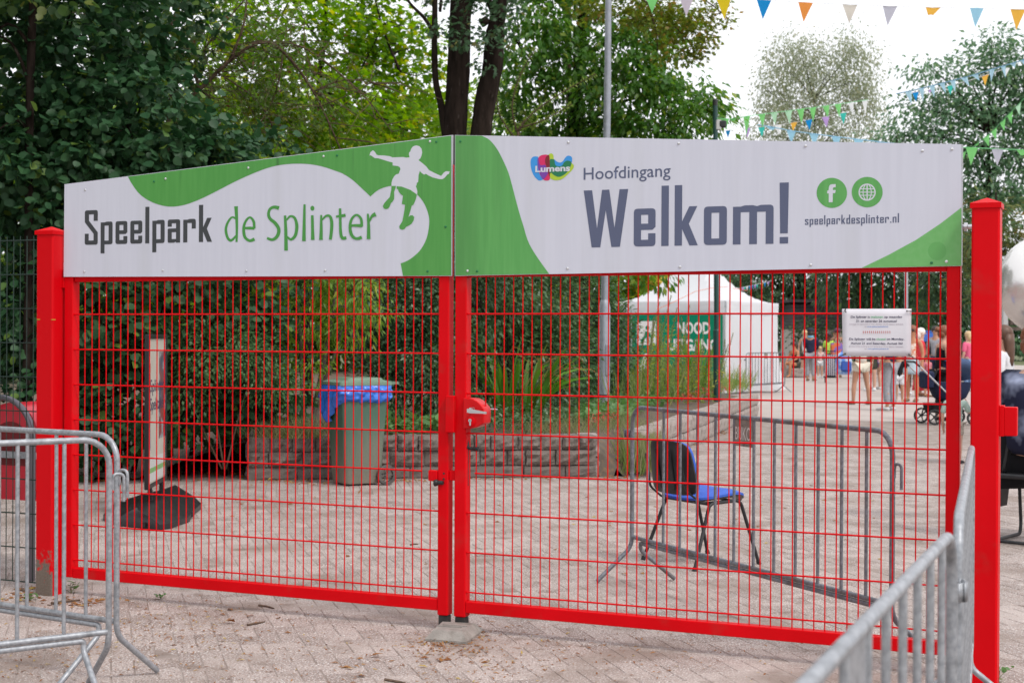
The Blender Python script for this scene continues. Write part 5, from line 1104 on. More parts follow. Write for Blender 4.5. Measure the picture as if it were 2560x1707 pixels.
# ------------------------------------------------------------------ leaves
SHP = {
 'round': ([(0, 0, 0), (-.34, .14, .02), (-.46, .45, .05), (-.30, .78, .03), (0, 1, -.06), (.30, .78, .03), (.46, .45, .05), (.34, .14, .02), (0, .5, -.03)], [(8, i, i + 1) for i in range(7)] + [(8, 7, 0)]),
 'oval': ([(0, 0, 0), (-.26, .42, .07), (0, .46, 0), (.26, .42, .07), (0, 1, -.10)], [(0, 2, 1), (0, 3, 2), (1, 2, 4), (2, 3, 4)]),
 'lance': ([(0, 0, 0), (-.13, .40, .04), (0, .5, 0), (.13, .40, .04), (0, 1, -.14)], [(0, 2, 1), (0, 3, 2), (1, 2, 4), (2, 3, 4)]),
 'maple': ([(0, 0, 0), (-.22, .12, 0), (-.52, .22, -.04), (-.24, .42, .04), (-.40, .78, -.05), (-.12, .62, .03), (0, 1, -.08), (.12, .62, .03), (.40, .78, -.05), (.24, .42, .04), (.52, .22, -.04), (.22, .12, 0), (0, .4, .02)], [(12, i, i + 1) for i in range(11)] + [(12, 11, 0)]),
 'grass': ([(-.013, 0, 0), (.013, 0, 0), (-.012, .4, .03), (.012, .4, .03), (-.009, .75, .0), (.009, .75, .0), (0, 1, -.09)], [(0, 1, 3), (0, 3, 2), (2, 3, 5), (2, 5, 4), (4, 5, 6)]),
 'quad': ([(0, 0, 0), (-.3, .5, .06), (0, 1, -.05), (.3, .5, .06)], [(0, 3, 2, 1)])}
SHP = {k: (np.array(v), f) for k, (v, f) in SHP.items()}
def frames(axis, nrm):
    a = axis / np.linalg.norm(axis, axis=1, keepdims=True); n = nrm - a * (nrm * a).sum(1, keepdims=True); n /= np.linalg.norm(n, axis=1, keepdims=True) + 1e-9
    return np.cross(a, n), a, n
def leaf_mesh(name, shape, pos, axis, nrm, size, mt, o=(0, 0, 0)):
    V, F = SHP[shape]; r, a, n = frames(axis, nrm); N_ = len(pos); k = len(V)
    P = (pos - np.asarray(o))[:, None, :] + size[:, None, None] * (V[None, :, 0, None] * r[:, None, :] + V[None, :, 1, None] * a[:, None, :] + V[None, :, 2, None] * n[:, None, :])
    P = P.reshape(-1, 3); fl = len(F[0]); idx = (np.arange(N_) * k)[:, None, None] + np.array(F)[None]; idx = idx.reshape(-1)
    me = bpy.data.meshes.new(name); me.vertices.add(len(P)); me.vertices.foreach_set('co', P.astype(np.float32).ravel())
    nf = N_ * len(F); me.loops.add(len(idx)); me.loops.foreach_set('vertex_index', idx.astype(np.int32)); me.polygons.add(nf)
    me.polygons.foreach_set('loop_start', np.arange(nf, dtype=np.int32) * fl); me.polygons.foreach_set('loop_total', np.full(nf, fl, np.int32))
    me.update(calc_edges=True); me.validate(); me.polygons.foreach_set('use_smooth', np.ones(nf, bool)); me.materials.append(mt); return me
def rdir(n): 
    v = rng.normal(size=(n, 3)); return v / np.linalg.norm(v, axis=1, keepdims=True)
def blob_pts(b, n, shell=2.0):
    """points in an egg of foliage: b = px x, px y, depth, px rx, px ry[, metres deep]"""
    c = W(b[0], b[1], b[2]); k = b[2] / FPX; rx, ry = b[3] * k, b[4] * k; rd = b[5] if len(b) > 5 else 0.8 * min(rx, ry)
    d = rdir(n) * (rng.random((n, 1)) ** (1 / (3 * shell)) if shell > 1 else rng.random((n, 1)) ** (1 / 3))
    return c + d[:, :1] * rx * RIGHT + d[:, 1:2] * ry * UP + d[:, 2:] * rd * FWD, c
ARF = dict(round=.65, oval=.27, lance=.135, maple=.42, quad=.30)
def crown(blobs, dens, per, size, shape='quad', clump=0.3, flat_=0.5, droop=0.35, svar=0.3, shell=1.6, out=0.6, upn=1.0):
    """leaf sprays: dens: leaf area per area of a blob's outline, per: leaves in a spray"""
    PS, AX, NR, SZ, CT = [], [], [], [], []
    for b in blobs:
        k = b[2] / FPX; area = PI * b[3] * b[4] * k * k; n = max(3, int(area * dens / (per * ARF[shape] * size * size)))
        cs, c = blob_pts(b, n, shell); CT.append(cs)
        for q in cs:
            o = q - c; o = o / (np.linalg.norm(o) + 1e-6); m = max(2, int(per * rng.uniform(0.6, 1.4)))
            d = rdir(m) * rng.random((m, 1)) ** 0.5 * clump * rng.uniform(0.7, 1.3); d[:, 2] *= flat_
            PS.append(q + d); ax = d / (np.linalg.norm(d, axis=1, keepdims=True) + 1e-6) * 0.7 + o * out + rdir(m) * 0.5; ax[:, 2] -= droop; AX.append(ax)
            nr = rdir(m) * 0.75 + np.array([0, 0, upn]) + o * 0.35; NR.append(nr); SZ.append(size * rng.uniform(1 - svar, 1 + svar, m))
    return np.concatenate(PS), np.concatenate(AX), np.concatenate(NR), np.concatenate(SZ), np.concatenate(CT)
def add_crown(t, blobs, mt, shape, dens, per, size, limbs_from=None, bark=None, nl=0, name='crown', keep=None, **kw):
    P, A, N_, Z, CT = crown(blobs, dens, per, size, shape, **kw)
    if keep is not None: m = keep(P); P, A, N_, Z = P[m], A[m], N_[m], Z[m]
    o = link(name, leaf_mesh(name, shape, P, A, N_, Z, mt, ORI[t.name]), t); o['kind'] = 'stuff'
    if nl and limbs_from is not None:
        mb = MB(); L0 = [np.asarray(q, float) for q in limbs_from]
        for q in CT[rng.choice(len(CT), min(nl, len(CT)), False)]:
            s = min(L0, key=lambda p: np.linalg.norm(p - q)); m = (s + q) / 2 + rng.normal(0, 0.08, 3) * np.linalg.norm(q - s) + np.array([0, 0, 0.06 * np.linalg.norm(q - s)])
            ln = float(np.linalg.norm(q - s)); r0 = min(0.035, 0.006 + 0.007 * ln); mb.tube([s, (s + m) / 2 + rng.normal(0, .02, 3), m, (m + q) / 2 + rng.normal(0, .03, 3), q], [r0, r0 * .8, r0 * .6, r0 * .45, r0 * .25], 5, cap=False)
        ob = part(mb, 'twigs', bark, t, smooth=True); ob['kind'] = 'stuff'
    return P, A, N_, Z
def stem(l, D, r, mt=None, jit=0.0):
    """a tapering limb along px points; r in px at both ends"""
    pts = [np.array(W(x, y, D + (q[2] if len(q) > 2 else 0))) for q in l for x, y in [q[:2]]]
    fine = spline(pts, False, 4); fine = [np.array(p) for p in fine]
    rr = np.interp(np.linspace(0, 1, len(fine)), np.linspace(0, 1, len(r)), r) * D / FPX
    return fine, rr * (1 + rng.normal(0, 0.03 + jit, len(fine)))
def to_ground(p): return np.array([p[0], p[1], 0.0])
BARKD = mat('dark_bark', (0.013, 0.009, 0.007), 0.95, c2=(0.030, 0.021, 0.017), scale=16, stretch=(1, 1, 0.25), dirt=(0.075, 0.062, 0.052), dscale=22, dlo=0.62, dhi=0.75, bump=1.0, bscale=35, spec=0.1)
BARKG = mat('grey_bark', (0.12, 0.095, 0.075), 0.95, c2=(0.19, 0.16, 0.13), scale=12, stretch=(1, 1, 0.3), bump=0.8, bscale=30, spec=0.1)
BARKB = mat('brown_twig', (0.07, 0.045, 0.03), 0.9, c2=(0.12, 0.085, 0.06), scale=20, spec=0.1)

# ---- the dark broad-leaved shrub on the left
HZ = leafmat('dark_round_leaf', (0.020, 0.066, 0.027), (0.042, 0.108, 0.042), (0.10, 0.17, 0.03), 0.22, 0.5, 0.28, 0.06)
hz = thing('leafy_shrub', 'huge dark shrub with round leaves filling the left behind the gate', 'shrub', (-6.9, 6.9, 0))
hb = [(30, 230, 15.4, 190, 330, 1.2), (230, 150, 15.0, 190, 240, 1.0), (330, 330, 14.7, 200, 190, .8), (130, 440, 14.6, 230, 190, .8), (430, 420, 14.9, 200, 130, .7), (590, 420, 15.6, 190, 100, .6), (400, 60, 16, 140, 130, .8),
      (250, 790, 14.6, 240, 170, .7), (110, 1000, 14.7, 200, 190, .7), (430, 800, 14.9, 190, 170, .7), (330, 1010, 14.8, 190, 150, .6), (560, 870, 15.2, 160, 170, .6), (560, 1040, 15.4, 130, 100, .5), (30, 720, 14.8, 190, 220, .7), (690, 990, 15.6, 90, 110, .4), (640, 760, 15.6, 120, 120, .5)]
hstem = []
mb = MB()
for l, r in (([(300, 1200), (290, 1000), (230, 700), (200, 400), (160, 120)], [9, 7, 5, 2]), ([(330, 1195), (380, 950), (420, 700), (470, 420)], [8, 6, 3]), ([(560, 1165), (590, 1000), (560, 800), (600, 520)], [7, 5, 2]), ([(180, 1205), (90, 900), (40, 600), (20, 250)], [8, 6, 2]), ([(470, 1180), (500, 1000), (520, 780)], [6, 3]), ([(260, 1200), (240, 960), (330, 640), (340, 300)], [8, 5, 2])):
    p, rr = stem(l, 15.3, r); p[0][2] = -0.05; mb = MB(); mb.tube(p, rr, 7); hstem += p; part(mb, 'stem', BARKD, hz, smooth=True)
hP, hA, hN, hZ_ = add_crown(hz, hb, HZ, 'round', 4.8, 17, 0.088, hstem, BARKD, 26, clump=0.26, flat_=0.6, droop=0.45, out=0.35, upn=0.7)
# the leaves that stand in front are pieces of their own
dd = (hP - CAM) @ FWD; xx = IW / 2 + FPX * ((hP - CAM) @ RIGHT) / dd; yy = IH / 2 - FPX * ((hP - CAM) @ UP) / dd
cand = np.where((xx > 190) & (xx < 720) & (yy > 705) & (yy < 1150) & (dd < 14.75))[0]; cand = cand[np.argsort(dd[cand])][:150]
cand2 = np.where((xx > 0) & (xx < 560) & (yy > 60) & (yy < 520) & (dd < 14.8))[0]; cand2 = cand2[np.argsort(dd[cand2])][:130]
V, F = SHP['round']; lm = bpy.data.meshes.new('leaf'); lm.from_pydata(V.tolist(), [], F); lm.materials.append(HZ); lm.polygons.foreach_set('use_smooth', [True] * len(F))
rr_, aa_, nn_ = frames(hA, hN)
for i in list(cand) + list(cand2):
    o = link('leaf', lm, hz); s = hZ_[i] * 1.05; p = hP[i] - np.array(ORI[hz.name]) - FWD * 0.06
    o.matrix_local = Matrix(((rr_[i][0] * s, aa_[i][0] * s, nn_[i][0] * s, p[0]), (rr_[i][1] * s, aa_[i][1] * s, nn_[i][1] * s, p[1]), (rr_[i][2] * s, aa_[i][2] * s, nn_[i][2] * s, p[2]), (0, 0, 0, 1)))
# ---- small-leaved bush in front of it
SL_ = leafmat('small_dull_leaf', (0.050, 0.125, 0.045), (0.080, 0.175, 0.06), None, 0.25)
sb = thing('bush', 'small-leaved lighter bush between the poster sign and the green bin', 'bush', tuple(to_ground(W(560, 1170, 14.8))))
bst = []; mb = MB()
for l in ([(560, 1172), (540, 1050), (520, 940)], [(565, 1172), (600, 1030), (640, 900)], [(555, 1172), (480, 1010), (455, 900)]):
    p, rr = stem(l, 14.6, [2.5, 1.2]); mb = MB(); mb.tube(p, rr, 6); bst += p; part(mb, 'stem', BARKB, sb, smooth=True)
add_crown(sb, [(520, 880, 14.4, 110, 70, .3), (620, 900, 14.5, 100, 60, .3), (690, 960, 14.7, 60, 50, .25), (470, 960, 14.5, 70, 60, .25)], SL_, 'oval', 2.6, 22, 0.045, bst, BARKB, 20, clump=0.22, flat_=0.6)
# ---- slim dark tree at the far left, its crown above the picture
lt = thing('tree', 'slim dark straight tree trunk rising at the upper left edge', 'tree', tuple(to_ground(W(72, 900, 14.2))))
p, rr = stem([(66, 1180), (70, 800), (72, 500), (76, 200), (84, -60), (92, -500), (110, -900)], 14.2, [13, 11, 10.5, 10, 9, 6]); p[0][2] = -0.05; mb = MB(); mb.tube(p, rr, 12); part(mb, 'trunk', BARKD, lt, smooth=True)
lim = []; mb = MB()
for l in ([(76, 215), (30, 110), (-40, 80)], [(78, 120), (20, 60), (-60, 130)], [(86, -60), (200, -200), (330, -260)], [(90, -300), (-60, -420)], [(72, 330), (40, 300), (-10, 330)]):
    q, r2 = stem(l, 14.2, [5.5, 2]); mb = MB(); mb.tube(q, r2, 7); lim += q; part(mb, 'limb', BARKD, lt, smooth=True)
MID = leafmat('mid_green_leaf', (0.045, 0.10, 0.030), (0.075, 0.145, 0.04), (0.16, 0.19, 0.04), 0.4)
add_crown(lt, [(60, -330, 14.2, 420, 240, 1.3), (250, -180, 14.4, 260, 110, .9), (-150, -60, 14.4, 170, 150, .8)], MID, 'oval', 3.0, 16, 0.09, p[-8:] + lim, BARKD, 60, clump=0.34)
add_crown(lt, [(45, 5, 13.8, 60, 30, .2), (140, 0, 13.8, 60, 22, .2)], MID, 'round', 2.0, 10, 0.09, clump=0.2, name='low_spray')
# ---- arching twiggy tree
ar = thing('tree', 'twiggy tree with brown branches arching over the left sign board', 'tree', tuple(to_ground(W(430, 900, 16.4))))
AD = 16.4; A0, mb = [], MB()
p, rr = stem([(425, 1160), (424, 700), (421, 283)], AD, [9, 7, 6]); p[0][2] = -.05; mb.tube(p, rr, 8); part(mb, 'trunk', BARKB, ar, smooth=True)
for l, r in (([(421, 283), (497, 226), (574, 153), (650, 107), (708, 130), (784, 230), (850, 371)], [6, 5, 4, 2]), ([(421, 285), (430, 200), (410, 110), (470, -20)], [5, 3]), ([(497, 226), (474, 172), (380, 165), (268, 180), (190, 200)], [4, 3, 1.5]), ([(574, 153), (610, 60), (618, -40)], [4, 2]), ([(470, 180), (560, 60), (640, -30)], [3, 1.5]), ([(650, 108), (760, 120), (900, 230), (980, 330)], [3, 1]), ([(708, 130), (690, 230), (640, 330)], [2.5, 1]), ([(540, 180), (640, 250), (700, 350)], [2.5, 1]), ([(430, 200), (330, 90), (240, 40)], [3, 1]), ([(784, 230), (860, 200), (940, 210)], [2, 1])):
    m_ = MB(); p, rr = stem(l, AD, r, 0.02); m_.tube(p, rr, 7); part(m_, 'limb', BARKB, ar, smooth=True); A0 += p
mb = MB()
for k in range(230):
    s = A0[rng.integers(len(A0))]; d = unit(rng.normal(size=3) * np.array([1, 1, 0.6]) + RIGHT * 0.8 + np.array([0, 0, -0.35])); ln = rng.uniform(0.3, 1.0)
    mb.tube([s, s + d * ln * .5 + rng.normal(0, .04, 3), s + d * ln + np.array([0, 0, -0.12 * ln]) + rng.normal(0, .06, 3)], [0.006, 0.004, 0.0022], 4, cap=False)
o = part(mb, 'twigs', BARKB, ar); o['kind'] = 'stuff'
OLV = leafmat('small_olive_leaf', (0.060, 0.105, 0.025), (0.10, 0.155, 0.035), (0.13, 0.065, 0.03), 0.4, f3=0.07)
add_crown(ar, [(600, 130, AD, 200, 130, .8), (520, 250, AD, 180, 110, .7), (740, 200, AD, 180, 120, .7), (640, 300, AD, 200, 70, .6), (420, 90, AD, 140, 110, .7)], OLV, 'oval', 0.55, 13, 0.05, clump=0.24)
# ---- bright tree in the middle left, light shining through its leaves
BR_ = leafmat('bright_backlit_leaf', (0.085, 0.215, 0.014), (0.175, 0.33, 0.025), (0.34, 0.36, 0.035), 0.6, 0.5, 0.3, 0.16)
bt = thing('tree', 'sunlit yellow green tree behind the left sign board', 'tree', tuple(to_ground(W(760, 900, 22.5))))
p, rr = stem([(770, 1100), (765, 700), (780, 420), (800, 200), (820, -60), (830, -300)], 22.5, [13, 11, 9, 6, 3]); p[0][2] = 0; mb = MB(); mb.tube(p, rr, 9); part(mb, 'trunk', BARKD, bt, smooth=True); bl = p[3:]
mb = MB()
for l in ([(785, 400), (700, 280), (640, 160)], [(790, 300), (880, 210), (960, 60)], [(810, 120), (740, 20), (700, -80)], [(800, 220), (910, 280), (1000, 310)], [(1000, 180), (960, 80), (930, -30)]):
    q, r2 = stem(l, 22.5, [4, 1.5]); mb = MB(); mb.tube(q, r2, 6); bl += q; part(mb, 'limb', BARKD, bt, smooth=True)
add_crown(bt, [(700, 60, 22, 150, 110), (640, 190, 22, 130, 100), (820, 110, 22.5, 150, 100), (780, 250, 22, 170, 90), (950, 70, 23, 120, 90), (930, 230, 23, 120, 100), (600, 300, 22, 150, 80), (1010, 300, 23, 110, 70), (880, 330, 22, 180, 60), (1020, 160, 23.5, 90, 120), (780, -120, 23, 300, 130), (560, 60, 23, 100, 120)], BR_, 'maple', 2.8, 15, 0.115, bl, BARKD, 90, clump=0.42, droop=0.3)
# ---- the tree with three dark stems
tt = thing('tree', 'tree with three thick dark stems forking behind the middle of the gate', 'tree', tuple(to_ground(W(1165, 900, 19))))
TD = 19.0; TT = []
for l, r in (([(1165, 1040), (1160, 760), (1158, 520), (1140, 400), (1137, 330), (1146, 180), (1150, 60), (1156, -60), (1165, -400)], [58, 50, 44, 36, 31, 29, 28, 27, 16]), ([(1185, 470), (1200, 350), (1214, 250), (1231, 172), (1236, 100), (1246, 30), (1256, -60), (1290, -340)], [26, 27, 27, 26, 24, 20, 17, 9]), ([(1140, 440), (1118, 345), (1102, 260), (1089, 200), (1086, 96), (1087, -20), (1080, -260)], [18, 13, 9, 8, 7.5, 7, 4])):
    p, rr = stem(l, TD, r, 0.012); mb = MB(); mb.tube(p, rr, 14); part(mb, 'trunk', BARKD, tt, smooth=True); TT += p
for l, r in (([(1084, 82), (1060, 45), (1022, 5), (985, -60)], [6, 4, 2]), ([(1246, 60), (1228, 20), (1215, -30)], [9, 7]), ([(1216, 62), (1206, 48)], [13, 12]), ([(1100, 30), (1104, -20)], [4, 3]), ([(1136, 200), (1122, 195)], [12, 6])):
    p, rr = stem(l, TD - 0.05, r); mb = MB(); mb.tube(p, rr, 9); part(mb, 'limb', BARKD, tt, smooth=True)
SPR = leafmat('bluish_leaf', (0.050, 0.11, 0.055), (0.075, 0.15, 0.07), (0.2, 0.19, 0.05), 0.3, f3=0.05)
add_crown(tt, [(1120, 70, TD - .5, 45, 26, .2), (1160, 95, TD - .6, 40, 26, .2), (1240, 60, TD - .6, 36, 40, .2), (1255, 20, TD - .4, 30, 30, .2), (1210, 150, TD - .6, 26, 30, .15), (1235, 105, TD - .6, 30, 18, .15), (1140, -150, TD, 380, 150, 1.5), (1180, 10, TD - .5, 40, 30, .2)], SPR, 'maple', 2.2, 15, 0.075, clump=0.2)
YS = leafmat('yellow_spray_leaf', (0.12, 0.20, 0.03), (0.19, 0.27, 0.045), None, 0.5)
yb = thing('sapling', 'feathery yellow green sapling to the right of the three dark stems', 'sapling', tuple(to_ground(W(1300, 900, 21.6))))
p, rr = stem([(1300, 1000), (1296, 600), (1290, 420), (1296, 330)], 21.6, [5, 4, 3]); mb = MB(); p[0][2] = 0.3; mb.tube(p, rr, 6); part(mb, 'stem', BARKB, yb, smooth=True); yl_ = []
for l in ([(1296, 330), (1330, 285), (1400, 235), (1490, 185)], [(1296, 340), (1280, 270), (1300, 190), (1340, 120)], [(1292, 330), (1315, 300), (1335, 320)], [(1290, 350), (1250, 290), (1240, 220)], [(1300, 320), (1360, 300), (1430, 260)]):
    q, r2 = stem(l, 21.6, [2.2, .8]); mb = MB(); mb.tube(q, r2, 5); yl_.append(q); part(mb, 'stem', BARKB, yb, smooth=True)
P, A, N_, Z = [], [], [], []
for q in yl_:
    for i in range(0, len(q) - 1):
        for k in range(7):
            d = unit(q[i + 1] - q[i]); s = unit(np.cross(d, FWD)) * (1 if k % 2 else -1); P.append(q[i] + (q[i + 1] - q[i]) * k / 7); A.append(s + d * .4 + rng.normal(0, .2, 3) - np.array([0, 0, .2])); N_.append(np.array([0, 0, 1.0]) - FWD * .8 + rng.normal(0, .3, 3)); Z.append(rng.uniform(.045, .07))
o = link('crown', leaf_mesh('crown', 'oval', np.array(P), np.array(A), np.array(N_), np.array(Z), YS, ORI[yb.name]), yb); o['kind'] = 'stuff'
# ---- full green tree to the right of it
LD = leafmat('linden_leaf', (0.045, 0.145, 0.020), (0.105, 0.235, 0.032), (0.22, 0.30, 0.04), 0.42, 0.38, 0.45, 0.10)
li = thing('tree', 'full dense green tree behind the grey lamp post', 'tree', tuple(to_ground(W(1450, 900, 26))))
p, rr = stem([(1455, 1000), (1448, 600), (1440, 350), (1445, 200), (1460, 0), (1470, -300)], 26, [26, 22, 18, 13, 6]); p[0][2] = 0; mb = MB(); mb.tube(p, rr, 10); part(mb, 'trunk', BARKD, li, smooth=True); bl = p[2:]
mb = MB()
for l in ([(1442, 330), (1540, 260), (1640, 240)], [(1445, 260), (1360, 180), (1300, 120)], [(1450, 150), (1560, 80), (1640, 20)], [(1440, 340), (1520, 310), (1600, 330), (1700, 310)], [(1446, 420), (1560, 560), (1620, 650)], [(1446, 400), (1330, 380)]):
    q, r2 = stem(l, 26, [6, 2]); mb = MB(); mb.tube(q, r2, 6); bl += q; part(mb, 'limb', BARKD, li, smooth=True)
add_crown(li, [(1330, 90, 25.5, 110, 90), (1300, 220, 25.5, 100, 80), (1420, 40, 26, 120, 80), (1440, 170, 25.5, 110, 70), (1560, 130, 25.5, 120, 80), (1640, 60, 26, 100, 70), (1540, 230, 25, 110, 60), (1660, 180, 25.5, 100, 70), (1650, 280, 25, 110, 50), (1730, 250, 25.3, 80, 50), (1740, 310, 25, 70, 45), (1600, 340, 25, 120, 50), (1380, 310, 26, 120, 70), (1500, 320, 26, 120, 60), (1780, 275, 25.5, 34, 36), (1450, -120, 26, 300, 120), (1310, 340, 25.8, 90, 60),
                   (1535, 665, 25, 44, 44), (1628, 680, 24.8, 26, 34), (1600, 500, 25.5, 200, 110)], LD, 'oval', 3.6, 18, 0.135, bl, BARKD, 120, clump=0.40, droop=0.75, out=0.5)
# ---- maple bough from the upper right
MP = leafmat('olive_maple_leaf', (0.095, 0.145, 0.018), (0.17, 0.215, 0.025), (0.26, 0.19, 0.04), 0.45, f3=0.16)
ml = thing('tree', 'olive leaved maple bough reaching into the white sky at the top', 'tree', tuple(to_ground(W(1425, 900, 27.6))))
p, rr = stem([(1428, 1000), (1425, 400), (1420, 0), (1440, -340)], 27.6, [10, 9, 7]); p[0][2] = 0.0; mb = MB(); mb.tube(p, rr, 9); part(mb, 'trunk', BARKB, ml, smooth=True); bl = []
for l in ([(1440, -340, 4.6), (1480, -260, 2.5), (1540, -120, 1), (1560, -40), (1620, 10), (1680, 60), (1730, 110), (1770, 125)], [(1530, -160, 1), (1640, -60), (1760, 0), (1830, 55)], [(1620, 10), (1640, 80), (1645, 130)], [(1560, -40), (1500, 40), (1480, 60)]):
    q, r2 = stem(l, 23.0, [3.5, 1]); mb = MB(); mb.tube(q, r2, 6); part(mb, 'limb', BARKB, ml, smooth=True); bl += q
add_crown(ml, [(1560, 20, 23.0, 110, 34, .5), (1640, 60, 23.0, 100, 34, .5), (1720, 70, 22.9, 80, 34, .4), (1745, 110, 22.9, 60, 24, .35), (1740, 20, 23.0, 90, 34, .5), (1815, 50, 22.9, 34, 15, .25), (1560, -80, 23.4, 220, 60, .8), (1700, 130, 22.9, 70, 26, .3), (1480, 20, 23.1, 50, 30, .3)], MP, 'maple', 2.6, 14, 0.068, bl, BARKB, 50, clump=0.24, droop=0.3)
# ---- young pale-green shrub with slender grey stems
VN = leafmat('young_pale_leaf', (0.10, 0.215, 0.03), (0.19, 0.32, 0.045), (0.38, 0.38, 0.06), 0.45, f3=0.10)
vs_ = thing('young_tree', 'slender grey stemmed young tree with pale leaves behind the green bin', 'tree', tuple(to_ground(W(800, 1120, 16.0))))
VD = 16.0; bl = []
for l, r in (([(765, 1090), (755, 960), (750, 820), (742, 720), (745, 560)], [5, 5, 4, 3]), ([(775, 1090), (795, 980), (815, 880), (835, 760), (850, 600)], [8, 7, 5, 3]), ([(785, 1085), (800, 985), (845, 860), (862, 740), (870, 560)], [7, 5, 4, 2])):
    p, rr = stem(l, VD, r, .02); mb = MB(); mb.tube(p, rr, 8); part(mb, 'stem', BARKG, vs_, smooth=True); bl += p
add_crown(vs_, [(760, 730, VD - .2, 60, 70, .3), (860, 740, VD - .2, 70, 70, .3), (920, 740, VD - .3, 55, 60, .3), (880, 820, VD - .2, 60, 60, .3), (770, 830, VD, 45, 70, .25), (850, 640, VD, 110, 70, .4), (955, 790, VD - .3, 30, 30, .2), (780, 930, VD - .3, 40, 40, .2)], VN, 'lance', 1.5, 15, 0.085, bl, BARKG, 40, clump=0.2, droop=0.9)
# ---- hedge and shrubs of the bed
HD = leafmat('dark_hedge_leaf', (0.026, 0.070, 0.030), (0.058, 0.13, 0.052), (0.09, 0.14, 0.05), 0.2, 0.35, 0.5, 0.08)
def shrub(label, blobs, mt, shape, dens, per, size, z0=0.38, **kw):
    x = np.mean([b[0] for b in blobs]); D_ = np.mean([b[2] for b in blobs]); c = W(x, 1000, D_)
    t = thing('shrub', label, 'shrub', (c[0], c[1], z0)); st = []; mb = MB()
    for b in blobs:
        e = W(b[0], b[1], b[2]); s = np.array([e[0] * .8 + c[0] * .2, e[1] * .8 + c[1] * .2, z0 - .05]); m = (s + e) / 2 + rng.normal(0, .05, 3); mb.tube([s, m, e], [.014, .01, .005], 5); st += [s, m, e]
    part(mb, 'stem', BARKD, t, smooth=True); add_crown(t, blobs, mt, shape, dens, per, size, st, BARKD, 25, **kw); return t
shrub('dense dark small-leaved hedge between the green bin and the middle stiles', [(1000, 760, 17.2, 110, 110, .6), (1060, 880, 17, 100, 110, .6), (980, 900, 17, 80, 90, .5), (1080, 740, 17.4, 80, 90, .6), (940, 960, 16.6, 60, 80, .4), (1110, 640, 17.8, 200, 100, .6), (930, 830, 17.4, 60, 80, .4), (1090, 990, 16.8, 60, 60, .4)], HD, 'oval', 4.2, 22, 0.058, clump=0.26)
HE = leafmat('mid_hedge_leaf', (0.042, 0.105, 0.040), (0.080, 0.165, 0.062), (0.13, 0.18, 0.07), 0.25, 0.35, 0.5, 0.12)
shrub('glossy green shrubs behind the sword-leaved plant', [(1240, 730, 20, 110, 90, .6), (1340, 760, 20, 110, 110, .6), (1440, 740, 23.4, 110, 110, .6), (1250, 850, 19.6, 100, 110, .5), (1370, 890, 19.8, 90, 110, .5), (1490, 870, 23.4, 90, 130, .5), (1420, 900, 22.8, 90, 120, .5), (1200, 960, 19.2, 80, 80, .4), (1180, 760, 18.2, 60, 120, .4), (1165, 900, 18.2, 60, 110, .4), (1270, 720, 18.9, 60, 90, .4), (1320, 640, 20.5, 200, 80, .6)], HE, 'oval', 4.0, 20, 0.072, clump=0.28)
shrub('leafy shrubs just right of the grey lamp post', [(1540, 800, 24, 26, 50, .4), (1535, 900, 24, 36, 70, .4), (1552, 870, 25, 26, 50, .4)], HE, 'oval', 3.2, 18, 0.075, clump=0.28)
# ---- sword-leaved plant, each blade a piece
SW = leafmat('sword_leaf', (0.070, 0.205, 0.026), (0.13, 0.30, 0.042), (0.20, 0.22, 0.06), 0.35, 0.4, 0.4, 0.08)
def blades(t, base, n, ln, w, spread, lean, mt, name='blade', bend=0.35, hinge=6):
    for k in range(n):
        a = rng.uniform(0, 2 * PI); d = np.array([math.cos(a), math.sin(a), 0]) * spread + lean; L_ = ln * rng.uniform(0.6, 1.1); b = base + np.array([math.cos(a), math.sin(a), 0]) * rng.uniform(0, .12)
        s = unit(np.cross(d + np.array([0, 0, .01]), [0, 0, 1.0]) + rng.normal(0, .3, 3)); vs, bd = [], bend * rng.uniform(0.3, 1.6)
        for i in range(hinge + 1):
            u = i / hinge; p = b + np.array([0, 0, 1.0]) * (L_ * (u - bd * 0.55 * u ** 3)) + d * L_ * (0.45 * u + bd * u * u); ww = w * (0.55 + 0.45 * math.sin(min(1, u * 1.6) * PI / 2)) * (1 - u ** 4) + 0.0008
            vs += [p - s * ww / 2, p + np.array([0, 0, -ww * .12]), p + s * ww / 2]
        fs = []
        for i in range(hinge): fs += [(3 * i, 3 * i + 1, 3 * i + 4, 3 * i + 3), (3 * i + 1, 3 * i + 2, 3 * i + 5, 3 * i + 4)]
        mb = MB(); mb.add(vs, fs); part(mb, name, mt, t, smooth=True)
ip = G(1290, 1052, 0.39); sp_ = thing('sword_plant', 'clump of long sword shaped leaves right of the lock', 'plant', tuple(ip))
blades(sp_, ip + np.array([-.15, 0, 0]) - FWD * .25, 24, 1.15, 0.075, 0.42, -RIGHT * .14, SW); blades(sp_, ip + np.array([.12, .1, 0]) - FWD * .2, 34, 1.12, 0.075, 0.42, RIGHT * .42, SW, bend=.5)
mb = MB(); P, A, N_, Z = [], [], [], []
for k in range(16):
    b = ip + rng.normal(0, .12, 3) * (1, 1, 0); e = b + RIGHT * rng.uniform(-.1, .95) + np.array([0, 0, rng.uniform(.5, .95)]); m = (b + e) / 2 + np.array([0, 0, .25]); l = spline([b, m, e, e + RIGHT * .15 - np.array([0, 0, .1])], False, 5); mb.tube(l, 0.003, 4)
    for q in l[-7:]:
        for i in range(3): P.append(np.array(q)); A.append(rng.normal(0, 1, 3) + np.array([0, 0, .4])); N_.append(rng.normal(0, 1, 3)); Z.append(.022)
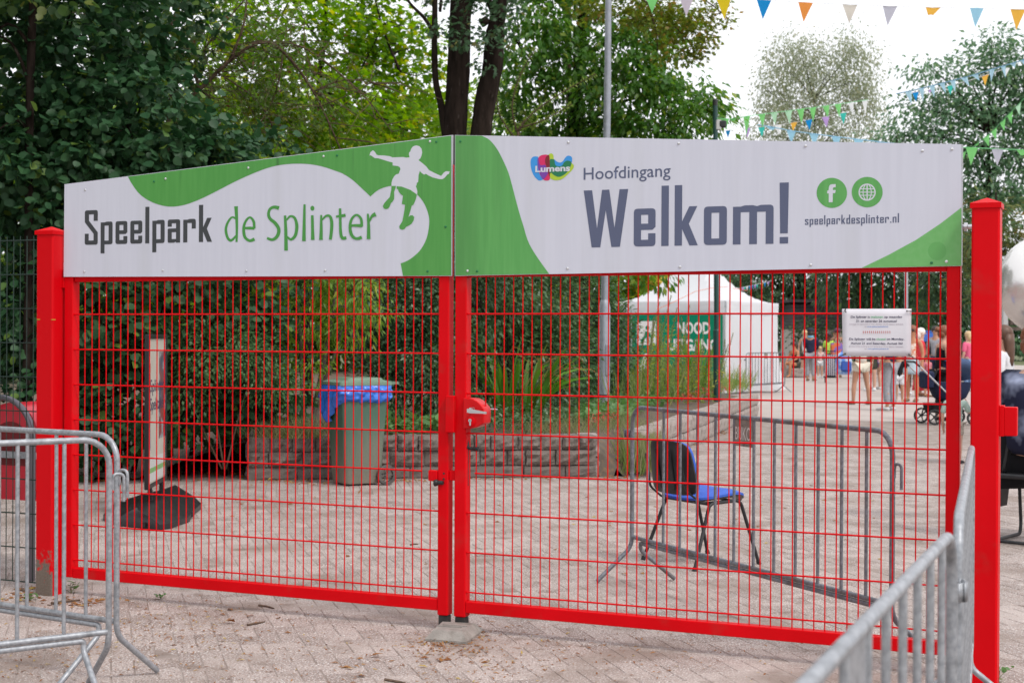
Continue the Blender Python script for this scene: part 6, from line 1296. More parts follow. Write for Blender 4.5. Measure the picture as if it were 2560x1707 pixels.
part(mb, 'flower_stalk', mat('dry_stalk', (0.24, 0.17, 0.06), 0.8), sp_); o = link('seed_head', leaf_mesh('seed_head', 'oval', np.array(P), np.array(A), np.array(N_), np.array(Z), leafmat('seed_husk', (0.35, 0.17, 0.05), (0.45, 0.30, 0.08), None, .2), ORI[sp_.name]), sp_); o['kind'] = 'stuff'
ip2 = G(1745, 985, 0.40); sp2 = thing('sword_plant', 'clump of sword shaped leaves at the foot of the dark green pole', 'plant', tuple(ip2))
blades(sp2, ip2, 26, 1.2, 0.085, 0.36, RIGHT * .02, SW)
# ---- tall wild flowers before the banner
GO = leafmat('goldenrod_leaf', (0.13, 0.20, 0.045), (0.22, 0.29, 0.07), (0.50, 0.40, 0.06), 0.45, f3=0.10)
STK = mat('green_stalk', (0.12, 0.15, 0.05), 0.8, c2=(0.19, 0.15, 0.08), scale=20)
for k in range(44):
    x = rng.uniform(1572, 1790) if k > 6 else rng.uniform(1590, 1740); y = rng.uniform(985, 1012); b = G(x, y, 0.40); h = rng.uniform(0.8, 1.75) if x < 1720 else rng.uniform(.7, 1.3)
    t = thing('wild_plant', 'tall weedy yellow green plant in front of the green banner', 'plant', tuple(b), group='tall wild plants before the banner')
    e = b + np.array([0, 0, h]) + RIGHT * rng.normal(0.10, .14) * h + FWD * rng.normal(0, .1); m = (b + e) / 2 + rng.normal(0, .03, 3); l = [np.array(q) for q in spline([b, m, e], False, 8)]
    mb = MB(); mb.tube(l, [0.006, 0.004, 0.003][:1] * len(l), 5); part(mb, 'stalk', STK, t)
    n = int(105 * h); u = rng.random(n) ** .8; P = np.stack([np.interp(u, np.linspace(0, 1, len(l)), [q[i] for q in l]) for i in range(3)], 1); A = rdir(n) * np.array([1, 1, .5]) + np.array([0, 0, .35]); Z = rng.uniform(.05, .12, n) * (1.25 - u)
    o = link('foliage', leaf_mesh('foliage', 'lance', P, A, rdir(n) + np.array([0, 0, 1.0]), Z, GO, ORI[t.name]), t); o['kind'] = 'stuff'
GO2 = leafmat('weed_mass_leaf', (0.10, 0.20, 0.035), (0.20, 0.31, 0.06), (0.42, 0.40, 0.07), 0.45, f3=0.12)
shrub('mixed weedy yellow green bush growing before the green banner', [(1590, 935, 27, 36, 50, .5), (1640, 915, 27.5, 44, 60, .5), (1690, 930, 27.5, 40, 54, .5), (1738, 945, 28, 40, 40, .4), (1560, 960, 26, 36, 40, .4), (1650, 860, 28, 26, 46, .3)], GO2, 'lance', 1.5, 18, .10, clump=.3)
# ---- broad-leaved ground cover, geraniums, grass
GC = leafmat('ground_cover_leaf', (0.065, 0.16, 0.05), (0.12, 0.25, 0.075), (0.17, 0.28, 0.10), 0.3, 0.42, 0.4, .2)
def carpet(name, label, poly_px, z, n, size, mt, shape='oval', hmax=.25, upn=1.2):
    xs_, ys_ = [p[0] for p in poly_px], [p[1] for p in poly_px]; pts = []
    while len(pts) < n:
        x, y = rng.uniform(min(xs_), max(xs_)), rng.uniform(min(ys_), max(ys_)); ins = False; j = len(poly_px) - 1
        for i in range(len(poly_px)):
            if (ys_[i] > y) != (ys_[j] > y) and x < (xs_[j] - xs_[i]) * (y - ys_[i]) / (ys_[j] - ys_[i]) + xs_[i]: ins = not ins
            j = i
        if ins: pts.append(G(x, y, z))
    P = np.array(pts); hgt = np.array([mnoise.noise((p[0] * 2.2, p[1] * 2.2, 1)) * .5 + .6 for p in P]); P[:, 2] += rng.random(n) ** .6 * hmax * np.clip(hgt, .15, 1.2); A = rdir(n) * np.array([1, 1, .5]) + np.array([0, 0, .15]); N_ = rdir(n) * .7 + np.array([0, 0, upn])
    o = link(name, leaf_mesh(name, shape, P, A, N_, size * rng.uniform(.6, 1.3, n), mt, P.mean(0)), None, P.mean(0)); o['kind'] = 'stuff'; o['label'] = label; return o
carpet('ground_cover', 'broad-leaved ground cover right of the green bin', [(960, 1090), (1120, 1090), (1120, 1052), (960, 1045)], .42, 650, .13, GC, hmax=.28)
carpet('ground_cover', 'low leafy plants behind the stone wall below the lock', [(1160, 1085), (1420, 1084), (1480, 1020), (1180, 1005)], .40, 2600, .075, HE, hmax=.32)
carpet('ground_cover', 'bright green leaves around the foot of the grey lamp post', [(1440, 1062), (1560, 1060), (1620, 1025), (1680, 1010), (1520, 1012), (1460, 1030)], .40, 1100, .12, GC, hmax=.22)
carpet('ground_cover', 'bright leaves along the top of the pale wall', [(1640, 1000), (1760, 982), (1860, 965), (1800, 960), (1660, 980)], .42, 900, .12, GC, hmax=.22)
RF = leafmat('red_petal', (0.55, 0.02, 0.015), (0.60, 0.10, 0.08), (0.62, 0.25, 0.28), .3)
carpet('red_flowers', 'small red flowers behind the corner of the stone wall', [(1470, 1064), (1540, 1062), (1545, 1048), (1475, 1050)], .42, 300, .035, RF, hmax=.16)
carpet('red_flowers', 'small red flowers along the top of the pale wall', [(1700, 1006), (1800, 985), (1840, 972), (1720, 992)], .44, 330, .045, RF, hmax=.16)
DG_ = leafmat('dry_grass_blade', (0.19, 0.20, 0.09), (0.32, 0.30, 0.17), (0.12, 0.19, 0.06), .4, .7, .2, .3)
GG = leafmat('green_grass_blade', (0.12, 0.19, 0.05), (0.22, 0.29, 0.09), (0.34, 0.32, 0.14), .4, .6, .2, .2)
def grass(name, label, pts_px, z, n, ln, mt, spread=.35, wdt=.16, lean=0.0):
    P = []; 
    for k in range(n):
        x, y, rx, ry = pts_px[rng.integers(len(pts_px))]; P.append(G(x + rng.normal(0, rx), y + rng.normal(0, ry), z if np.isscalar(z) else z(x, y)))
    P = np.array(P); A = rdir(n) * spread + np.array([0, 0, 1.0]) + RIGHT * lean; V0 = SHP['lance'][0].copy()
    o = link(name, leaf_mesh(name, 'grass', P, A, rdir(n), ln * rng.uniform(.5, 1.25, n), mt, P.mean(0)), None, P.mean(0)); o['kind'] = 'stuff'; o['label'] = label; return o
grass('long_grass', 'long dry grass on the bank between the two stone walls', [(1590, 1150, 22, 10), (1575, 1120, 20, 12), (1610, 1170, 20, 5), (1580, 1090, 20, 10), (1620, 1130, 16, 14)], .06, 3600, .34, DG_)
grass('long_grass', 'green grass at the corner of the stone wall', [(1585, 1140, 25, 18), (1600, 1165, 22, 8)], .04, 2200, .30, GG)
grass('long_grass', 'tall grass beside the white tent at the end of the bed', [(1820, 975, 25, 5), (1850, 970, 16, 4), (1790, 980, 30, 6)], .40, 260, .42, GG, .45, lean=.2)
grass('long_grass', 'dry grass behind the corner of the stone wall', [(1430, 1078, 50, 5), (1520, 1070, 30, 6), (1560, 1060, 20, 8), (1350, 1083, 50, 3)], .40, 1100, .20, DG_, .8)
grass('long_grass', 'thin grasses among the wild plants in front of the banner', [(1640, 990, 60, 14), (1560, 1000, 30, 10), (1700, 985, 50, 10)], .40, 750, .60, GG, .42)
grass('long_grass', 'dry grass on the wall left of the green bin', [(760, 1092, 30, 2), (700, 1093, 40, 2)], .43, 900, .22, DG_, .8)
# ---- distant trees
BI = leafmat('hazed_birch_leaf', (0.25, 0.285, 0.20), (0.32, 0.35, 0.25), (0.36, 0.35, 0.22), .55, .6, .2, .15)  # the haze of distance is mixed into the pale leaf colour
def far_tree(label, x, D, blobs, mt, shape, dens, per, size, tr=10, top=None, nl=60, **kw):
    c = W(x, 900, D); t = thing('tree', label, 'tree', (c[0], c[1], 0)); ty = top if top is not None else min(b[1] for b in blobs)
    p, rr = stem([(x, 836 + 1.4976 * FPX / D), (x + 4, (836 + ty) / 2), (x, ty)], D, [tr, tr * .7, 2]); p[0][2] = 0; mb = MB(); mb.tube(p, rr, 8); part(mb, 'trunk', BARKD, t, smooth=True)
    bl = p[4:]; mb = MB()
    for b in blobs[:14]:
        e = W(b[0], b[1], b[2]); s = min(p[2:], key=lambda q: np.linalg.norm(q - (e - np.array([0, 0, 1.0])))); m = (s + e) / 2 + np.array([0, 0, .2]); mb.tube([s, m, e], [tr * .35 * D / FPX, tr * .22 * D / FPX, tr * .08 * D / FPX], 5); bl += [m, e]
    part(mb, 'limb', BARKD, t, smooth=True); add_crown(t, blobs, mt, shape, dens, per, size, bl, BARKD, nl, **kw); return t
far_tree('pale hazy birch standing alone against the white sky', 2035, 78, [(1960, 170, 78, 50, 55), (1935, 240, 78, 40, 60), (2000, 130, 78, 45, 40), (2030, 200, 78, 55, 70), (2090, 160, 78, 50, 50), (2140, 130, 78, 40, 45), (2165, 200, 78, 40, 60), (2120, 240, 78, 50, 50), (1960, 310, 78, 60, 50), (2050, 310, 78, 70, 50), (2140, 310, 78, 50, 50), (1900, 335, 78, 40, 30), (2185, 270, 78, 30, 30), (2000, 260, 78, 60, 50), (2080, 400, 78, 160, 60)], BI, 'oval', 2.2, 60, .15, 6, 250, 60, clump=.95, flat_=1.5, droop=1.4, upn=.2)
FW = leafmat('blue_green_leaf', (0.085, 0.175, 0.095), (0.14, 0.245, 0.135), (0.20, 0.31, 0.14), .35, .5, .3, .15)
far_tree('tall feathery green tree in the upper right corner', 2470, 55, [(2480, 105, 55, 35, 26), (2500, 170, 55, 70, 46), (2560, 170, 55, 60, 50), (2420, 185, 55, 40, 40), (2320, 160, 55, 26, 26), (2350, 220, 55, 40, 40), (2430, 260, 55, 80, 50), (2540, 270, 55, 80, 60), (2280, 270, 55, 40, 36), (2320, 330, 55, 60, 40), (2420, 360, 55, 90, 50), (2540, 380, 55, 80, 60), (2240, 340, 55, 50, 26), (2450, 450, 55, 90, 50), (2550, 480, 55, 60, 50), (2480, 540, 55, 90, 50), (2640, 250, 55, 80, 150), (2330, 560, 55, 120, 90)], FW, 'oval', 4.4, 80, .21, 12, 330, 60, clump=1.15, flat_=.42, droop=.5)
CN = leafmat('yellow_conifer_spray', (0.085, 0.125, 0.045), (0.14, 0.175, 0.06), (0.24, 0.18, 0.06), .2, .6, .2, .15)
far_tree('yellowish conifer behind the silver balloon', 2490, 46, [(2480, 510, 46, 40, 36), (2500, 570, 46, 60, 40), (2440, 600, 46, 50, 40), (2540, 600, 46, 60, 40), (2480, 650, 46, 80, 40), (2550, 690, 46, 60, 40), (2440, 700, 46, 50, 40), (2500, 740, 46, 80, 30)], CN, 'lance', 3.0, 16, .26, 9, 480, 60, clump=.55, flat_=.4, droop=.2, out=1.2)
DK = leafmat('dark_canopy_leaf', (0.025, 0.062, 0.030), (0.055, 0.11, 0.045), (0.12, 0.19, 0.06), .3, .45, .4, .12)
far_tree('dark spreading tree above the people, left of the notice', 2000, 66, [(1900, 690, 66, 70, 40), (1980, 680, 66, 70, 44), (2060, 700, 66, 70, 46), (1950, 740, 66, 60, 30), (2020, 740, 66, 70, 34), (1870, 740, 66, 40, 30), (2000, 610, 66, 160, 60)], DK, 'lance', 3.4, 16, .34, 17, 600, 60, clump=.7, droop=.7)
far_tree('dark trunked tree directly behind the paper notice', 2147, 60, [(2140, 690, 60, 70, 40), (2220, 700, 60, 70, 46), (2300, 700, 60, 70, 50), (2190, 740, 60, 60, 34), (2100, 730, 60, 60, 34), (2290, 760, 60, 50, 30), (2200, 610, 60, 180, 60)], DK, 'lance', 3.4, 16, .32, 14, 600, 60, clump=.7, droop=.7)
far_tree('dark leafy tree between the Welkom board and the right gate post', 2390, 50, [(2340, 700, 50, 60, 60), (2400, 680, 50, 50, 60), (2410, 760, 50, 40, 50), (2340, 790, 50, 60, 40), (2400, 600, 50, 90, 70)], DK, 'lance', 3.6, 16, .28, 10, 560, 50, clump=.6, droop=.5)
far_tree('shaded tree behind the white tent', 1850, 75, [(1800, 690, 75, 90, 50), (1870, 700, 75, 60, 50), (1730, 690, 75, 60, 40), (1820, 780, 75, 100, 60), (1820, 620, 75, 150, 50)], FW, 'lance', 3.2, 14, .4, 10, 600, 40, clump=.8)
# ---- woods closing the view on the left, beyond everything
WD = leafmat('distant_wood_leaf', (0.10, 0.20, 0.03), (0.19, 0.30, 0.05), (0.30, 0.33, 0.06), .6, .6, .2, .2)
P1 = []
bs = [(x, y, 44 + rng.uniform(-4, 8), rng.uniform(110, 170), rng.uniform(90, 130)) for x in range(-300, 1300, 150) for y in (330, 470, 620, 760)] + [(x, 830, 44, 150, 80) for x in range(-300, 1500, 150)] + [(x, y, 50, 120, 90) for x in (1330, 1450, 1560) for y in (560, 700, 820)]
P, A, N_, Z, CT = crown(bs, 4.6, 16, .30, 'quad', clump=.8, droop=.4)
o = link('far_wood', leaf_mesh('far_wood', 'quad', P, A, N_, Z, WD, P.mean(0)), None, P.mean(0)); o['kind'] = 'stuff'; o['label'] = 'far yellow green woods closing the view behind the trees on the left'
bs = [(x, y, 95, 150, 60) for x in range(1650, 2700, 130) for y in (760, 820)]
P, A, N_, Z, CT = crown(bs, 3.0, 16, .55, 'quad', clump=1.6)
o = link('far_wood', leaf_mesh('far_wood', 'quad', P, A, N_, Z, FW, P.mean(0)), None, P.mean(0)); o['kind'] = 'stuff'; o['label'] = 'far blue green woods closing the view behind the people'

# ---- fallen leaves, twigs and weeds on the paving
FL = leafmat('fallen_leaf', (0.20, 0.075, 0.025), (0.34, 0.17, 0.06), (0.42, 0.30, 0.08), .15, .8, .2, .15)
def litter(label, pts_px, n, size, name='fallen_leaves'):
    P = []
    for k in range(n):
        x, y, rx, ry = pts_px[rng.integers(len(pts_px))]; P.append(G(x + rng.normal(0, rx), y + rng.normal(0, ry), .004))
    P = np.array(P); A = rdir(n) * np.array([1, 1, .12]); N_ = rdir(n) * .35 + np.array([0, 0, 1.0])
    o = link(name, leaf_mesh(name, 'lance' if size < .04 else 'oval', P, A, N_, size * rng.uniform(.4, 1.4, n), FL, P.mean(0)), None, P.mean(0)); o['kind'] = 'stuff'; o['label'] = label
litter('scattered orange brown leaf bits on the paving in front of the gate', [(500, 1590, 200, 60), (420, 1560, 120, 40), (250, 1560, 200, 60), (800, 1640, 250, 50), (1100, 1610, 60, 20), (1250, 1600, 250, 60), (1700, 1620, 300, 50), (1200, 1640, 120, 40), (120, 1640, 100, 50)], 1900, .028)
litter('larger fallen leaves and crumbs scattered over the paving behind the gate', [(800, 1300, 350, 60), (1300, 1260, 250, 50), (1700, 1300, 200, 80), (2000, 1250, 200, 80), (600, 1240, 150, 30), (1900, 1130, 120, 30)], 170, .045)
litter('a few larger brown leaves on the paving in front of the gate', [(560, 1520, 30, 12), (640, 1555, 60, 25), (860, 1660, 60, 20), (1180, 1650, 60, 25), (420, 1600, 60, 30), (1650, 1680, 120, 15)], 26, .055)
litter('orange leaf bits gathered around the concrete stop block', [(1060, 1604, 22, 3), (1100, 1609, 25, 3), (1180, 1602, 20, 6), (1210, 1585, 12, 5), (1170, 1635, 40, 10)], 120, .030)
litter('brown leaves along the foot of the stone wall', [(660, 1200, 50, 3), (780, 1203, 60, 3), (1000, 1200, 60, 2), (1200, 1196, 100, 2), (1400, 1195, 60, 2)], 260, .05)
litter('brown leaf litter under the dark shrub', [(480, 1160, 90, 10), (560, 1180, 60, 6), (350, 1185, 80, 6), (240, 1195, 60, 5)], 900, .065)
litter('brown leaves beside the foot of the pale wall', [(1720, 1115, 12, 4), (1760, 1098, 14, 4), (1800, 1082, 10, 3), (1560, 1192, 20, 3), (1690, 1128, 14, 4)], 130, .06)
litter('leaf bits along the foot of the dark mesh fence', [(30, 1490, 40, 8), (200, 1505, 50, 6), (90, 1475, 30, 6)], 150, .04)
TW = mat('dead_twig', (0.075, 0.045, 0.032), 0.9, c2=(0.14, 0.09, 0.06), scale=40)
for lab, l, r in (('dark twig lying on the paving below the left gate leaf', [(647, 1512), (668, 1515), (685, 1520)], .006), ('reddish twig lying left of the middle of the paving', [(618, 1561), (640, 1557), (662, 1553)], .006), ('brown stick at the bottom edge of the paving', [(962, 1697), (990, 1702), (1013, 1706)], .006), ('long brown stick beside the soiled gate post', [(128, 1507), (165, 1502), (200, 1499)], .008), ('thin grey twig on the paving behind the left gate leaf', [(1026, 1361), (1035, 1359), (1046, 1359)], .006), ('crooked twig at the foot of the dark mesh fence', [(55, 1472), (70, 1480), (80, 1487)], .007)):
    P = [G(x, y, r) for x, y in l]; mb = MB(); mb.tube(P, [r, r * .9, r * .6], 6); solo(mb, 'twig', lab, 'twig', TW, tuple(P[0]))
def weed(label, x, y, n, size, hh):
    b = G(x, y, 0); t = thing('weed', label, 'weed', tuple(b)); P = b + rng.normal(0, hh * .5, (n, 3)) * np.array([1, 1, 0]) + np.array([0, 0, 1.0]) * rng.uniform(.01, hh, (n, 1)); A = rdir(n) * np.array([1, 1, .4]) + np.array([0, 0, .3])
    o = link('foliage', leaf_mesh('foliage', 'round', P, A, rdir(n) * .5 + np.array([0, 0, 1.0]), size * rng.uniform(.6, 1.3, n), GC, ORI[t.name]), t); o['kind'] = 'stuff'
    mb = MB()
    for q in P[:6]: mb.tube([b, (b + q) / 2 + (0, 0, .01), q], .0016, 4)
    part(mb, 'stalk', STK, t)
weed('small green weed growing at the foot of the right gate post', 2462, 1700, 12, .045, .07); weed('thin weed sprig at the right corner of the right gate post', 2497, 1694, 9, .025, .10)
weed('small weed at the foot of the soiled gate post', 178, 1482, 12, .04, .07); weed('dark weed in front of the dark mesh fence', 75, 1500, 10, .04, .04); weed('weed tuft at the corner of the rough stone wall', 1546, 1183, 26, .05, .16); weed('weed at the foot of the bank right of the rough stone wall', 1562, 1180, 22, .05, .14); weed('tiny weed in a paving joint below the left gate leaf', 402, 1497, 10, .022, .03)

# ---- the trees go on to the left of the picture, along the fence and over it
OT = leafmat('overhanging_leaf', (0.030, 0.075, 0.025), (0.055, 0.11, 0.035), None, .3)
for lab, x, y, h, r in (('tall tree standing left of the picture beyond the mesh fence', -10.5, 1.5, 8.0, 3.6), ('tall tree left of the picture nearer the viewer', -9.5, -5.5, 8.5, 3.8), ('tree behind the dark shrub left of the picture', -12.0, 8.0, 9.0, 4.0)):
    t = thing('tree', lab, 'tree', (x, y, 0)); mb = MB(); mb.tube([(x, y, -.05), (x + .1, y, h * .4), (x + .2, y + .1, h * .8)], [.22, .17, .07], 10); part(mb, 'trunk', BARKD, t, smooth=True)
    n = 9000; d = rdir(n) * (rng.random((n, 1)) ** .25); P = np.array([x, y, h * .62]) + d * np.array([r, r, h * .42]); o = link('crown', leaf_mesh('crown', 'quad', P, rdir(n) - np.array([0, 0, .4]), rdir(n) + np.array([0, 0, 1.0]), rng.uniform(.16, .3, n), OT, ORI[t.name]), t); o['kind'] = 'stuff'
# ------------------------------------------------------------------ people
TMP = []
def skin_part(name, verts, edges, mt, parent, root=0, sub=1, extra=None, dup_label=None):
    """one smooth surface grown round a skeleton: verts [(x, y, z, r)]"""
    me = bpy.data.meshes.new(name); me.from_pydata([v[:3] for v in verts], edges, [])
    ob = bpy.data.objects.new('grow', me); COL.objects.link(ob); md = ob.modifiers.new('skin', 'SKIN'); md.use_smooth_shade = True; md.branch_smoothing = 0.4
    for i, v in enumerate(verts):
        s = me.skin_vertices[0].data[i]; r = v[3]; s.radius = (r, r) if np.isscalar(r) else r; s.use_root = (i == root)
    sb = ob.modifiers.new('sub', 'SUBSURF'); sb.levels = sub; sb.render_levels = sub
    TMP.append((ob, name, mt, parent, extra)); return ob
def bake_skins():
    dg = bpy.context.evaluated_depsgraph_get(); res = []
    for ob, name, mt, parent, extra in TMP:
        me = bpy.data.meshes.new_from_object(ob.evaluated_get(dg)); me.name = name
        if extra is not None:
            bm = bmesh.new(); bm.from_mesh(me); e = extra.mesh('x', mt); bm.from_mesh(e); bm.to_mesh(me); bm.free()
        me.materials.clear(); me.materials.append(mt); me.polygons.foreach_set('material_index', [0] * len(me.polygons)); me.polygons.foreach_set('use_smooth', [True] * len(me.polygons)); res.append((name, me, parent))
    for ob, *_ in TMP: m = ob.data; bpy.data.objects.remove(ob); bpy.data.meshes.remove(m)
    for name, me, parent in res: link(name, me, parent)
    TMP.clear()
SKIN = {k: mat('skin_' + k, v, 0.55, c2=tuple(q * 0.9 for q in v), scale=14, spec=0.35) for k, v in dict(fair=(0.58, 0.34, 0.25), tan=(0.46, 0.24, 0.155), dark=(0.10, 0.045, 0.03), warm=(0.50, 0.22, 0.12)).items()}
def cloth(nm, c, c2=None, sc=9, **k): return mat('cloth_' + nm, c, 0.85, c2=c2, scale=sc, bump=0.25, bscale=16, spec=0.2, **k)
HAIR = {k: mat('hair_' + k, v, 0.5, c2=tuple(q * 1.6 for q in v), scale=50, stretch=(1, 1, .2)) for k, v in dict(brown=(0.075, 0.035, 0.02), dark=(0.02, 0.014, 0.012), blond=(0.42, 0.30, 0.16), white=(0.62, 0.58, 0.54), auburn=(0.16, 0.055, 0.025)).items()}
EYE = mat('eye_dark', (0.015, 0.012, 0.012), 0.2)
def person(label, loc, rz, h, skin='fair', top=None, sleeve=0.45, bottom=None, blen=0.3, skirt=False, shoes=None, hair='brown', style='short', hat=None, pose=None, wide=1.0, scarf=None, glasses=False, jacket=None, torso_low=0.50):
    t = thing('person', label, 'person', loc, rz, local=True); P = dict(pose or {}); S_ = lambda *v: np.array(v, float) * h
    J = dict(pelvis=S_(0, 0, .52), waist=S_(0, .004, .605), chest=S_(0, .006, .715), upper=S_(0, 0, .785), neck=S_(0, -.004, .845), jaw=S_(0, .012, .893), head=S_(0, .008, .938), crown=S_(0, .0, .968))
    for s, n in ((-1, 'l'), (1, 'r')):
        J[n + 'sho'] = S_(s * .098 * wide, -.004, .800); J[n + 'elb'] = S_(s * .135 * wide, -.015, .635); J[n + 'wri'] = S_(s * .140 * wide, .03, .495); J[n + 'hand'] = S_(s * .138 * wide, .045, .452)
        J[n + 'hip'] = S_(s * .052, 0, .495); J[n + 'kne'] = S_(s * .056, .012, .275); J[n + 'cal'] = S_(s * .058, -.006, .195); J[n + 'ank'] = S_(s * .058, -.012, .040); J[n + 'toe'] = S_(s * .068, .095, .016)
    for k, v in P.items():
        if k in J: J[k] = S_(*v)
    if 'lean' in P:
        for k in ('waist', 'chest', 'upper', 'neck', 'jaw', 'head', 'crown', 'lsho', 'rsho'):
            J[k] = J[k] + S_(*P['lean']) * max(0, (J[k][2] / h - J['pelvis'][2] / h) / 0.3)
    for n in 'lr':
        if n + 'cal' not in P and n + 'kne' in P: J[n + 'cal'] = J[n + 'kne'] * .62 + J[n + 'ank'] * .38
    R = dict(pelvis=.070, waist=.062, chest=.074, upper=.062, neck=.031, jaw=.044, head=.057, crown=.047, sho=.036, elb=.024, wri=.0165, hand=.020, hip=.054, kne=.033, cal=.035, ank=.022, toe=.018)
    names = ['pelvis', 'waist', 'chest', 'upper', 'neck', 'jaw', 'head', 'crown']; ed = [(i, i + 1) for i in range(7)]
    V = [(*J[k], R[k] * h * (wide if k in ('pelvis', 'waist', 'chest') else 1)) for k in names]; ix = {k: i for i, k in enumerate(names)}
    for n in 'lr':
        for ch, base in ((('sho', 'elb', 'wri', 'hand'), 'upper'), (('hip', 'kne', 'cal', 'ank', 'toe'), 'pelvis')):
            pr = ix[base]
            for k in ch:
                ix[n + k] = len(V); V.append((*J[n + k], R[k] * h)); ed.append((pr, ix[n + k])); pr = ix[n + k]
                if k == 'hip': 
                    q = J[n + 'hip'] * .5 + J[n + 'kne'] * .5; ix[n + 'thi'] = len(V); V.append((*q, .047 * h)); ed.append((pr, ix[n + 'thi'])); pr = ix[n + 'thi']
    ex = MB(); hd = J['head']
    fw = unit(J['jaw'] * np.array([0, 0, 0]) + np.array([0, 1.0, 0])) if 'face' not in P else unit(np.array(P['face'], float)); sd_ = unit(np.cross(fw, [0, 0, 1.0]))
    ex.ball(hd + fw * .060 * h - np.array([0, 0, .010 * h]), (.009 * h, .011 * h, .014 * h), 8, 6)
    for s in (-1, 1): ex.ball(hd + sd_ * s * .057 * h - np.array([0, 0, .006 * h]), (.007 * h, .012 * h, .018 * h), 8, 6)
    for n, s in (('l', -1), ('r', 1)):
        d = unit(J[n + 'hand'] - J[n + 'wri']); b = J[n + 'hand'] + d * .012 * h; w_ = unit(np.cross(d, [s * 1.0, 0.2, 0])); w_ = w_ if np.isfinite(w_).all() and np.linalg.norm(w_) > .1 else np.array([0, 1.0, 0]); cu = unit(np.cross(w_, d)) * s
        for k in range(4):
            o = b + w_ * (.0105 - .007 * k) * h; l = (.040, .044, .041, .033)[k] * h; ex.tube([o - d * .012 * h, o + d * l * .5, o + d * l * .85 - cu * .008 * h], [.0052 * h, .0048 * h, .004 * h], 6)
        o = J[n + 'hand'] + w_ * .012 * h; ex.tube([o - d * .004 * h, o + d * .014 * h + w_ * .012 * h, o + d * .028 * h + w_ * .014 * h], [.006 * h, .0055 * h, .0045 * h], 6)
    skin_part('body', V, ed, SKIN[skin], t, 0, 1, ex)
    mb = MB()
    for s in (-1, 1): mb.ball(hd + fw * .052 * h + sd_ * s * .021 * h + np.array([0, 0, .006 * h]), (.008 * h, .006 * h, .0055 * h), 8, 5)
    part(mb, 'eyes' if not glasses else 'sunglasses', EYE, t, smooth=True)
    if glasses:
        mb = MB()
        for s in (-1, 1): mb.ball(hd + fw * .055 * h + sd_ * s * .024 * h + np.array([0, 0, .006 * h]), (.020 * h, .008 * h, .015 * h), 10, 6)
        part(mb, 'lens', EYE, t, smooth=True)
    mb = MB(); q = J['head'] - fw * .010 * h
    mb.ball(q + np.array([0, 0, .016 * h]), (.066 * h, .068 * h, .062 * h), 14, 8); hm_ = HAIR[hair]
    if style == 'bun': mb.ball(q - fw * .078 * h + np.array([0, 0, .030 * h]), .030 * h, 10, 7); mb.ball(q - fw * .035 * h - np.array([0, 0, .02 * h]), (.058 * h, .04 * h, .045 * h), 10, 7)
    if style == 'long':
        rows = [(0.01, .056, .042), (-.05, .056, .040), (-.11, .054, .034), (-.17, .046, .026), (-.22, .024, .012)]
        mb.loft([[q - fw * (.032 + .006 * i) * h + sd_ * a * math.cos(w) * h + fw * b * math.sin(w) * h + np.array([0, 0, z * h]) for w in np.linspace(0, 2 * PI, 12, False)] for i, (z, a, b) in enumerate(rows)])
    if style == 'tail': mb.tube([q - fw * .06 * h, q - fw * .10 * h + np.array([0, 0, -.03 * h]), q - fw * .09 * h + np.array([0, 0, -.14 * h])], [.022 * h, .026 * h, .008 * h], 8)
    if style in ('short', 'bob'): mb.ball(q - fw * .030 * h - np.array([0, 0, .022 * h]), (.062 * h, .045 * h, (.05 if style == 'short' else .075) * h), 12, 7)
    part(mb, 'hair', hm_, t, smooth=True)
    if hat is not None:
        mb = MB(); mb.ball(J['crown'] + np.array([0, 0, .004 * h]), (.072 * h, .074 * h, .050 * h), 14, 8); mb.loft([[J['crown'] + fw * (.06 + .05 * (k > 0)) * h + sd_ * x * h + np.array([0, 0, -.012 * h + dz * h]) for x, dz in ((-.05, 0), (.05, 0), (.05, .006), (-.05, .006))] for k in (0, 1)]); part(mb, 'cap', hat, t, smooth=40)
    g_ = .011 * h
    if top is not None:
        low = J['pelvis'] * 1.0 + np.array([0, 0, (torso_low - .52) * h]) if 'pelvis' not in P else J['pelvis'] * .8 + J['waist'] * .2
        vv = [(*low, .076 * h * wide), (*J['waist'], .072 * h * wide), (*J['chest'], .084 * h * wide), (*(J['upper'] + np.array([0, 0, -.004 * h])), .070 * h * wide ** .8)]; ee = [(0, 1), (1, 2), (2, 3)]
        for n in 'lr':
            i0 = len(vv); s = J[n + 'sho']
            if sleeve <= 0: vv.append((*(J['upper'] * .45 + s * .55 + np.array([0, 0, .006 * h])), .032 * h)); ee.append((3, i0)); continue
            vv.append((*s, .047 * h * wide ** .5)); ee.append((3, i0)); u = min(1, sleeve * 1.9); e = s + (J[n + 'elb'] - s) * u; vv.append((*e, (.037 if sleeve < .6 else .031) * h)); ee.append((i0, i0 + 1))
            if sleeve > .6: vv.append((*J[n + 'wri'], .024 * h)); ee.append((i0 + 1, i0 + 2))
        skin_part('top', vv, ee, top, t, 0, 1)
    if bottom is not None and not skirt:
        vv = [(*(J['pelvis'] + np.array([0, 0, .02 * h])), .077 * h * wide)]; ee = []
        for n in 'lr':
            i0 = len(vv); hp, kn, an = J[n + 'hip'], J[n + 'kne'], J[n + 'ank']; vv.append((*hp, .063 * h)); ee.append((0, i0))
            if blen < .5: e = hp + (kn - hp) * blen * 2; vv.append((*e, (.060 if blen > .15 else .062) * h)); ee.append((i0, i0 + 1))
            else: vv.append((*(hp * .5 + kn * .5), .056 * h)); vv.append((*kn, .045 * h)); e = kn + (an - kn) * (blen - .5) * 2; vv.append((*e, .040 * h)); ee += [(i0, i0 + 1), (i0 + 1, i0 + 2), (i0 + 2, i0 + 3)]
        skin_part('bottoms', vv, ee, bottom, t, 0, 1)
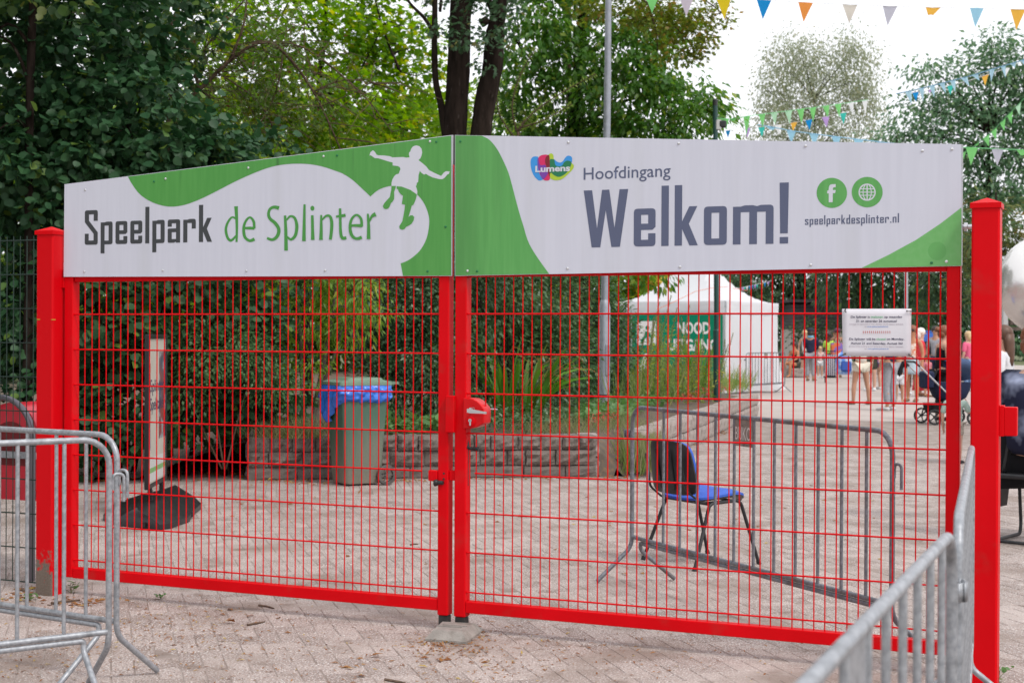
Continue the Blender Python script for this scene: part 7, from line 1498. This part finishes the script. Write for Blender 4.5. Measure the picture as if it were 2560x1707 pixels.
    if bottom is not None and skirt:
        mb = MB(); n = 28; rows = []
        for j in range(6):
            v = j / 5; z = .585 - blen * v
            rows.append([(h * (.072 + .055 * v) * (1 + .05 * v * math.sin(k * 2 * PI / n * 7)) * math.cos(2 * PI * k / n), h * (.068 + .05 * v) * (1 + .05 * v * math.sin(k * 2 * PI / n * 7)) * math.sin(2 * PI * k / n), h * z) for k in range(n)])
        mb.loft(rows); part(mb, 'skirt', bottom, t, smooth=True)
    for n in 'lr':
        if shoes is None: break
        a, b = J[n + 'ank'], J[n + 'toe']; d = unit(np.array([b[0] - a[0], b[1] - a[1], 0])); c = (a + b) / 2; c = np.array([c[0], c[1], min(a[2], b[2]) + .004 * h]); rings = []
        s2 = np.array([d[1], -d[0], 0])
        for u, w_, z in ((-.075, .018, .034), (-.055, .028, .046), (0.0, .030, .048), (.04, .034, .036), (.075, .028, .026), (.088, .014, .018)):
            o = c + d * u * h; z0 = c[2] - .018 * h; rings.append([np.array([*(o + s2 * w_ * h * math.cos(q))[:2], max(0.001, z0 + (z * h * .5) * (1 + math.sin(q)))]) for q in np.linspace(0, 2 * PI, 10, False)])
        mb = MB(); mb.loft(rings); part(mb, 'shoe', shoes, t, smooth=True)
    if scarf is not None:
        mb = MB(); mb.lathe(J['neck'], [(.050 * h, -.02 * h), (.062 * h, -.005 * h), (.058 * h, .016 * h), (.044 * h, .024 * h)], 14); part(mb, 'scarf', scarf, t, smooth=True)
    return t
AW = YAW                                                             # facing away from the viewer
NAVY = cloth('navy', (0.018, 0.022, 0.05), (0.028, 0.034, 0.07)); BLK = cloth('black', (0.012, 0.012, 0.014)); WHT = cloth('white', (0.70, 0.70, 0.72), (0.62, 0.62, 0.66)); GRY = cloth('grey_marl', (0.26, 0.26, 0.29), (0.34, 0.34, 0.37), 30)
IVO = cloth('ivory', (0.66, 0.62, 0.52)); KHA = cloth('dark_khaki', (0.06, 0.065, 0.05)); LBL = cloth('pale_blue', (0.42, 0.52, 0.58)); NEO = cloth('neon_yellow', (0.48, 0.75, 0.12)); RDC = cloth('coral_red', (0.70, 0.05, 0.07), (0.6, .04, .05)); PNK = cloth('pink', (0.72, 0.13, 0.24)); MNT = cloth('mint', (0.38, 0.50, 0.44), (0.42, 0.54, 0.48)); DEN = cloth('denim', (0.10, 0.18, 0.33), (0.16, 0.25, 0.42), 12)
FLO = cloth('floral', (0.70, 0.62, 0.54), (0.68, 0.18, 0.08), 26, lo=.5, hi=.56); PAT = cloth('dotted', (0.46, 0.40, 0.37), (0.20, 0.17, 0.17), 40, lo=.5, hi=.56); FSH = cloth('bright_print', (0.55, 0.10, 0.18), (0.08, 0.10, 0.30), 24, lo=.46, hi=.54); TDY = cloth('tie_dye', (0.014, 0.016, 0.040), (0.34, 0.38, 0.52), 4.0, lo=.50, hi=.70, detail=3.0); LSH = cloth('pale_grey_shoe', (0.55, 0.56, 0.57)); SND = cloth('sandal', (0.22, 0.13, 0.08)); GCP = cloth('dark_cap', (0.03, 0.035, 0.05))
fwd_hands = dict(lelb=(-.13, .06, .66), relb=(.13, .06, .66), lwri=(-.07, .18, .60), rwri=(.07, .18, .60), lhand=(-.06, .22, .59), rhand=(.06, .22, .59))
person('person in a dark cap and navy jumper seen from behind, pushing a striped trolley', G(2026, 952), AW - .45, 1.74, 'tan', NAVY, 1.0, GRY, .92, shoes=SND, hair='dark', hat=GCP, scarf=cloth('sky_scarf', (0.20, 0.45, 0.62)), pose=fwd_hands, wide=1.22)
person('person in a neon yellow shirt standing among the far crowd', G(2072, 944), AW + 2.4, 1.62, 'dark', NEO, .45, KHA, .4, shoes=BLK, hair='dark', pose=dict(lwri=(-.10, .10, .55), lhand=(-.08, .13, .52)))
person('person in a patterned sleeveless top and cap right of the neon yellow shirt', G(2093, 943), AW + 2.9, 1.76, 'tan', PAT, .0, cloth('sand', (0.36, 0.28, 0.20)), .42, shoes=SND, hair='dark', hat=cloth('plum_cap', (0.12, 0.06, 0.09)), pose=dict(rwri=(.06, .12, .60), rhand=(.03, .15, .60)), wide=1.1)
sit = dict(pelvis=(0, 0, .26), waist=(0, .01, .345), chest=(0, .03, .455), upper=(0, .04, .525), neck=(0, .045, .585), jaw=(0, .062, .633), head=(0, .058, .678), crown=(0, .05, .708), lsho=(-.098, .04, .54), rsho=(.098, .04, .54), lelb=(-.13, .10, .40), relb=(.13, .10, .40), lwri=(-.08, .22, .34), rwri=(.08, .22, .34), lhand=(-.07, .26, .33), rhand=(.07, .26, .33), lhip=(-.052, .03, .255), rhip=(.052, .03, .255), lkne=(-.075, .25, .31), rkne=(.075, .25, .31), lcal=(-.075, .26, .20), rcal=(.075, .26, .20), lank=(-.07, .27, .04), rank=(.07, .27, .04), ltoe=(-.075, .37, .016), rtoe=(.075, .37, .016))
person('tanned person in a black top sitting low beside the tent', G(1990, 943), AW + 2.2, 1.72, 'warm', BLK, .0, KHA, .25, shoes=None, hair='dark', pose=sit)
mb = MB(); q = G(1990, 943); mb.bbox((q[0], q[1], .17), (.9, .5, .32), .03, YAW); solo(mb, 'low_block', 'low pale block under the sitting tanned person', 'block', STONE2, tuple(q))
person('person in ivory shorts with bare legs whose upper body the notice hides', G(2152, 1011), AW + .15, 1.70, 'tan', cloth('cream_top', (0.60, 0.55, 0.48)), .45, IVO, .24, shoes=SND, hair='brown', style='tail', wide=1.12, pose=dict(lkne=(-.085, .01, .275), rkne=(.085, .01, .275), lank=(-.105, -.01, .04), rank=(.105, -.01, .04), ltoe=(-.12, .095, .016), rtoe=(.12, .095, .016), lcal=(-.10, -.006, .195), rcal=(.10, -.006, .195)))
person('person in dark khaki shorts just behind the ivory shorts', G(2176, 976), AW + 2.8, 1.78, 'fair', KHA, .45, KHA, .42, shoes=LSH, hair='dark')
person('person in bright printed shorts with white shoes between bare legs and grey trousers', G(2192, 973), AW + .4, 1.60, 'fair', WHT, .45, FSH, .28, shoes=LSH, hair='brown', style='bob')
person('person in grey marl jogging trousers and white sliders below the notice', G(2224, 1026), AW + .7, 1.78, 'tan', NAVY, .45, GRY, .93, shoes=LSH, hair='dark')
person('child in a black shirt and white shorts beside the grey trousers', G(2248, 1006), AW + 2.9, 1.16, 'tan', BLK, .45, WHT, .38, shoes=None, hair='brown', torso_low=.44)
person('person in sunglasses, floral top and pale blue skirt right of the notice', G(2280, 1004), AW + 2.6, 1.74, 'warm', FLO, .0, LBL, .22, skirt=True, shoes=SND, hair='auburn', style='tail', glasses=True, pose=dict(relb=(.13, .07, .64), rwri=(.04, .15, .63), rhand=(.0, .17, .63)))
person('white-haired person in a coral red top behind the pushchair', G(2301, 990), AW - 1.7, 1.70, 'fair', RDC, .8, RDC, .5, skirt=True, shoes=SND, hair='white', style='bob')
D13 = 25.8; q = W(2352, 900, D13)
person('person with a hair bun and black strap top pushing the navy pushchair', (q[0], q[1], 0), AW - PI / 2 + .15, 1.68, 'fair', BLK, .0, BLK, .85, shoes=BLK, hair='auburn', style='bun', pose=dict(lean=(0, .03, 0), lelb=(-.13, .02, .64), relb=(.13, .02, .64), lwri=(-.12, .15, .61), rwri=(.12, .15, .61), lhand=(-.11, .19, .61), rhand=(.11, .19, .61)), wide=1.1)
q = W(2421, 900, 40.0)
person('person in a bright pink top glimpsed between gate leaf and right post', (q[0], q[1], 0), AW + .6, 1.64, 'fair', PNK, .5, DEN, .9, shoes=LSH, hair='blond', style='bob')
person('toddler in a mint green shirt standing behind the right stile', G(2388, 1158), AW - .5, .90, 'fair', MNT, .5, cloth('beige_shorts', (0.42, 0.36, 0.30)), .32, shoes=cloth('dark_shoe', (0.05, 0.05, 0.055)), hair='blond', torso_low=.40, wide=1.25, pose=dict(head=(0, .01, .90), crown=(0, .0, .94), relb=(.17, .05, .66), rwri=(.13, .13, .77), rhand=(.11, .15, .81), lwri=(-.16, .02, .46), lhand=(-.16, .03, .42)))
person('person with long brown hair and white shirt right of the gate post', G(2506, 1164), AW + 1.0, 1.62, 'fair', WHT, .5, DEN, .93, shoes=LSH, hair='brown', style='long', wide=1.1, torso_low=.53, pose=dict(rwri=(.12, .10, .53), rhand=(.11, .13, .50)))
person('person in a white vest and dark shorts far off left of the navy jumper', G(2012, 940), AW + 2.7, 1.70, 'fair', WHT, .0, KHA, .35, shoes=LSH, hair='blond', style='tail')
person('small child in pale clothes between the navy jumper and the neon yellow shirt', G(2050, 944), AW + 3.0, 1.12, 'fair', cloth('pale_pink', (.62, .45, .44)), .45, WHT, .3, shoes=LSH, hair='blond', style='bob')
person('person in a teal shirt and denim shorts glimpsed behind the striped trolley', G(2088, 936), AW + 2.2, 1.74, 'tan', cloth('teal', (.03, .22, .24)), .45, DEN, .3, shoes=BLK, hair='dark')
person('person in black leggings behind the floral top', G(2262, 985), AW + 3.0, 1.68, 'fair', cloth('rose', (.5, .16, .2)), .45, BLK, .92, shoes=LSH, hair='brown', style='tail')
person('child in a rose dress standing behind the pushchair handle', G(2318, 992), AW - 2.6, 1.05, 'tan', cloth('rose', (.5, .16, .2)), .3, cloth('rose', (.5, .16, .2)), .25, skirt=True, shoes=SND, hair='brown', style='tail')
person('person in a grey shirt standing far behind the pushchair', G(2338, 975), AW + 2.5, 1.78, 'tan', GRY, .45, NAVY, .9, shoes=BLK, hair='dark')
D17 = 10.6; q17 = W(2594, 836, D17); q17[2] = 0
sit2 = dict(pelvis=(0, -.02, .30), waist=(0, -.03, .40), chest=(0, -.02, .52), upper=(0, -.01, .605), neck=(0, .0, .665), jaw=(0, .02, .713), head=(0, .02, .758), crown=(0, .01, .788), lsho=(-.105, -.01, .615), rsho=(.105, -.01, .615), lelb=(-.15, .03, .45), relb=(.15, .03, .45), lwri=(-.09, .17, .40), rwri=(.09, .17, .40), lhand=(-.07, .20, .40), rhand=(.07, .20, .40), lhip=(-.055, .02, .315), rhip=(.055, .02, .315), lkne=(-.08, .25, .31), rkne=(.08, .25, .31), lcal=(-.08, .24, .19), rcal=(.08, .24, .19), lank=(-.08, .22, .04), rank=(.08, .22, .04), ltoe=(-.085, .32, .016), rtoe=(.085, .32, .016))
person('person in a dark tie-dyed shirt sitting on a black chair at the right edge', tuple(q17), AW - .75, 1.94, 'fair', TDY, .45, BLK, .40, shoes=cloth('pink_sole', (0.45, 0.20, 0.18)), hair='auburn', style='bun', wide=1.55, pose=sit2, torso_low=.40)
bake_skins()

# ------------------------------------------------------------------ things with the people
cz = AW - .75; cx_ = np.array([math.cos(cz), math.sin(cz), 0]); cy_ = np.array([-math.sin(cz), math.cos(cz), 0])
ct = thing('cantilever_chair', 'black tube cantilever chair under the person in the tie-dyed shirt', 'chair', tuple(q17), cz, local=True)
mb = MB()
for s in (-.23, .23): mb.tube(path([(s * .6, -.14, .80), (s * .8, -.16, .50), (s, .22, .475), (s, .26, .10), (s * .98, .24, .018), (s * .9, -.26, .018)], (.06, .07, .09, .05), 5), .013, 10)
mb.tube([(-.21, -.26, .018), (.21, -.26, .018)], .013, 10); part(mb, 'chair_frame', BLACKP, ct, smooth=50)
mb = MB(); mb.bbox((0, 0, .487), (.44, .44, .035), .01); part(mb, 'seat', BLACKP, ct)
mb = MB(); mb.bbox((0, -.10, .74), (.30, .03, .20), .01); part(mb, 'backrest', BLACKP, ct)
hb_ = thing('handbag', 'small black bag hanging at the side of the black tube chair', 'bag', tuple(q17 - cx_ * .30 + np.array([0, 0, .36])), cz, local=True)
mb = MB(); mb.loft([rrect(.07, .22, .02, -.12), rrect(.09, .26, .03, .0), rrect(.08, .24, .03, .07), rrect(.03, .20, .01, .10)]); part(mb, 'bag_body', BLACKP, hb_, smooth=40); mb = MB(); mb.tube([(0, -.08, .09), (0, -.05, .18), (0, .05, .18), (0, .08, .09)], .006, 6); part(mb, 'strap', BLACKP, hb_)
FOIL = mat('silver_foil', (0.80, 0.79, 0.76), 0.22, 0.75, c2=(0.74, 0.72, 0.70), scale=4, bump=0.35, bscale=7)
bc = W(2606, 712, 11.2); ba = thing('balloon', 'silver foil balloon floating at the right edge above the sitting person', 'balloon', tuple(bc))
vs, n, m = [], 48, 24
for j in range(m + 1):
    v = PI * j / m
    for i in range(n):
        u = 2 * PI * i / n; d = np.array([math.sin(v) * math.cos(u), math.sin(v) * math.sin(u), math.cos(v)])
        cr_ = 0.012 * math.sin(u * 9 + 2 * math.sin(v * 3)) * abs(math.cos(v)) ** 1.5 + 0.010 * mnoise.noise((d[0] * 3, d[1] * 3, d[2] * 3))
        r = np.array([.345, .20, .375]) * (1 + cr_ * 1.6); vs.append(bc + RIGHT * d[0] * r[0] + FWD * d[1] * r[1] + UP * d[2] * r[2])
mb = MB(); mb.add(vs, [(j * n + i, j * n + (i + 1) % n, (j + 1) * n + (i + 1) % n, (j + 1) * n + i) for j in range(m) for i in range(n)]); part(mb, 'foil', FOIL, ba, smooth=True)
mb = MB(); e = q17 + cx_ * .2 + np.array([0, 0, .86]); mb.tube([bc - UP * .37, (bc + e) / 2 + RIGHT * .05 - UP * .1, e], .002, 4); part(mb, 'ribbon', WHITEP, ba)
# pushchair
sq_ = W(2362, 1046, 24.9); so_ = np.array([sq_[0], sq_[1], 0]); PUSH = cloth('pram_navy', (0.020, 0.028, 0.065)); PUSH2 = cloth('pram_canopy', (0.06, 0.09, 0.17)); TYR = mat('black_tyre', (0.018, 0.018, 0.02), .7)
ps = thing('pushchair', 'navy pushchair with silver frame pushed by the person with the bun', 'pushchair', tuple(so_), YAW + .12, local=True)
for s in (-1, 1):
    for x, r in ((-.30, .135), (.38, .115)):
        mb = MB(); mb.lathe((0, 0, 0), [(r - .03, -.022), (r - .004, -.022), (r, -.010), (r, .010), (r - .004, .022), (r - .03, .022), (r - .03, -.022)], 22, 'y', cap=False); mb.v = [(a + x, b + s * .29, c + r) for a, b, c in mb.v]; wh = part(mb, 'wheel', TYR, ps, smooth=40)
        mb = MB()
        for k in range(5): a = 2 * PI * k / 5; mb.tube([(x, s * .29, r), (x + (r - .028) * math.cos(a), s * .29, r + (r - .028) * math.sin(a))], .011, 6)
        mb.lathe((x, s * .29, r), [(.025, -.03), (.025, .03)], 10, 'y'); part(mb, 'rim', TYR, wh, smooth=40)
    mb = MB(); mb.tube([(-.62, s * .23, 1.06), (-.05, s * .25, .52), (.10, s * .26, .38), (.38, s * .27, .125)], .015, 8); part(mb, 'frame_bar', CHROME, ps, smooth=50)
    mb = MB(); mb.tube([(-.30, s * .27, .14), (.06, s * .26, .44)], .014, 8); part(mb, 'rear_strut', BLACKP, ps, smooth=50)
mb = MB(); mb.tube(path([(-.55, -.23, .99), (-.64, -.23, 1.07), (-.64, .23, 1.07), (-.55, .23, .99)], .04, 4), .019, 8); part(mb, 'handle', BLACKP, ps, smooth=50)
mb = MB(); mb.loft([rrect(.52, .34, .05, .20), rrect(.62, .42, .06, .24), rrect(.66, .44, .06, .36)]); part(mb, 'basket', BLK, ps, smooth=40)
mb = MB(); ring = [rrect(.34, .30, .08, .40), rrect(.50, .40, .10, .46), rrect(.62, .44, .10, .60), rrect(.66, .46, .10, .72)]; mb.loft(ring); mb.v = [(a + .08, b, c) for a, b, c in mb.v]; part(mb, 'seat_shell', PUSH, ps, smooth=50)
mb = MB(); rows = []
for k in range(9):
    a = math.radians(15 + 105 * k / 8); rows.append([np.array([.22 + .40 * math.cos(a) * (math.cos(w) * .5 + .5) ** .35, .235 * math.sin(w), .72 + .42 * math.sin(a) * (math.cos(w) * .5 + .5) ** .35]) for w in np.linspace(-PI * .97, PI * .97, 15)])
mb.loft(rows, cap=False); o = part(mb, 'canopy', PUSH2, ps, smooth=50)
mb = MB(); mb.bbox((-.33, 0, .76), (.16, .34, .30), .03); part(mb, 'hanging_pouch', PUSH, ps, smooth=40)
# striped trolley
tq = G(2077, 957); tr_ = thing('shopping_trolley', 'striped shopping trolley in front of the person in the navy jumper', 'trolley', tuple(tq), YAW - .3, local=True)
def stripes():
    m, t, b = nodes_of('striped_cloth'); N, L_ = t.nodes, t.links; tc = N.new('ShaderNodeTexCoord'); w_ = N.new('ShaderNodeTexWave'); w_.inputs['Scale'].default_value = 5; w_.inputs['Distortion'].default_value = .3; L_.new(tc.outputs['Object'], w_.inputs['Vector'])
    c = N.new('ShaderNodeValToRGB'); c.color_ramp.interpolation = 'CONSTANT'; c.color_ramp.elements[0].color = (.05, .05, .09, 1); c.color_ramp.elements[1].position = .5; c.color_ramp.elements[1].color = (.45, .43, .46, 1); L_.new(w_.outputs['Fac'], c.inputs[0]); L_.new(c.outputs[0], b.inputs['Base Color']); b.inputs['Roughness'].default_value = .8; return m
mb = MB(); mb.loft([rrect(.36, .30, .05, .24), rrect(.42, .34, .06, .40), rrect(.42, .34, .06, .82), rrect(.34, .26, .06, .90)]); part(mb, 'bag', stripes(), tr_, smooth=40)
mb = MB(); mb.bbox((0, 0, .21), (.36, .28, .08), .01); part(mb, 'tray', BLK, tr_)
for s in (-1, 1):
    mb = MB(); mb.tube([(s * .16, .10, .20), (s * .17, .17, .10)], .010, 6); mb.tube([(s * .17, -.15, .20), (s * .17, -.20, 1.02)], .011, 6); part(mb, 'frame_bar', CHROME, tr_)
    mb = MB(); mb.lathe((s * .19, .15, .08), [(.05, -.015), (.08, -.015), (.08, .015), (.05, .015), (.05, -.015)], 18, 'x', cap=False); mb.lathe((s * .19, .15, .08), [(.05, -.004), (.05, .004)], 14, 'x'); part(mb, 'wheel', TYR, tr_, smooth=40)
mb = MB(); mb.tube([(-.17, -.20, 1.02), (.17, -.20, 1.02)], .014, 8); part(mb, 'handle', BLK, tr_)
# bags
BPK = cloth('blue_print', (0.10, 0.24, 0.62), (0.50, 0.58, 0.70), 7, lo=.46, hi=.6)
b0 = W(2109, 908, 30.6); bg_ = thing('backpack', 'blue and white backpack carried left of the ivory shorts', 'backpack', tuple(b0), YAW, local=True)
mb = MB(); mb.loft([rrect(.22, .16, .06, -.24), rrect(.32, .22, .08, -.17), rrect(.34, .24, .09, .05), rrect(.26, .18, .08, .19), rrect(.10, .08, .03, .24)]); part(mb, 'pack', BPK, bg_, smooth=50)
mb = MB(); mb.bbox((.03, -.12, -.06), (.22, .05, .20), .02); part(mb, 'pocket', cloth('deep_blue', (0.05, 0.11, 0.40)), bg_, smooth=40); mb = MB(); mb.tube([(-.06, 0, .22), (.05, .05, .36), (.18, .06, .50)], .014, 6); part(mb, 'strap', cloth('deep_blue', (0.05, 0.11, 0.40)), bg_)
b1 = W(2092, 872, 49.0); bg2 = thing('tote_bag', 'orange and violet bag held by the person in the patterned top', 'bag', tuple(b1), YAW, local=True)
mb = MB(); mb.loft([rrect(.36, .14, .05, -.22), rrect(.44, .18, .06, .0), rrect(.42, .12, .04, .2)]); part(mb, 'bag_body', cloth('bag_print', (0.62, 0.16, 0.05), (0.20, 0.14, 0.42), 6, lo=.45, hi=.55), bg2, smooth=40); mb = MB(); mb.tube([(-.12, 0, .19), (-.05, 0, .40), (.05, 0, .40), (.12, 0, .19)], .012, 6); part(mb, 'strap', BLK, bg2)

# ------------------------------------------------------------------ behind the people
SHB = mat('dark_timber', (0.022, 0.022, 0.026), 0.7, c2=(0.045, 0.043, 0.048), scale=9)
DSH = 63.0; s0, s1 = W(1985, 836, DSH), W(2118, 836, DSH); shd = thing('shed', 'dark boarded shed with a pale base under the dark trees', 'shed', ((s0[0] + s1[0]) / 2, (s0[1] + s1[1]) / 2, 0))
d_ = unit(np.array([s1[0] - s0[0], s1[1] - s0[1], 0])); Ls = float(np.linalg.norm((s1 - s0)[:2])); cs = (s0 + s1) / 2; ang = math.atan2(d_[1], d_[0]); bk = np.array([-d_[1], d_[0], 0])
mb = MB(); c = cs + bk * 1.5; mb.box((c[0], c[1], .9), (Ls, 3, 1.8), ang); part(mb, 'shed_base', mat('pale_render', (0.45, 0.42, 0.38), .9, c2=(.38, .36, .33), scale=2), shd)
for k in range(7): mb = MB(); c = cs + bk * (1.45 - .012 * (k % 2)); mb.box((c[0], c[1], 1.9 + .15 * k), (Ls + .1, 3.05, .135), ang); part(mb, 'board', SHB, shd)
mb = MB(); c = cs + bk * 1.5; mb.box((c[0], c[1], 3.02), (Ls + .6, 3.6, .12), ang); part(mb, 'roof', SHB, shd)
# dark bush against the shed
shrub('round dark bush in front of the shed behind the far crowd', [(2040, 830, 59, 34, 34), (2085, 835, 59, 34, 30), (2000, 845, 59, 30, 26)], DK, 'oval', 3.4, 16, .16, z0=0, clump=.5)
kq = W(2320, 836, 44.0); kt = thing('catering_cart', 'black catering cart with a blue crate on top behind the white-haired person', 'cart', (kq[0], kq[1], 0), YAW, local=True)
mb = MB(); mb.bbox((0, 0, .95), (.95, .7, .8), .03); part(mb, 'cart_body', BLK, kt); mb = MB(); mb.bbox((0, -.36, .62), (.6, .02, .2), .005); part(mb, 'cart_panel', cloth('maroon', (.16, .01, .02)), kt)
for s in (-1, 1): mb = MB(); mb.lathe((s * .4, -.2, .28), [(.1, -.04), (.28, -.04), (.28, .04), (.1, .04), (.1, -.04)], 20, 'x', cap=False); mb.lathe((s * .4, -.2, .28), [(.1, -.02), (.1, .02)], 12, 'x'); part(mb, 'wheel', TYR, kt, smooth=40)
cr_ = thing('crate', 'blue plastic crate standing on the black catering cart', 'crate', (kq[0], kq[1], 1.35), YAW, local=True); CB = mat('crate_blue', (0.03, 0.13, 0.50), .5)
mb = MB()
for x, y, dx, dy in ((0, -.19, .52, .02), (0, .19, .52, .02), (-.25, 0, .02, .36), (.25, 0, .02, .36)): mb.bbox((x, y, .15), (dx, dy, .30), .004)
mb.box((0, 0, .02), (.5, .36, .02)); part(mb, 'crate_shell', CB, cr_); mb = MB(); mb.bbox((0, 0, .31), (.56, .44, .03), .006); part(mb, 'crate_rim', CB, cr_)
LQ = 30.0; lf0, lf1 = W(2512, 836, LQ), W(2640, 836, LQ); lt_ = thing('slatted_fence', 'brown slatted fence with a pale post far behind the silver balloon', 'fence', (lf0[0], lf0[1], 0)); d_ = unit(np.array([lf1[0] - lf0[0], lf1[1] - lf0[1], 0])); a_ = math.atan2(d_[1], d_[0]); TIM = mat('brown_timber', (0.075, 0.055, 0.045), .9, c2=(.12, .09, .075), scale=9)
zz = lambda y: CAM[2] + (836 - y) * LQ / FPX
mb = MB(); mb.bbox((lf0[0], lf0[1], zz(758) / 2), (.10, .10, zz(758)), .006, a_); part(mb, 'fence_post', mat('pale_post', (.42, .42, .42), .7), lt_)
for k in range(13):
    c = lf0 + d_ * (.14 + .085 * k); mb = MB(); mb.box((c[0], c[1], (zz(760) + zz(806)) / 2), (.062, .02, zz(760) - zz(806)), a_); part(mb, 'slat', TIM, lt_)
for y in (800, 815):
    c = lf0 + d_ * .62; mb = MB(); mb.box((c[0], c[1] + .03, zz(y)), (1.2, .03, .07), a_); part(mb, 'rail', TIM, lt_)
